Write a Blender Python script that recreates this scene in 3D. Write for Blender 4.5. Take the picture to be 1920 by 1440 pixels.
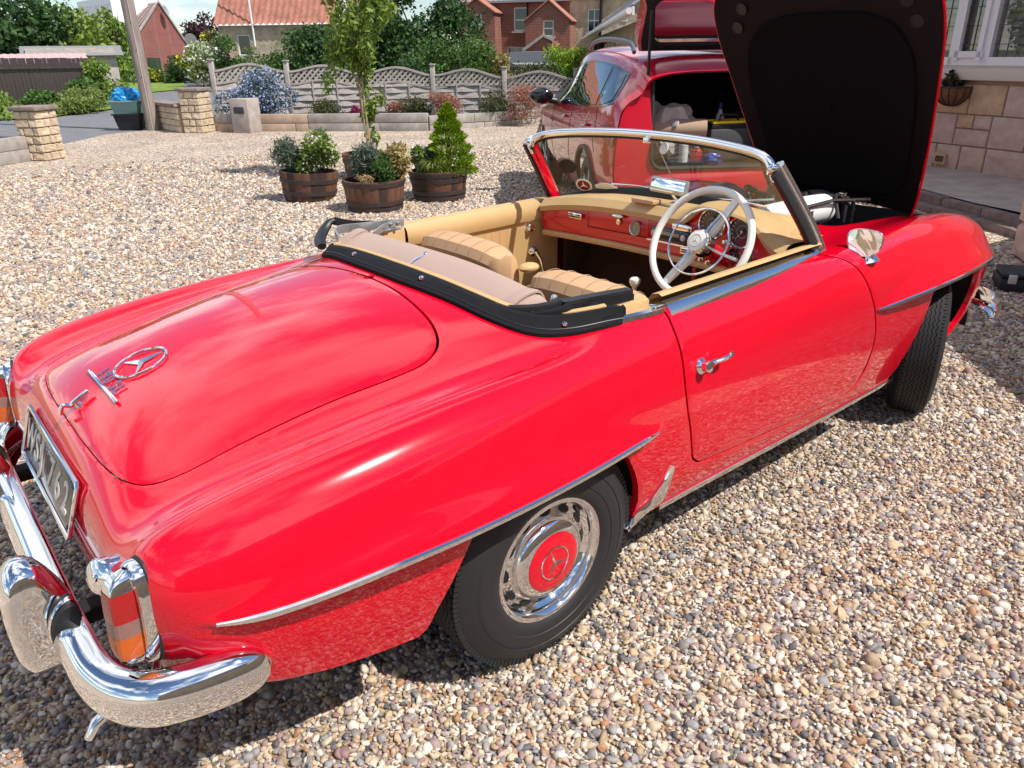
import bpy, bmesh, math, random
import numpy as np
from mathutils import Vector, Matrix, geometry, noise, kdtree
RAD = math.radians
rng = random.Random(7)
nrng = np.random.default_rng(11)
SC = bpy.context.scene
for o in list(bpy.data.objects): bpy.data.objects.remove(o)
LINK = SC.collection.objects.link

# ---------------------------------------------------------------- camera
CAM_POS = Vector((-1.1506, -2.0343, 1.5805)); YAW, PITCH, ROLL = RAD(50.329), RAD(23.712), RAD(-0.9154)
_f = Vector((math.cos(YAW)*math.cos(PITCH), math.sin(YAW)*math.cos(PITCH), -math.sin(PITCH)))
_r = Vector((math.sin(YAW), -math.cos(YAW), 0)); _u = _r.cross(_f)
_r2 = math.cos(ROLL)*_r + math.sin(ROLL)*_u; _u2 = -math.sin(ROLL)*_r + math.cos(ROLL)*_u
cam = bpy.data.cameras.new('camera'); cam.lens = 26.592; cam.sensor_width = 36; cam.clip_start = .05; cam.clip_end = 2000
camo = bpy.data.objects.new('camera', cam); LINK(camo)
m = Matrix.Identity(4)
for i in range(3): m[i][0], m[i][1], m[i][2], m[i][3] = _r2[i], _u2[i], -_f[i], CAM_POS[i]
camo.matrix_world = m
SC.camera = camo

# ---------------------------------------------------------------- light
SUN = Vector((.28, -.68, 1.0)).normalized()          # direction towards the sun
SUN_EL = math.asin(SUN.z); SUN_AZ = math.atan2(SUN.x, SUN.y)
sd = bpy.data.lights.new('sun', 'SUN'); sd.energy = 4.8; sd.angle = RAD(.53); sd.color = (1, .95, .88)
so = bpy.data.objects.new('sun', sd); LINK(so)
so.rotation_euler = SUN.to_track_quat('Z', 'Y').to_euler()
W = bpy.data.worlds.new('World'); SC.world = W; W.use_nodes = True
nt = W.node_tree; nt.nodes.clear()
def N(nt, typ, **kw):
    n = nt.nodes.new(typ)
    for k, v in kw.items():
        if k.startswith('_'): setattr(n, k[1:], v)
        else: n.inputs[k.replace('__', ' ')].default_value = v
    return n
sky = nt.nodes.new('ShaderNodeTexSky'); sky.sky_type = 'NISHITA'; sky.sun_disc = False
sky.sun_elevation = SUN_EL; sky.sun_rotation = SUN_AZ; sky.dust_density = .05; sky.air_density = 1.0; sky.ozone_density = 4.0
tc = nt.nodes.new('ShaderNodeTexCoord')
mp = nt.nodes.new('ShaderNodeMapping'); mp.inputs['Location'].default_value = (3.1, 1.7, .2)
_sx = nt.nodes.new('ShaderNodeSeparateXYZ'); _mx = N(nt, 'ShaderNodeMath', _operation='MAXIMUM'); _mx.inputs[1].default_value = 0
_ad = N(nt, 'ShaderNodeMath', _operation='ADD'); _ad.inputs[1].default_value = .22; _dv = N(nt, 'ShaderNodeVectorMath', _operation='DIVIDE'); _cb = nt.nodes.new('ShaderNodeCombineXYZ')      # clouds on a flat layer overhead
nz = N(nt, 'ShaderNodeTexNoise', Scale=1.15, Detail=9, Roughness=.55, Distortion=.2)
cr = nt.nodes.new('ShaderNodeValToRGB'); cr.color_ramp.elements[0].position = .49; cr.color_ramp.elements[1].position = .60
nz2 = N(nt, 'ShaderNodeTexNoise', Scale=3, Detail=5, Roughness=.6)
cc = nt.nodes.new('ShaderNodeValToRGB'); cc.color_ramp.elements[0].position = .3; cc.color_ramp.elements[0].color = (8.6, 9.2, 10.2, 1)
cc.color_ramp.elements[1].position = .65; cc.color_ramp.elements[1].color = (11.5, 11.5, 11.6, 1)
mx = nt.nodes.new('ShaderNodeMix'); mx.data_type = 'RGBA'
bg = nt.nodes.new('ShaderNodeBackground'); bg.inputs['Strength'].default_value = .105
wo = nt.nodes.new('ShaderNodeOutputWorld')
L = nt.links.new
L(tc.outputs['Generated'], _sx.inputs[0]); L(_sx.outputs['Z'], _mx.inputs[0]); L(_mx.outputs[0], _ad.inputs[0]); [L(_ad.outputs[0], _cb.inputs[k_]) for k_ in 'XYZ']; L(tc.outputs['Generated'], _dv.inputs[0]); L(_cb.outputs[0], _dv.inputs[1]); L(_dv.outputs[0], mp.inputs['Vector']); L(mp.outputs[0], nz.inputs['Vector']); L(mp.outputs[0], nz2.inputs['Vector'])
L(nz.outputs['Fac'], cr.inputs[0]); L(nz2.outputs['Fac'], cc.inputs[0])
L(cr.outputs[0], mx.inputs['Factor']); L(sky.outputs[0], mx.inputs['A']); L(cc.outputs[0], mx.inputs['B'])
L(mx.outputs['Result'], bg.inputs['Color']); L(bg.outputs[0], wo.inputs[0])
vs = SC.view_settings; vs.view_transform = 'Standard'; vs.look = 'None'; vs.exposure = 0.28; vs.gamma = 1
vs.use_curve_mapping = False
SC.cycles.max_bounces = 8; SC.cycles.transparent_max_bounces = 12

# ---------------------------------------------------------------- materials
MATS = {}
def mat(name, col, rough=.6, metal=0, coat=0, coat_rough=.03, spec=.5, noise_amt=0, noise_scale=20, bump=0, bump_scale=60, col2=None,
        sub=0, trans=0, ior=1.45, bump_dist=.01, rough_var=0, translucent=None, stretch=None, coords='Object'):
    m = bpy.data.materials.new(name); m.use_nodes = True; t = m.node_tree
    b = t.nodes['Principled BSDF']
    b.inputs['Base Color'].default_value = (*col, 1); b.inputs['Roughness'].default_value = rough
    b.inputs['Metallic'].default_value = metal; b.inputs['Coat Weight'].default_value = coat; b.inputs['Coat Roughness'].default_value = coat_rough
    b.inputs['Specular IOR Level'].default_value = spec; b.inputs['IOR'].default_value = ior
    b.inputs['Transmission Weight'].default_value = trans
    if noise_amt or bump or rough_var:
        tc = t.nodes.new('ShaderNodeTexCoord'); vec = tc.outputs[coords]
        if stretch:
            mpn = t.nodes.new('ShaderNodeMapping'); mpn.inputs['Scale'].default_value = stretch
            t.links.new(vec, mpn.inputs['Vector']); vec = mpn.outputs[0]
    if noise_amt:
        n = N(t, 'ShaderNodeTexNoise', Scale=noise_scale, Detail=6, Roughness=.6)
        t.links.new(vec, n.inputs['Vector'])
        r = t.nodes.new('ShaderNodeValToRGB'); r.color_ramp.elements[0].position = .3; r.color_ramp.elements[1].position = .7
        c2 = col2 if col2 else tuple(c*(1-noise_amt) for c in col)
        c1 = col if col2 else tuple(min(1, c*(1+noise_amt)) for c in col)
        r.color_ramp.elements[0].color = (*c2, 1); r.color_ramp.elements[1].color = (*c1, 1)
        t.links.new(n.outputs['Fac'], r.inputs[0]); t.links.new(r.outputs[0], b.inputs['Base Color'])
    if rough_var:
        n = N(t, 'ShaderNodeTexNoise', Scale=noise_scale, Detail=4); t.links.new(vec, n.inputs['Vector'])
        mr = N(t, 'ShaderNodeMapRange'); mr.inputs['To Min'].default_value = rough-rough_var; mr.inputs['To Max'].default_value = rough+rough_var
        t.links.new(n.outputs['Fac'], mr.inputs['Value']); t.links.new(mr.outputs[0], b.inputs['Roughness'])
    if bump:
        n = N(t, 'ShaderNodeTexNoise', Scale=bump_scale, Detail=5, Roughness=.65); t.links.new(vec, n.inputs['Vector'])
        bp = N(t, 'ShaderNodeBump', Strength=bump, Distance=bump_dist)
        t.links.new(n.outputs['Fac'], bp.inputs['Height']); t.links.new(bp.outputs[0], b.inputs['Normal'])
    if translucent:
        tr = t.nodes.new('ShaderNodeBsdfTranslucent'); tr.inputs['Color'].default_value = (*translucent, 1)
        ms = t.nodes.new('ShaderNodeMixShader'); ms.inputs[0].default_value = .35
        out = t.nodes['Material Output']
        t.links.new(b.outputs[0], ms.inputs[1]); t.links.new(tr.outputs[0], ms.inputs[2]); t.links.new(ms.outputs[0], out.inputs['Surface'])
    MATS[name] = m
    return m
def glassmat(name, tint=(.9, .95, .93), refl=.06, rough=0.0):
    m = bpy.data.materials.new(name); m.use_nodes = True; t = m.node_tree; t.nodes.clear()
    o = t.nodes.new('ShaderNodeOutputMaterial'); tr = t.nodes.new('ShaderNodeBsdfTransparent'); tr.inputs[0].default_value = (*tint, 1)
    g = t.nodes.new('ShaderNodeBsdfGlossy'); g.inputs['Roughness'].default_value = rough
    fr = t.nodes.new('ShaderNodeFresnel'); fr.inputs['IOR'].default_value = 1.5
    ad = N(t, 'ShaderNodeMath', _operation='ADD'); ad.inputs[1].default_value = refl-.04; ad.use_clamp = True
    ms = t.nodes.new('ShaderNodeMixShader')
    t.links.new(fr.outputs[0], ad.inputs[0]); t.links.new(ad.outputs[0], ms.inputs[0]); t.links.new(tr.outputs[0], ms.inputs[1]); t.links.new(g.outputs[0], ms.inputs[2])
    t.links.new(ms.outputs[0], o.inputs['Surface'])
    MATS[name] = m; return m

# ---------------------------------------------------------------- mesh helpers
def link_mesh(name, me, parent=None, loc=None, rot=None):
    o = bpy.data.objects.new(name, me); LINK(o)
    if parent is not None: o.parent = parent
    if loc is not None: o.location = loc
    if rot is not None: o.rotation_euler = rot
    return o
def tag(o, label=None, cat=None, group=None, kind=None):
    if label: o['label'] = label
    if cat: o['category'] = cat
    if group: o['group'] = group
    if kind: o['kind'] = kind
    return o
def thing(name, label, cat, loc=(0, 0, 0), rz=0, group=None):
    o = bpy.data.objects.new(name, None); LINK(o); o.location = loc; o.rotation_euler = (0, 0, rz); o.empty_display_size = .1
    return tag(o, label, cat, group)
def frame_along(P, up=Vector((0, 0, 1)), closed=False):
    P = [Vector(p) for p in P]; n = len(P); T = []
    for i in range(n):
        a = P[(i-1) % n] if closed else P[max(0, i-1)]; b = P[(i+1) % n] if closed else P[min(n-1, i+1)]
        T.append((b-a).normalized())
    fr = []
    ref = up - T[0]*up.dot(T[0])
    if ref.length < 1e-4: ref = Vector((1, 0, 0)) - T[0]*T[0].x
    ref.normalize()
    for i in range(n):
        ref = ref - T[i]*ref.dot(T[i]); ref.normalize()
        fr.append((P[i], T[i], ref.copy(), T[i].cross(ref)))
    return fr
class GB:
    """collects shapes into one mesh"""
    def __init__(s): s.V = []; s.F = []; s.M = []; s.mi = 0
    def add(s, V, F, xf=None):
        b = len(s.V)
        if xf is not None: V = [xf @ Vector(v) for v in V]
        s.V += [tuple(v) for v in V]; s.F += [tuple(b+i for i in f) for f in F]; s.M += [s.mi]*len(F)
        return s
    def box(s, c, d, rot=None, taper=1.0, xf=None):
        x, y, z = d[0]/2, d[1]/2, d[2]/2
        V = [Vector((sx*x*(taper if sz > 0 else 1), sy*y*(taper if sz > 0 else 1), sz*z)) for sz in (-1, 1) for sy in (-1, 1) for sx in (-1, 1)]
        m = Matrix.Translation(Vector(c))
        if rot is not None: m = m @ (rot if isinstance(rot, Matrix) else Matrix.Rotation(rot, 4, 'Z'))
        if xf is not None: m = xf @ m
        return s.add(V, [(0, 2, 3, 1), (4, 5, 7, 6), (0, 1, 5, 4), (2, 6, 7, 3), (0, 4, 6, 2), (1, 3, 7, 5)], m)
    def bbox(s, c, d, b=.01, rot=None, xf=None):
        """chamfered box"""
        x, y, z = d[0]/2, d[1]/2, d[2]/2; b = min(b, x*.9, y*.9, z*.9); bm = bmesh.new()
        bmesh.ops.create_cube(bm, size=1); bmesh.ops.scale(bm, vec=(2*x, 2*y, 2*z), verts=bm.verts)
        bmesh.ops.bevel(bm, geom=bm.edges[:], offset=b, segments=2, affect='EDGES', profile=.5)
        m = Matrix.Translation(Vector(c))
        if rot is not None: m = m @ (rot if isinstance(rot, Matrix) else Matrix.Rotation(rot, 4, 'Z'))
        if xf is not None: m = xf @ m
        bm.verts.ensure_lookup_table()
        s.add([v.co for v in bm.verts], [[v.index for v in f.verts] for f in bm.faces], m); bm.free(); return s
    def tube(s, P, r, n=10, closed=False, caps=True, up=Vector((0, 0, 1)), flat=1.0, xf=None):
        fr = frame_along(P, up, closed); k = len(fr)
        rr = r if isinstance(r, (list, tuple, np.ndarray)) else [r]*k
        V = []; F = []
        for (p, t, a, b), q in zip(fr, rr):
            for j in range(n):
                th = 2*math.pi*j/n; V.append(p + a*(math.cos(th)*q*flat) + b*(math.sin(th)*q))
        for i in range(k if closed else k-1):
            i2 = (i+1) % k
            for j in range(n):
                j2 = (j+1) % n; F.append((i*n+j, i*n+j2, i2*n+j2, i2*n+j))
        if caps and not closed:
            F.append(tuple(range(n-1, -1, -1))); F.append(tuple((k-1)*n+j for j in range(n)))
        return s.add(V, F, xf)
    def sweep(s, P, prof, closed=False, closed_prof=True, up=Vector((0, 0, 1)), caps=True, scale=None, xf=None):
        """prof: list of (a,b): a along 'up' frame axis, b along the side axis"""
        fr = frame_along(P, up, closed); k = len(fr); n = len(prof); V = []; F = []
        for i, (p, t, a, b) in enumerate(fr):
            q = scale[i] if scale is not None else 1
            qa, qb = q if isinstance(q, (tuple, list)) else (q, q)
            for (x, y) in prof: V.append(p + a*x*qa + b*y*qb)
        for i in range(k if closed else k-1):
            i2 = (i+1) % k
            for j in range(n if closed_prof else n-1):
                j2 = (j+1) % n; F.append((i*n+j, i*n+j2, i2*n+j2, i2*n+j))
        if caps and not closed and closed_prof:
            F.append(tuple(range(n-1, -1, -1))); F.append(tuple((k-1)*n+j for j in range(n)))
        return s.add(V, F, xf)
    def lathe(s, prof, n=24, xf=None, a0=0, a1=2*math.pi):
        """prof: (r,z) about local Z"""
        k = len(prof); V = []; F = []; full = abs(a1-a0-2*math.pi) < 1e-6; cnt = n if full else n+1
        for j in range(cnt):
            th = a0+(a1-a0)*j/n
            for (r, z) in prof: V.append((r*math.cos(th), r*math.sin(th), z))
        for j in range(n):
            j2 = (j+1) % cnt
            for i in range(k-1): F.append((j*k+i, j2*k+i, j2*k+i+1, j*k+i+1))
        return s.add(V, F, xf)
    def prism(s, poly, h0, h1, xf=None):
        n = len(poly); V = [(x, y, h0) for x, y in poly]+[(x, y, h1) for x, y in poly]
        F = [tuple(range(n-1, -1, -1)), tuple(range(n, 2*n))]+[(i, (i+1) % n, n+(i+1) % n, n+i) for i in range(n)]
        return s.add(V, F, xf)
    def loft(s, rings, closed_ring=True, cap0=False, cap1=False, xf=None):
        n = len(rings[0]); k = len(rings); V = [p for r in rings for p in r]; F = []
        for i in range(k-1):
            for j in range(n if closed_ring else n-1):
                j2 = (j+1) % n; F.append((i*n+j, i*n+j2, (i+1)*n+j2, (i+1)*n+j))
        if cap0: F.append(tuple(range(n-1, -1, -1)))
        if cap1: F.append(tuple((k-1)*n+j for j in range(n)))
        return s.add(V, F, xf)
    def ico(s, c, r, sub=2, nz=0, freq=3, xf=None, seed=0):
        bm = bmesh.new(); bmesh.ops.create_icosphere(bm, subdivisions=sub, radius=1)
        rx, ry, rz = r if isinstance(r, (tuple, list)) else (r, r, r); V = []
        for v in bm.verts:
            p = v.co.copy(); k = 1+nz*noise.noise(p*freq+Vector((seed*7.3, seed*3.1, seed))) if nz else 1
            V.append(Vector(c)+Vector((p.x*rx*k, p.y*ry*k, p.z*rz*k)))
        F = [[v.index for v in f.verts] for f in bm.faces]; bm.free(); return s.add(V, F, xf)
    def mesh(s, name, mats, smooth=True, sharp=35, merge=0, recalc=False):
        me = bpy.data.meshes.new(name); me.from_pydata(s.V, [], s.F)
        if not isinstance(mats, (list, tuple)): mats = [mats]
        for m in mats: me.materials.append(MATS[m] if isinstance(m, str) else m)
        if len(mats) > 1: me.polygons.foreach_set('material_index', s.M)
        if merge or recalc:
            bm = bmesh.new(); bm.from_mesh(me)
            if merge: bmesh.ops.remove_doubles(bm, verts=bm.verts, dist=merge)
            if recalc: bmesh.ops.recalc_face_normals(bm, faces=bm.faces)
            bm.to_mesh(me); bm.free()
        if smooth:
            me.shade_smooth()
            if sharp: me.set_sharp_from_angle(angle=RAD(sharp))
        return me
    def obj(s, name, mats, parent=None, smooth=True, sharp=35, merge=0, recalc=False, loc=None, rot=None):
        return link_mesh(name, s.mesh(name, mats, smooth, sharp, merge, recalc), parent, loc, rot)
def spl(pts, n, closed=False):
    """Catmull-Rom through points -> n samples, near-uniform in arc length"""
    P = np.array(pts, float); m = len(P); out = []
    segs = m if closed else m-1
    per = max(4, int(8*n/max(1, segs)))
    for i in range(segs):
        if closed: p0, p1, p2, p3 = P[(i-1) % m], P[i], P[(i+1) % m], P[(i+2) % m]
        else:
            p1, p2 = P[i], P[i+1]; p0 = P[i-1] if i > 0 else 2*p1-p2; p3 = P[i+2] if i+2 < m else 2*p2-p1
        d = [max(1e-6, np.linalg.norm(b-a)**.5) for a, b in ((p0, p1), (p1, p2), (p2, p3))]
        t0 = 0; t1 = d[0]; t2 = t1+d[1]; t3 = t2+d[2]
        for k in range(per):
            t = t1+(t2-t1)*k/per
            A1 = (t1-t)/(t1-t0)*p0+(t-t0)/(t1-t0)*p1; A2 = (t2-t)/(t2-t1)*p1+(t-t1)/(t2-t1)*p2; A3 = (t3-t)/(t3-t2)*p2+(t-t2)/(t3-t2)*p3
            B1 = (t2-t)/(t2-t0)*A1+(t-t0)/(t2-t0)*A2; B2 = (t3-t)/(t3-t1)*A2+(t-t1)/(t3-t1)*A3
            out.append((t2-t)/(t2-t1)*B1+(t-t1)/(t2-t1)*B2)
    out.append(P[0] if closed else P[-1])
    out = np.array(out); s = np.concatenate([[0], np.cumsum(np.linalg.norm(np.diff(out, axis=0), axis=1))])
    tt = np.linspace(0, s[-1], n+1 if closed else n)
    res = np.stack([np.interp(tt, s, out[:, k]) for k in range(P.shape[1])], -1)
    return res[:-1] if closed else res
def align(direction, up=(0, 0, 1), loc=(0, 0, 0)):
    """matrix whose local Z is `direction`"""
    z = Vector(direction).normalized(); x = Vector(up).cross(z)
    if x.length < 1e-4: x = Vector((1, 0, 0)).cross(z)
    x.normalize(); y = z.cross(x); m = Matrix.Identity(4)
    for i in range(3): m[i][0], m[i][1], m[i][2], m[i][3] = x[i], y[i], z[i], loc[i]
    return m
def text_mesh(txt, size, depth, matname, name, parent, xf, bold=0.0, spacing=1.0, xscale=1.0):
    cu = bpy.data.curves.new(name, 'FONT'); cu.body = txt; cu.size = size; cu.extrude = depth; cu.offset = bold; cu.space_character = spacing
    cu.align_x = 'CENTER'; cu.align_y = 'CENTER'; cu.resolution_u = 3
    t = bpy.data.objects.new('tmp', cu); LINK(t)
    me = bpy.data.meshes.new_from_object(t.evaluated_get(bpy.context.evaluated_depsgraph_get()))
    bpy.data.objects.remove(t); bpy.data.curves.remove(cu)
    me.transform(xf @ Matrix.Diagonal((xscale, 1, 1, 1))); me.materials.clear(); me.materials.append(MATS[matname])
    return link_mesh(name, me, parent)
# ---------------------------------------------------------------- placing helpers
_F = SC.render; _fpx = 26.592/36*1920
def ray(px, py): return (_f*_fpx + _r2*(px-960) + _u2*(720-py)).normalized()
def gnd(px, py, z=0.0):
    d = ray(px, py); t = (z-CAM_POS.z)/d.z; return CAM_POS+d*t
def far(px, py, D):
    """point on the sight line at horizontal distance D"""
    d = ray(px, py); return CAM_POS+d*(D/math.hypot(d.x, d.y))
def zat(px, py, D): return far(px, py, D).z
def fast_mesh(name, V, nquad, matn):
    """V: (4*nquad,3) array of separate quads"""
    me = bpy.data.meshes.new(name); me.vertices.add(len(V)); me.vertices.foreach_set('co', np.ascontiguousarray(V, dtype=np.float32).ravel())
    me.loops.add(4*nquad); me.loops.foreach_set('vertex_index', np.arange(4*nquad, dtype=np.int32))
    me.polygons.add(nquad); me.polygons.foreach_set('loop_start', np.arange(0, 4*nquad, 4, dtype=np.int32)); me.polygons.foreach_set('loop_total', np.full(nquad, 4, np.int32))
    me.materials.append(MATS[matn]); me.update(calc_edges=True); return me
def leafmat(name, dark, light, rough=.55, trans=.3, mid=None, flower=None, flower_amt=0):
    m = bpy.data.materials.new(name); m.use_nodes = True; t = m.node_tree; b = t.nodes['Principled BSDF']
    g = t.nodes.new('ShaderNodeNewGeometry'); r = t.nodes.new('ShaderNodeValToRGB'); r.color_ramp.elements[0].color = (*dark, 1); r.color_ramp.elements[1].color = (*light, 1)
    if mid: e = r.color_ramp.elements.new(.5); e.color = (*mid, 1)
    if flower:
        e = r.color_ramp.elements.new(1-flower_amt-.01); e.color = (*light, 1); e = r.color_ramp.elements.new(1-flower_amt); e.color = (*flower, 1); r.color_ramp.elements[-1].color = (*flower, 1)
    t.links.new(g.outputs['Random Per Island'], r.inputs[0]); t.links.new(r.outputs[0], b.inputs['Base Color'])
    b.inputs['Roughness'].default_value = rough; b.inputs['Specular IOR Level'].default_value = .3
    tr = t.nodes.new('ShaderNodeBsdfTranslucent'); t.links.new(r.outputs[0], tr.inputs['Color']); ms = t.nodes.new('ShaderNodeMixShader'); ms.inputs[0].default_value = trans
    o = t.nodes['Material Output']; t.links.new(b.outputs[0], ms.inputs[1]); t.links.new(tr.outputs[0], ms.inputs[2]); t.links.new(ms.outputs[0], o.inputs['Surface'])
    MATS[name] = m; return m
def leaves(P, size, aspect=1.8, up_bias=.3, seed=0, droop=0.0, dirs=None):
    """P (n,3) -> quads (4n,3): diamond leaves with random attitude"""
    R_ = np.random.default_rng(seed); n = len(P)
    d = R_.normal(size=(n, 3)) if dirs is None else dirs+R_.normal(size=(n, 3))*.35
    d[:, 2] -= droop; d /= np.linalg.norm(d, axis=1)[:, None]+1e-9
    nn = R_.normal(size=(n, 3)); nn[:, 2] += up_bias*2; nn -= d*(nn*d).sum(1)[:, None]; nn /= np.linalg.norm(nn, axis=1)[:, None]+1e-9
    s = np.cross(d, nn); L_ = (size*(.65+.7*R_.random(n)))[:, None]; Wd = L_/aspect/2
    a = P; b = P+d*L_*.45+s*Wd+nn*L_*.06; c = P+d*L_; e = P+d*L_*.45-s*Wd+nn*L_*.06
    return np.stack([a, b, c, e], 1).reshape(-1, 3)
def blob_points(clumps, n, seed=0, shell=.55):
    """clumps: list of (center, (rx,ry,rz)); points spread through their volume, denser near the surface"""
    R_ = np.random.default_rng(seed); vol = np.array([c[1][0]*c[1][1]*c[1][2] for c in clumps])**(2/3); k = R_.choice(len(clumps), n, p=vol/vol.sum())
    d = R_.normal(size=(n, 3)); d /= np.linalg.norm(d, axis=1)[:, None]; r = shell+(1-shell)*R_.random(n)**.6; r *= 1+.12*R_.normal(size=n)
    C = np.array([tuple(c[0]) for c in clumps])[k]; Rr = np.array([c[1] for c in clumps])[k]
    return C+d*Rr*r[:, None]
def rand_clumps(center, R3, n, rs, seed=0, flat=0):
    R_ = np.random.default_rng(seed); out = []
    for i in range(n):
        d = R_.normal(size=3); d /= np.linalg.norm(d); r = R_.random()**.45
        c = np.array(center)+d*np.array(R3)*r*.8; q = rs*(.7+.6*R_.random()); out.append((c, (q, q, q*.8)))
    return out
def plant_mesh(parent, name, P, size, matn, **kw):
    V = leaves(P, size, **kw); o = link_mesh(name, fast_mesh(name, V, len(P), matn), parent); return o
def bush(name, label, cat, base, R3, n, size, matn, nclump=10, seed=0, stem=True, group=None, aspect=1.8, shell=.55, clump=.38, up_bias=.3, droop=0.0, extra=None):
    """a shrub: thing with foliage and a few woody stems; base = ground point, R3 half sizes"""
    b = thing(name, label, cat, base, 0, group); c = (0, 0, R3[2]); cl = rand_clumps(c, R3, nclump, clump*(R3[0]*R3[1]*R3[2])**(1/3), seed)
    P = blob_points(cl, n, seed+1, shell); P = P[P[:, 2] > .01]
    o = plant_mesh(b, 'foliage', P, size, matn, aspect=aspect, seed=seed+2, up_bias=up_bias, droop=droop); o['kind'] = 'stuff'
    if extra:
        mt, nn_, sz = extra; Q = blob_points(cl, nn_, seed+5, .9); Q = Q[Q[:, 2] > .02]; f = plant_mesh(b, 'flowers', Q, sz, mt, aspect=1.1, seed=seed+6, up_bias=1.0); f['kind'] = 'stuff'
    if stem:
        g = GB(); r0 = random.Random(seed)
        for k in range(4):
            q = cl[k % len(cl)][0]; g.tube([(0, 0, 0), (q[0]*.3+.02*r0.uniform(-1, 1), q[1]*.3, q[2]*.45), (q[0], q[1], q[2])], [.03*R3[2], .02*R3[2], .008*R3[2]], 6)
        g.obj('stems', 'bark', b)
    return b
def limb_tree(name, label, base, h, crown_c, crown_r, n, size, matn, seed=0, trunk_r=.15, nclump=16, clump=.33, aspect=1.8, droop=.0, bark='bark', shell=.5, group=None, up_bias=.3):
    b = thing(name, label, 'tree', base, 0, group); cl = rand_clumps(crown_c, crown_r, nclump, clump*(crown_r[0]*crown_r[1]*crown_r[2])**(1/3), seed)
    P = blob_points(cl, n, seed+1, shell); P = P[P[:, 2] > .05]
    o = plant_mesh(b, 'crown', P, size, matn, aspect=aspect, seed=seed+2, droop=droop, up_bias=up_bias); o['kind'] = 'stuff'
    g = GB(); r0 = random.Random(seed); t0 = (crown_c[0]*.6, crown_c[1]*.6, crown_c[2]+.2*crown_r[2])
    g.tube(spl([(0, 0, -.1), (crown_c[0]*.2+.05*r0.uniform(-1,1), crown_c[1]*.2, h*.35), (crown_c[0]*.4, crown_c[1]*.4, h*.65), t0], 10), [trunk_r*(1.25-.1*i) for i in range(10)], 10)
    for c, q in cl[:12]:
        f = r0.uniform(.35, .75); s = (t0[0]*f, t0[1]*f, t0[2]*f); g.tube(spl([s, ((s[0]+c[0])/2, (s[1]+c[1])/2, (s[2]+c[2])/2+.12*crown_r[2]), tuple(c)], 7), [trunk_r*.4*(1-.12*i) for i in range(7)], 6)
    g.obj('trunk', bark, b); return b
def wall_open(w, h, openings, depth=.12, t=.25):
    """wall in local XZ plane (outside towards -Y), rectangular openings (x0,z0,x1,z1) with reveals"""
    g = GB(); xs = sorted({0, w, *[o[0] for o in openings], *[o[2] for o in openings]}); zs = sorted({0, h, *[o[1] for o in openings], *[o[3] for o in openings]})
    for i in range(len(xs)-1):
        for j in range(len(zs)-1):
            cx, cz = (xs[i]+xs[i+1])/2, (zs[j]+zs[j+1])/2
            if any(o[0] < cx < o[2] and o[1] < cz < o[3] for o in openings): continue
            g.add([(xs[i],0,zs[j]),(xs[i+1],0,zs[j]),(xs[i+1],0,zs[j+1]),(xs[i],0,zs[j+1])], [(0,1,2,3)])
    for x0, z0, x1, z1 in openings:
        g.add([(x0,0,z0),(x1,0,z0),(x1,0,z1),(x0,0,z1),(x0,depth,z0),(x1,depth,z0),(x1,depth,z1),(x0,depth,z1)], [(0,4,5,1),(1,5,6,2),(2,6,7,3),(3,7,4,0)])
    g.add([(0,0,h),(w,0,h),(w,t,h),(0,t,h),(0,0,0),(w,0,0),(w,t,0),(0,t,0)], [(0,1,2,3),(0,3,7,4),(1,5,6,2),(3,2,6,7)])
    return g
def window(parent, xf, x0, z0, x1, z1, depth=.10, mull=(), trans=(), fw=.06, frame='white_pvc', glass='window_glass', sill=None):
    """frame, glazing bars and panes in an opening"""
    g = GB(); y = depth
    for a, b, c, d in ((x0, z0, x0+fw, z1), (x1-fw, z0, x1, z1), (x0+fw, z0, x1-fw, z0+fw), (x0+fw, z1-fw, x1-fw, z1)): g.box(((a+c)/2, y, (b+d)/2), (c-a, .06, d-b))
    for m_ in mull: g.box((x0+(x1-x0)*m_, y, (z0+z1)/2), (fw*.7, .05, z1-z0-2*fw))
    for m_ in trans: g.box(((x0+x1)/2, y-.004, z0+(z1-z0)*m_), (x1-x0-2*fw, .05, fw*.8))
    g2 = GB(); g2.V = [tuple(xf @ Vector(v)) for v in g.V]; g2.F = g.F; g2.M = g.M
    w_ = g2.obj('window', frame, parent, smooth=False)
    xs = [x0+fw]+[x0+(x1-x0)*m_ for m_ in mull]+[x1-fw]; zs = [z0+fw]+[z0+(z1-z0)*m_ for m_ in trans]+[z1-fw]
    for i in range(len(xs)-1):
        for j in range(len(zs)-1):
            q = GB(); q.add([xf @ Vector(v) for v in ((xs[i], y+.012, zs[j]), (xs[i+1], y+.012, zs[j]), (xs[i+1], y+.012, zs[j+1]), (xs[i], y+.012, zs[j+1]))], [(0, 1, 2, 3)]); q.obj('pane', glass, w_, smooth=False)
    if sill: q = GB(); q.box(((x0+x1)/2, -.03, z0-.05), (x1-x0+.2, .16, .09), xf=xf); q.obj('sill', sill, w_, smooth=False)
    return w_
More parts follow.
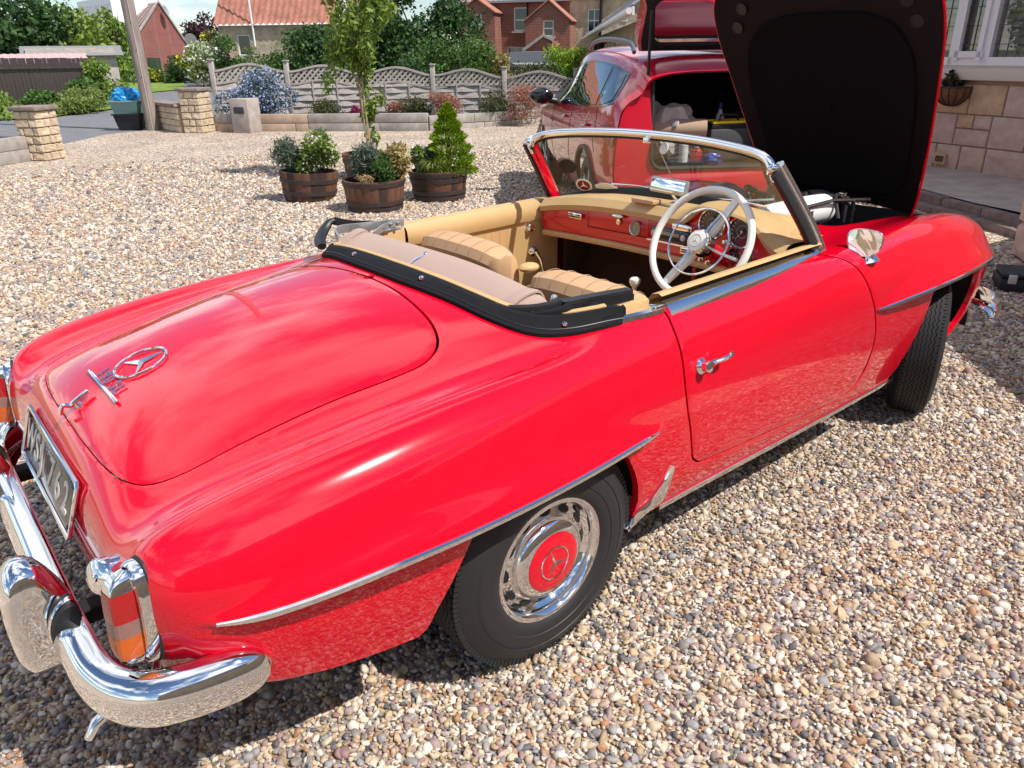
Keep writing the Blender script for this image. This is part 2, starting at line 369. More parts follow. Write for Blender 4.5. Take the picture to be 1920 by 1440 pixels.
def brickmat(name, c1, c2, mortar, scale=1.0, bw=.225, bh=.075, coords='Object', rot=None, bump=.3, msize=.012):
    m = bpy.data.materials.new(name); m.use_nodes = True; t = m.node_tree; b = t.nodes['Principled BSDF']; b.inputs['Roughness'].default_value = .9
    tc = t.nodes.new('ShaderNodeTexCoord'); sp = t.nodes.new('ShaderNodeSeparateXYZ'); ad = N(t, 'ShaderNodeMath', _operation='ADD'); cb = t.nodes.new('ShaderNodeCombineXYZ')
    t.links.new(tc.outputs[coords], sp.inputs[0]); t.links.new(sp.outputs['X'], ad.inputs[0]); t.links.new(sp.outputs['Y'], ad.inputs[1]); t.links.new(ad.outputs[0], cb.inputs['X']); t.links.new(sp.outputs['Z'], cb.inputs['Y'])
    br = t.nodes.new('ShaderNodeTexBrick'); br.inputs['Scale'].default_value = scale; br.inputs['Brick Width'].default_value = bw; br.inputs['Row Height'].default_value = bh; br.inputs['Mortar Size'].default_value = msize
    br.inputs['Color1'].default_value = (*c1, 1); br.inputs['Color2'].default_value = (*c2, 1); br.inputs['Mortar'].default_value = (*mortar, 1)
    t.links.new(cb.outputs[0], br.inputs['Vector'])
    nz_ = N(t, 'ShaderNodeTexNoise', Scale=1.3, Detail=6); t.links.new(tc.outputs[coords], nz_.inputs['Vector']); mxn = t.nodes.new('ShaderNodeMix'); mxn.data_type = 'RGBA'; mxn.blend_type = 'MULTIPLY'; mxn.inputs['Factor'].default_value = .45
    t.links.new(br.outputs['Color'], mxn.inputs['A']); t.links.new(nz_.outputs['Color'], mxn.inputs['B'])
    gm = N(t, 'ShaderNodeBrightContrast', Bright=.0); t.links.new(mxn.outputs['Result'], gm.inputs['Color']); t.links.new(gm.outputs[0], b.inputs['Base Color'])
    bp = N(t, 'ShaderNodeBump', Strength=bump, Distance=.01); bp.invert = True; t.links.new(br.outputs['Fac'], bp.inputs['Height']); t.links.new(bp.outputs[0], b.inputs['Normal'])
    MATS[name] = m; return m
def stone_mesh(dx, dy, dz, seed, rough=.012, sub=2, chamfer=.012):
    """a roughly dressed block centred on its base, face towards -Y pitched"""
    bm = bmesh.new(); bmesh.ops.create_cube(bm, size=1); bmesh.ops.scale(bm, vec=(dx, dy, dz), verts=bm.verts)
    bmesh.ops.bevel(bm, geom=bm.edges[:], offset=min(chamfer, dx*.2, dz*.2), segments=1, affect='EDGES')
    fr = [f for f in bm.faces if f.normal.y < -.9 or abs(f.normal.x) > .9]
    bmesh.ops.subdivide_edges(bm, edges=list({e for f in fr for e in f.edges}), cuts=sub, use_grid_fill=True)
    r0 = random.Random(seed)
    for v in bm.verts:
        k = noise.noise(Vector((v.co.x*9+seed*3.7, v.co.z*9, seed*1.3)))+.5*noise.noise(Vector((v.co.x*25+seed, v.co.z*25, 5)))
        edge = min(dx/2-abs(v.co.x), dz/2-abs(v.co.z))
        if v.co.y < -dy/2+.03: v.co.y -= rough*(.6+k)*min(1, max(0, edge)/(.12*min(dx, dz)+1e-6))
    me = bpy.data.meshes.new('stone'); bm.to_mesh(me); bm.free(); return me
mat('bark', (.10, .075, .05), rough=.95, noise_amt=.4, noise_scale=14, bump=.6, bump_scale=40, bump_dist=.02)
# ================================================================ ground, road, gravel
def flat(name, pts, z, matn, kind='structure'):
    g = GB(); g.add([(x, y, z) for x, y in pts], [tuple(range(len(pts)))]); o = g.obj(name, matn, smooth=False)
    o['kind'] = kind; return o
def gravelmat(name, bump=.9):
    m = bpy.data.materials.new(name); m.use_nodes = True; t = m.node_tree; b = t.nodes['Principled BSDF']; b.inputs['Roughness'].default_value = .9; b.inputs['Specular IOR Level'].default_value = .2
    tc = t.nodes.new('ShaderNodeTexCoord')
    v = N(t, 'ShaderNodeTexVoronoi', Scale=36); t.links.new(tc.outputs['Object'], v.inputs['Vector'])
    sp = t.nodes.new('ShaderNodeSeparateColor'); t.links.new(v.outputs['Color'], sp.inputs[0])
    r = t.nodes.new('ShaderNodeValToRGB'); pebble_ramp(r); t.links.new(sp.outputs[0], r.inputs[0])
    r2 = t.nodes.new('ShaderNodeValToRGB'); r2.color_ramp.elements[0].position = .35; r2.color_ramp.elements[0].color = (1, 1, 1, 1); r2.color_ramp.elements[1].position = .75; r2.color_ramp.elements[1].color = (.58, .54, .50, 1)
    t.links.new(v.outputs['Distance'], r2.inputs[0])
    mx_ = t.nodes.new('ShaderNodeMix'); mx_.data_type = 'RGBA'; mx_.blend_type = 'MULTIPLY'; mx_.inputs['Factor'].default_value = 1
    nz_ = N(t, 'ShaderNodeTexNoise', Scale=.9, Detail=5); t.links.new(tc.outputs['Object'], nz_.inputs['Vector']); r3 = t.nodes.new('ShaderNodeValToRGB'); r3.color_ramp.elements[0].position = .3; r3.color_ramp.elements[0].color = (.95, .93, .91, 1); r3.color_ramp.elements[1].position = .7; r3.color_ramp.elements[1].color = (1.26, 1.25, 1.23, 1)
    t.links.new(nz_.outputs['Fac'], r3.inputs[0])
    m2 = t.nodes.new('ShaderNodeMix'); m2.data_type = 'RGBA'; m2.blend_type = 'MULTIPLY'; m2.inputs['Factor'].default_value = 1
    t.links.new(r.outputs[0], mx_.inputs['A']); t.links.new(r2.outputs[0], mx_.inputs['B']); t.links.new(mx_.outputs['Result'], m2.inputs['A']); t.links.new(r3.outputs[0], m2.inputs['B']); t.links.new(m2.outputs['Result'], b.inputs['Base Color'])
    bp = N(t, 'ShaderNodeBump', Strength=bump, Distance=.02); bp.invert = True; t.links.new(v.outputs['Distance'], bp.inputs['Height']); t.links.new(bp.outputs[0], b.inputs['Normal'])
    MATS[name] = m; return m
PEB = [(0,(.57,.47,.35)),(.11,(.40,.30,.20)),(.20,(.64,.57,.48)),(.31,(.27,.25,.245)),(.40,(.53,.41,.32)),(.49,(.70,.65,.58)),(.59,(.36,.275,.25)),(.68,(.56,.43,.28)),(.76,(.33,.315,.33)),(.84,(.42,.235,.13)),(.885,(.13,.13,.14)),(.93,(.60,.53,.44)),(.965,(.34,.22,.215))]
def pebble_ramp(r):
    cr_ = r.color_ramp; cr_.interpolation = 'CONSTANT'
    cr_.elements[0].position = 0; cr_.elements[0].color = (*PEB[0][1], 1); cr_.elements[1].position = PEB[1][0]; cr_.elements[1].color = (*PEB[1][1], 1)
    for p, c in PEB[2:]: e = cr_.elements.new(p); e.color = (*c, 1)
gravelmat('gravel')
mat('earth', (.10, .12, .045), rough=1, noise_amt=.4, noise_scale=3)
mat('asphalt', (.16, .16, .17), rough=.9, noise_amt=.18, noise_scale=2.5, bump=.4, bump_scale=200, bump_dist=.01)
mat('grass', (.16, .24, .035), rough=.95, noise_amt=.35, noise_scale=1.6, bump=.8, bump_scale=60, bump_dist=.03)
mat('concrete', (.38, .33, .30), rough=.92, noise_amt=.2, noise_scale=5, bump=.5, bump_scale=120, bump_dist=.006)
flat('ground', [(-150,-150),(300,-150),(300,300),(-150,300)], -.03, 'earth')
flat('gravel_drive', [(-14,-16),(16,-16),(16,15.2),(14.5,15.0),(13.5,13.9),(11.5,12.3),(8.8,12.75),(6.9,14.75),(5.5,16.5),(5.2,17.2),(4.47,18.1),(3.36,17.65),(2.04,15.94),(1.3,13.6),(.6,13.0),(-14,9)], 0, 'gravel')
flat('road', [(1.2,13.6),(2.04,15.94),(3.36,17.65),(4.47,18.1),(5.2,17.2),(9.5,25),(17,38),(34,58),(60,80),(40,95),(10,78),(-20,60),(-30,30),(-30,14)], -.012, 'asphalt')
flat('grass_verge', [(8.66,37.8),(13.15,42.0),(17.6,55.5),(18.2,58.0),(14.2,59.7),(10,55)], .03, 'grass')
flat('roadside_verge', [(3.6,24.9),(5.98,27.3),(7.4,33),(8.0,36.8),(2,38.5),(-14,42),(-26,30),(-14,23)], .03, 'grass')
# --- loose pebbles near the camera, instanced over the sheet
pm = bpy.data.materials.new('pebble'); pm.use_nodes = True; t = pm.node_tree; b = t.nodes['Principled BSDF']; b.inputs['Roughness'].default_value = .62; b.inputs['Specular IOR Level'].default_value = .3
oi = t.nodes.new('ShaderNodeObjectInfo'); rp = t.nodes.new('ShaderNodeValToRGB'); pebble_ramp(rp); t.links.new(oi.outputs['Random'], rp.inputs[0])
tcn = t.nodes.new('ShaderNodeTexCoord'); nzn = N(t, 'ShaderNodeTexNoise', Scale=1.6, Detail=6, Roughness=.65); t.links.new(tcn.outputs['Object'], nzn.inputs['Vector'])
r3 = t.nodes.new('ShaderNodeValToRGB'); r3.color_ramp.elements[0].position = .3; r3.color_ramp.elements[0].color = (.74, .72, .69, 1); r3.color_ramp.elements[1].position = .65; r3.color_ramp.elements[1].color = (1.08, 1.06, 1.03, 1); t.links.new(nzn.outputs['Fac'], r3.inputs[0])
mxp = t.nodes.new('ShaderNodeMix'); mxp.data_type = 'RGBA'; mxp.blend_type = 'MULTIPLY'; mxp.inputs['Factor'].default_value = 1; t.links.new(rp.outputs[0], mxp.inputs['A']); t.links.new(r3.outputs[0], mxp.inputs['B']); t.links.new(mxp.outputs['Result'], b.inputs['Base Color'])
pcol = bpy.data.collections.new('pebble_shapes')
for k in range(16):
    r0 = random.Random(k+50); sx, sy, sz = r0.uniform(.8, 1.4), r0.uniform(.65, 1.0), r0.uniform(.40, .78)
    if k % 2:
        g = GB(); g.ico((0, 0, 0), (.5*sx, .5*sy, .5*sz), 2, nz=.42, freq=r0.uniform(1.1, 2.0), seed=k+1); me = g.mesh('pebble', pm, True, None)
    else:       # broken, angular chips
        bm = bmesh.new()
        for _ in range(15):
            d = Vector((r0.gauss(0, 1), r0.gauss(0, 1), r0.gauss(0, 1))).normalized(); bm.verts.new((d.x*.52*sx, d.y*.52*sy, d.z*.52*sz))
        h = bmesh.ops.convex_hull(bm, input=bm.verts); bmesh.ops.delete(bm, geom=[v for v in bm.verts if not v.link_faces], context='VERTS')
        bmesh.ops.bevel(bm, geom=bm.edges[:], offset=.035, segments=1, affect='EDGES'); me = bpy.data.meshes.new('pebble'); bm.to_mesh(me); bm.free(); me.materials.append(pm); me.shade_smooth(); me.set_sharp_from_angle(angle=RAD(50))
    po = bpy.data.objects.new('pebble', me); pcol.objects.link(po)
R_ = np.random.default_rng(5); PP = []; SS = []
def on_drive(g2):
    dx, dy = g2[:, 0]-CAM_POS.x, g2[:, 1]-CAM_POS.y; dist = np.hypot(dx, dy); az = np.degrees(np.arctan2(dy, dx)-YAW); az = (az+180) % 360-180
    k = ((np.abs(az) < 40) & (dist > .6)) | (dist < 2.6)
    k &= ~((g2[:, 0] > -.75) & (g2[:, 0] < 2.7) & (np.abs(g2[:, 1]+.02) < .42))           # far under the car
    k &= ~((g2[:, 0] > 5.6) & (g2[:, 1] < (g2[:, 0]-5.75)*.80+.05) & (g2[:, 0] < 13))       # the raised path
    k &= g2[:, 1] < 12.1
    return k, dist
for sp_, x1, y1, med, fade in ((.0134, 5.2, 4.2, .0152, ([0, 3.8, 5.6], [1, .95, 0])), (.0205, 13.5, 12.0, .0215, ([0, 3.6, 5.2, 7.5, 10, 14.5], [0, .05, .95, .75, .5, 0]))):
    gx, gy = np.meshgrid(np.arange(-4.0, x1, sp_), np.arange(-4.5, y1, sp_)); g2 = np.stack([gx.ravel(), gy.ravel()], -1); g2 += R_.uniform(-.5, .5, g2.shape)*sp_*.95
    k, dist = on_drive(g2); k &= R_.random(len(g2)) < np.interp(dist, *fade); q = g2[k]; PP.append(q)
    SS.append(np.interp(dist[k], [0, 6, 14], [1, 1, 1.5])*np.clip(np.exp(R_.normal(np.log(med), .38, len(q))), .45*med, 2.5*med))
p2 = np.concatenate(PP); sz = np.concatenate(SS); n = len(p2)
me = bpy.data.meshes.new('loose_gravel'); V = np.stack([p2[:, 0], p2[:, 1], .003+sz*.16*R_.random(n)], -1)
me.vertices.add(n); me.vertices.foreach_set('co', V.astype(np.float32).ravel())
a = me.attributes.new('scl', 'FLOAT', 'POINT'); a.data.foreach_set('value', sz.astype(np.float32))
a = me.attributes.new('rot', 'FLOAT_VECTOR', 'POINT'); a.data.foreach_set('vector', np.stack([R_.normal(0, .42, n), R_.normal(0, .42, n), R_.uniform(0, 6.283, n)], -1).astype(np.float32).ravel())
a = me.attributes.new('idx', 'INT', 'POINT'); a.data.foreach_set('value', R_.integers(0, 16, n).astype(np.int32))
go = link_mesh('loose_gravel', me); tag(go, 'loose cream, grey and brown pebbles covering the drive around the car', 'gravel', kind='stuff')
ng = bpy.data.node_groups.new('scatter_pebbles', 'GeometryNodeTree'); ng.interface.new_socket('Geometry', in_out='INPUT', socket_type='NodeSocketGeometry'); ng.interface.new_socket('Geometry', in_out='OUTPUT', socket_type='NodeSocketGeometry')
gi = ng.nodes.new('NodeGroupInput'); gO = ng.nodes.new('NodeGroupOutput'); ip = ng.nodes.new('GeometryNodeInstanceOnPoints'); ci = ng.nodes.new('GeometryNodeCollectionInfo'); ci.inputs['Collection'].default_value = pcol; ci.inputs['Separate Children'].default_value = True; ci.inputs['Reset Children'].default_value = True
m2p = ng.nodes.new('GeometryNodeMeshToPoints'); e2r = ng.nodes.new('FunctionNodeEulerToRotation')
def nattr(nm, ty): q = ng.nodes.new('GeometryNodeInputNamedAttribute'); q.data_type = ty; q.inputs['Name'].default_value = nm; return next(o for o in q.outputs if o.enabled and o.name == 'Attribute')
ng.links.new(gi.outputs[0], m2p.inputs['Mesh']); ng.links.new(m2p.outputs[0], ip.inputs['Points']); ng.links.new(ci.outputs[0], ip.inputs['Instance']); ip.inputs['Pick Instance'].default_value = True
ng.links.new(nattr('idx', 'INT'), ip.inputs['Instance Index']); ng.links.new(nattr('rot', 'FLOAT_VECTOR'), e2r.inputs[0]); ng.links.new(e2r.outputs[0], ip.inputs['Rotation']); ng.links.new(nattr('scl', 'FLOAT'), ip.inputs['Scale']); ng.links.new(ip.outputs[0], gO.inputs[0])
md = go.modifiers.new('scatter', 'NODES'); md.node_group = ng
# ================================================================ the red roadster
mat('red_paint', (.66, .0012, .018), rough=.16, coat=1, coat_rough=.012, spec=.13)
mat('red_dash', (.62, .006, .02), rough=.25, coat=.8, coat_rough=.03)
mat('chrome', (.86, .87, .88), rough=.045, metal=1)
mat('steel', (.55, .56, .58), rough=.28, metal=1, noise_amt=.2, noise_scale=30)
mat('rubber', (.018, .018, .019), rough=.62, bump=.15, bump_scale=180, bump_dist=.002)
mat('black_plastic', (.012, .012, .013), rough=.45)
mat('black_gloss', (.008, .008, .009), rough=.12, coat=.6)
mat('dark_under', (.012, .011, .011), rough=.9)
CAR = thing('convertible_car', 'bright red open classic roadster with tan interior, parked on the gravel with bonnet raised', 'car')
SEC = [  # (x for the section or per-point 3D rows), right half as (w,z)
 ('t', [(-.972,0,.41),(-.972,.19,.41),(-.971,.33,.41),(-.97,.43,.412),(-.97,.5,.415),(-.968,.57,.418),(-.966,.62,.42),(-.96,.645,.42),(-.95,.665,.42),(-.94,.675,.415),(-.93,.678,.41),(-.915,.678,.40),(-.90,.672,.38)]),
 ('t', [(-.997,0,.52),(-.997,.19,.52),(-.996,.33,.522),(-.995,.43,.525),(-.994,.51,.53),(-.992,.58,.535),(-.988,.64,.54),(-.98,.672,.535),(-.965,.70,.525),(-.953,.712,.51),(-.938,.714,.48),(-.92,.708,.44),(-.90,.70,.395)]),
 ('t', [(-.987,0,.625),(-.987,.19,.625),(-.986,.33,.625),(-.985,.43,.628),(-.984,.52,.635),(-.982,.595,.65),(-.978,.66,.662),(-.967,.70,.65),(-.95,.73,.622),(-.938,.738,.58),(-.923,.738,.52),(-.903,.732,.458),(-.882,.722,.40)]),
 ('t', [(-.957,0,.715),(-.957,.19,.713),(-.955,.33,.706),(-.953,.44,.698),(-.951,.54,.688),(-.949,.617,.712),(-.944,.678,.735),(-.933,.722,.712),(-.92,.757,.66),(-.912,.765,.59),(-.898,.764,.52),(-.88,.756,.455),(-.862,.742,.40)]),
 ('t', [(-.893,0,.783),(-.892,.19,.779),(-.889,.335,.763),(-.885,.45,.742),(-.88,.547,.722),(-.876,.63,.749),(-.87,.692,.774),(-.863,.745,.738),(-.855,.788,.672),(-.85,.796,.60),(-.84,.79,.52),(-.83,.778,.45),(-.815,.76,.39)]),
 (-.775, [(0,.838),(.19,.833),(.34,.811),(.462,.777),(.556,.746),(.640,.775),(.705,.802),(.767,.757),(.812,.68),(.82,.60),(.812,.51),(.797,.44),(.775,.365)]),
 (-.60, [(0,.882),(.19,.877),(.35,.853),(.472,.813),(.572,.772),(.652,.800),(.718,.825),(.783,.777),(.83,.69),(.838,.60),(.828,.5),(.81,.41),(.785,.32)]),
 (-.40, [(0,.917),(.2,.912),(.36,.889),(.485,.848),(.588,.801),(.664,.824),(.733,.844),(.797,.79),(.843,.70),(.85,.60),(.838,.49),(.817,.385),(.79,.288)]),
 (-.15, [(0,.944),(.2,.939),(.37,.918),(.5,.878),(.608,.828),(.676,.841),(.742,.856),(.803,.80),(.845,.71),(.852,.61),(.84,.48),(.818,.37),(.79,.275)]),
 (.10, [(0,.957),(.2,.954),(.38,.938),(.52,.906),(.626,.860),(.694,.855),(.757,.856),(.805,.80),(.84,.715),(.848,.61),(.838,.48),(.817,.37),(.79,.275)]),
 (.30, [(0,.96),(.22,.957),(.41,.945),(.56,.922),(.648,.898),(.708,.878),(.757,.85),(.803,.797),(.832,.715),(.838,.61),(.83,.48),(.813,.36),(.787,.28)]),
 (.50, [(0,.96),(.24,.957),(.45,.945),(.60,.93),(.675,.912),(.718,.893),(.752,.856),(.80,.803),(.827,.715),(.833,.61),(.827,.48),(.812,.36),(.787,.285)]),
 (.80, [(0,.965),(.25,.962),(.45,.95),(.61,.935),(.682,.918),(.722,.898),(.748,.860),(.803,.815),(.828,.715),(.834,.60),(.827,.47),(.812,.355),(.787,.28)]),
 (1.10, [(0,.965),(.25,.962),(.44,.952),(.60,.938),(.674,.923),(.722,.905),(.754,.874),(.812,.834),(.833,.725),(.837,.61),(.829,.475),(.812,.35),(.787,.275)]),
 (1.35, [(0,1.0),(.24,.992),(.42,.968),(.56,.94),(.645,.918),(.712,.912),(.766,.894),(.822,.846),(.84,.745),(.842,.63),(.831,.48),(.812,.35),(.787,.272)]),
 (1.62, [(0,.995),(.22,.988),(.39,.962),(.515,.928),(.60,.901),(.680,.910),(.752,.902),(.82,.852),(.847,.76),(.848,.64),(.833,.485),(.812,.35),(.787,.27)]),
 (1.90, [(0,.955),(.21,.95),(.37,.938),(.49,.914),(.574,.893),(.66,.912),(.740,.914),(.815,.864),(.85,.77),(.853,.65),(.836,.49),(.812,.355),(.787,.27)]),
 (2.20, [(0,.94),(.2,.935),(.35,.922),(.47,.898),(.552,.882),(.642,.913),(.724,.920),(.803,.872),(.848,.775),(.853,.655),(.838,.50),(.815,.37),(.787,.28)]),
 (2.48, [(0,.91),(.19,.905),(.34,.89),(.45,.867),(.532,.857),(.622,.897),(.705,.906),(.786,.86),(.835,.765),(.842,.65),(.828,.505),(.807,.385),(.78,.30)]),
 (2.72, [(0,.86),(.19,.855),(.33,.838),(.43,.815),(.513,.81),(.60,.857),(.682,.868),(.76,.827),(.808,.738),(.816,.635),(.804,.51),(.785,.405),(.762,.33)]),
 ('t', [(2.91,0,.78),(2.91,.18,.775),(2.91,.32,.762),(2.91,.42,.745),(2.91,.50,.748),(2.90,.585,.793),(2.89,.66,.805),(2.87,.73,.77),(2.85,.778,.70),(2.84,.786,.615),(2.83,.776,.51),(2.81,.76,.42),(2.79,.74,.35)]),
 ('t', [(3.01,0,.66),(3.01,.18,.66),(3.01,.31,.655),(3.01,.41,.645),(3.01,.49,.65),(3.01,.56,.69),(3.0,.63,.705),(2.97,.695,.685),(2.94,.74,.64),(2.92,.75,.58),(2.90,.745,.50),(2.87,.733,.425),(2.84,.717,.36)]),
 ('t', [(3.04,0,.52),(3.04,.18,.52),(3.04,.31,.52),(3.04,.40,.52),(3.04,.48,.525),(3.035,.54,.55),(3.03,.60,.56),(3.0,.66,.55),(2.97,.705,.535),(2.95,.718,.51),(2.92,.718,.47),(2.89,.712,.42),(2.86,.70,.37)]),
 ('t', [(3.0,0,.39),(3.0,.18,.39),(3.0,.31,.39),(3.0,.40,.39),(3.0,.47,.39),(2.995,.53,.40),(2.98,.585,.40),(2.96,.63,.40),(2.93,.66,.40),(2.92,.67,.395),(2.90,.675,.39),(2.88,.675,.38),(2.86,.67,.36)]),
]
NET = np.array([[(p if s[0] == 't' else (s[0], *p)) for p in s[1]] for s in SEC])      # (nu,nv,3): x,w,z
NU, NV = NET.shape[:2]
def _ext(A):      # phantom end points so the spline reaches the ends
    a0 = 2*A[:1]-A[1:2]; a1 = 2*A[-1:]-A[-2:-1]
    return np.concatenate([a0, A, a1], 0)
def _ext_sym(A):  # across the centre line (axis 1, first column): mirror, keeps the deck smooth at y=0
    m = A[:, 1:2].copy(); m[..., 1] *= -1
    return np.concatenate([m, A, 2*A[:, -1:]-A[:, -2:-1]], 1)
NETX = _ext_sym(_ext(NET))
def _bas(t):
    return np.stack([(1-t)**3, 3*t**3-6*t**2+4, -3*t**3+3*t**2+3*t+1, t**3], -1)/6
def surf(u, v):
    """u in [0,NU-1] tail->nose, v in [0,NV-1] centre->sill ; returns x,w,z"""
    u = np.clip(np.asarray(u, float), 0, NU-1-1e-9); v = np.clip(np.asarray(v, float), 0, NV-1-1e-9)
    iu = np.floor(u).astype(int); iv = np.floor(v).astype(int)
    bu = _bas(u-iu); bv = _bas(v-iv); out = 0
    for a in range(4):
        for b in range(4):
            out = out+(bu[..., a]*bv[..., b])[..., None]*NETX[iu+a, iv+b]
    return out
_UU, _VV = np.meshgrid(np.linspace(0, NU-1, 520), np.linspace(0, NV-1, 300), indexing='ij')
_TAB = surf(_UU, _VV)
def _tree(sel, a, b):
    idx = np.argwhere(sel); kd = kdtree.KDTree(len(idx))
    for i, (p, q) in enumerate(idx): kd.insert((_TAB[p, q, a], _TAB[p, q, b], 0), i)
    kd.balance(); return kd, idx
_TS = _tree(((_VV > 6.2) | ((_VV > 4.4) & (_TAB[..., 0] > .36) & (_TAB[..., 0] < 1.42))) & (_TAB[..., 0] > -.99), 0, 2)
_TT = _tree((_VV < 7.5) & (_UU > 2.2) & (_UU < NU-3), 0, 1)
_TR = _tree((_UU < 5) & (_VV < 9), 1, 2)
def inv(pts, which):
    kd, idx = {'side': _TS, 'top': _TT, 'rear': _TR}[which]; ax = {'side': (0, 2), 'top': (0, 1), 'rear': (1, 2)}[which]
    out = []
    for p in pts:
        _, i, _ = kd.find((p[0], p[1], 0)); a, b = idx[i]; uv = np.array([_UU[a, b], _VV[a, b]])
        for _ in range(8):
            s0 = surf(*uv)[list(ax)]; e = 1e-4
            J = np.stack([(surf(uv[0]+e, uv[1])[list(ax)]-s0)/e, (surf(uv[0], uv[1]+e)[list(ax)]-s0)/e], -1)
            try: d = np.linalg.solve(J, np.array(p)-s0)
            except Exception: break
            d = np.clip(d, -.5, .5); uv = np.clip(uv+d, 0, [NU-1, NV-1])
        out.append(uv)
    return np.array(out)
# the swage ("eyebrow") over each wheel: strip line in (x,z) and bulge height along it
BROW_R = spl([(-.88,.588),(-.70,.592),(-.50,.600),(-.28,.602),(-.10,.602),(.06,.601),(.20,.599),(.31,.595),(.40,.591)], 60)
BROW_F = spl([(1.55,.684),(1.66,.687),(1.80,.694),(2.05,.701),(2.30,.704),(2.52,.700),(2.70,.690),(2.82,.680)], 60)
def brow_amp(x):
    a = .046*np.clip(np.sin(np.pi*np.clip((x+.90)/1.30, 0, 1)), 0, 1)**.75*((x > -.90) & (x < .40))
    b = .046*np.clip(np.sin(np.pi*np.clip((x-1.58)/1.38, 0, 1)), 0, 1)**.75*((x > 1.58) & (x < 2.96))
    return a+b
def brow_z(x): return np.where(x < 1, np.interp(x, BROW_R[:, 0], BROW_R[:, 1]), np.interp(x, BROW_F[:, 0], BROW_F[:, 1]))
# crease in the door under the chrome rail etc. are in the net
def brow(P, above=None):
    """adds the swage to points x,w,z (w outward)"""
    x, w, z = P[..., 0], P[..., 1], P[..., 2]
    h = z-brow_z(x)
    wid = .115*np.clip(brow_amp(x)/.046, .25, 1)
    g = np.where(h >= -.0005, np.exp(-(np.clip(h, 0, 9)/(wid*.55))**2), 0)
    Q = P.copy(); Q[..., 1] += np.where((w > .6), brow_amp(x)*g, 0); return Q
US, VS = 4.25/(NU-1), 1.75/(NV-1)      # parameter -> roughly metres
def inside(pt, poly):
    x, y = pt[:, 0], pt[:, 1]; r = np.zeros(len(pt), bool); n = len(poly)
    for i in range(n):
        x1, y1 = poly[i]; x2, y2 = poly[(i+1) % n]
        c = ((y1 > y) != (y2 > y)); 
        with np.errstate(divide='ignore', invalid='ignore'): xi = (x2-x1)*(y-y1)/(y2-y1)+x1
        r ^= c & (x < xi)
    return r
def offset(poly, d):
    """offset closed polygon outwards by d (either winding)"""
    P = np.array(poly, float); n = len(P); A = np.sum(P[:, 0]*np.roll(P[:, 1], -1)-np.roll(P[:, 0], -1)*P[:, 1])
    T = np.roll(P, -1, 0)-np.roll(P, 1, 0); T /= np.linalg.norm(T, axis=1)[:, None]+1e-12
    Nn = np.stack([T[:, 1], -T[:, 0]], -1)*(1 if A > 0 else -1); return P+Nn*d
def densify(poly, step, closed=True):
    P = np.array(poly, float); out = []; n = len(P)
    for i in range(n if closed else n-1):
        a, b = P[i], P[(i+1) % n]; k = max(1, int(np.linalg.norm(b-a)/step))
        for j in range(k): out.append(a+(b-a)*j/k)
    if not closed: out.append(P[-1])
    return np.array(out)
def sheet(outer, holes=(), lines=(), step=.02, fn=None):
    """triangulate a region of the (U,V) domain; outer/holes closed loops, lines open constraint polylines -> verts(x,w,z), tris, loops"""
    loops = [densify(np.array(l), step*1.0) for l in [outer]+list(holes)]
    lns = [densify(np.array(l), step, False) for l in lines]
    pts = []; edges = []; lp_idx = []
    for l in loops:
        b = len(pts); pts += [tuple(p) for p in l]; n = len(l); edges += [(b+i, b+(i+1) % n) for i in range(n)]; lp_idx.append(list(range(b, b+n)))
    for l in lns:
        b = len(pts); pts += [tuple(p) for p in l]; edges += [(b+i, b+i+1) for i in range(len(l)-1)]
    base = np.array(pts); mn, mxx = loops[0].min(0), loops[0].max(0)
    gx, gy = np.meshgrid(np.arange(mn[0]+step/2, mxx[0], step), np.arange(mn[1]+step/2, mxx[1], step)); g = np.stack([gx.ravel(), gy.ravel()], -1)
    k = inside(g, loops[0])
    for h in loops[1:]: k &= ~inside(g, h)
    g = g[k]
    kd = kdtree.KDTree(len(base))
    for i, p in enumerate(base): kd.insert((p[0], p[1], 0), i)
    kd.balance()
    g = np.array([p for p in g if kd.find((p[0], p[1], 0))[2] > step*.55])
    allp = [Vector(p) for p in base]+[Vector(p) for p in g]
    vo, eo, fo, ov, oe, of = geometry.delaunay_2d_cdt(allp, edges, [], 0, 1e-7)
    vv = np.array([tuple(v) for v in vo]); tri = np.array([f for f in fo if len(f) == 3])
    c = vv[tri].mean(1); k = inside(c, loops[0])
    for h in loops[1:]: k &= ~inside(c, h)
    tri = tri[k]
    inmap = {}
    for i, l in enumerate(ov):
        for j in l: inmap[j] = i
    lp = [[inmap[i] for i in L_] for L_ in lp_idx]
    return vv, tri, lp
def to_uv(uv): return np.asarray(uv)*np.array([US, VS])
def evalUV(vv, do_brow=True):
    P = surf(vv[:, 0]/US, vv[:, 1]/VS); v = vv[:, 1]/VS; x = P[:, 0]
    k = np.clip((x+.96)/.12, 0, 1)*np.clip((.26-x)/.35, 0, 1); k = k*k*(3-2*k)
    P[:, 2] -= .0075*k*np.exp(-np.abs(v-5.15)/.26)*np.where(v > 5.15, np.exp(-np.abs(v-5.15)/.5), 1)      # crease where the deck meets the rear wing
    return brow(P) if do_brow else P
def normals_at(vv):
    e = .002; a = evalUV(vv+[e, 0])-evalUV(vv-[e, 0]); b = evalUV(vv+[0, e])-evalUV(vv-[0, e])
    n = np.cross(a, b); n /= np.linalg.norm(n, axis=1)[:, None]+1e-12
    P = evalUV(vv); c = np.array([0, 0, .45]); c = np.stack([P[:, 0]*.9+.1, 0*P[:, 0], 0*P[:, 0]+.45], -1)
    s = np.sign(np.sum(n*(P-c), 1)); s[s == 0] = 1
    return n*s[:, None]
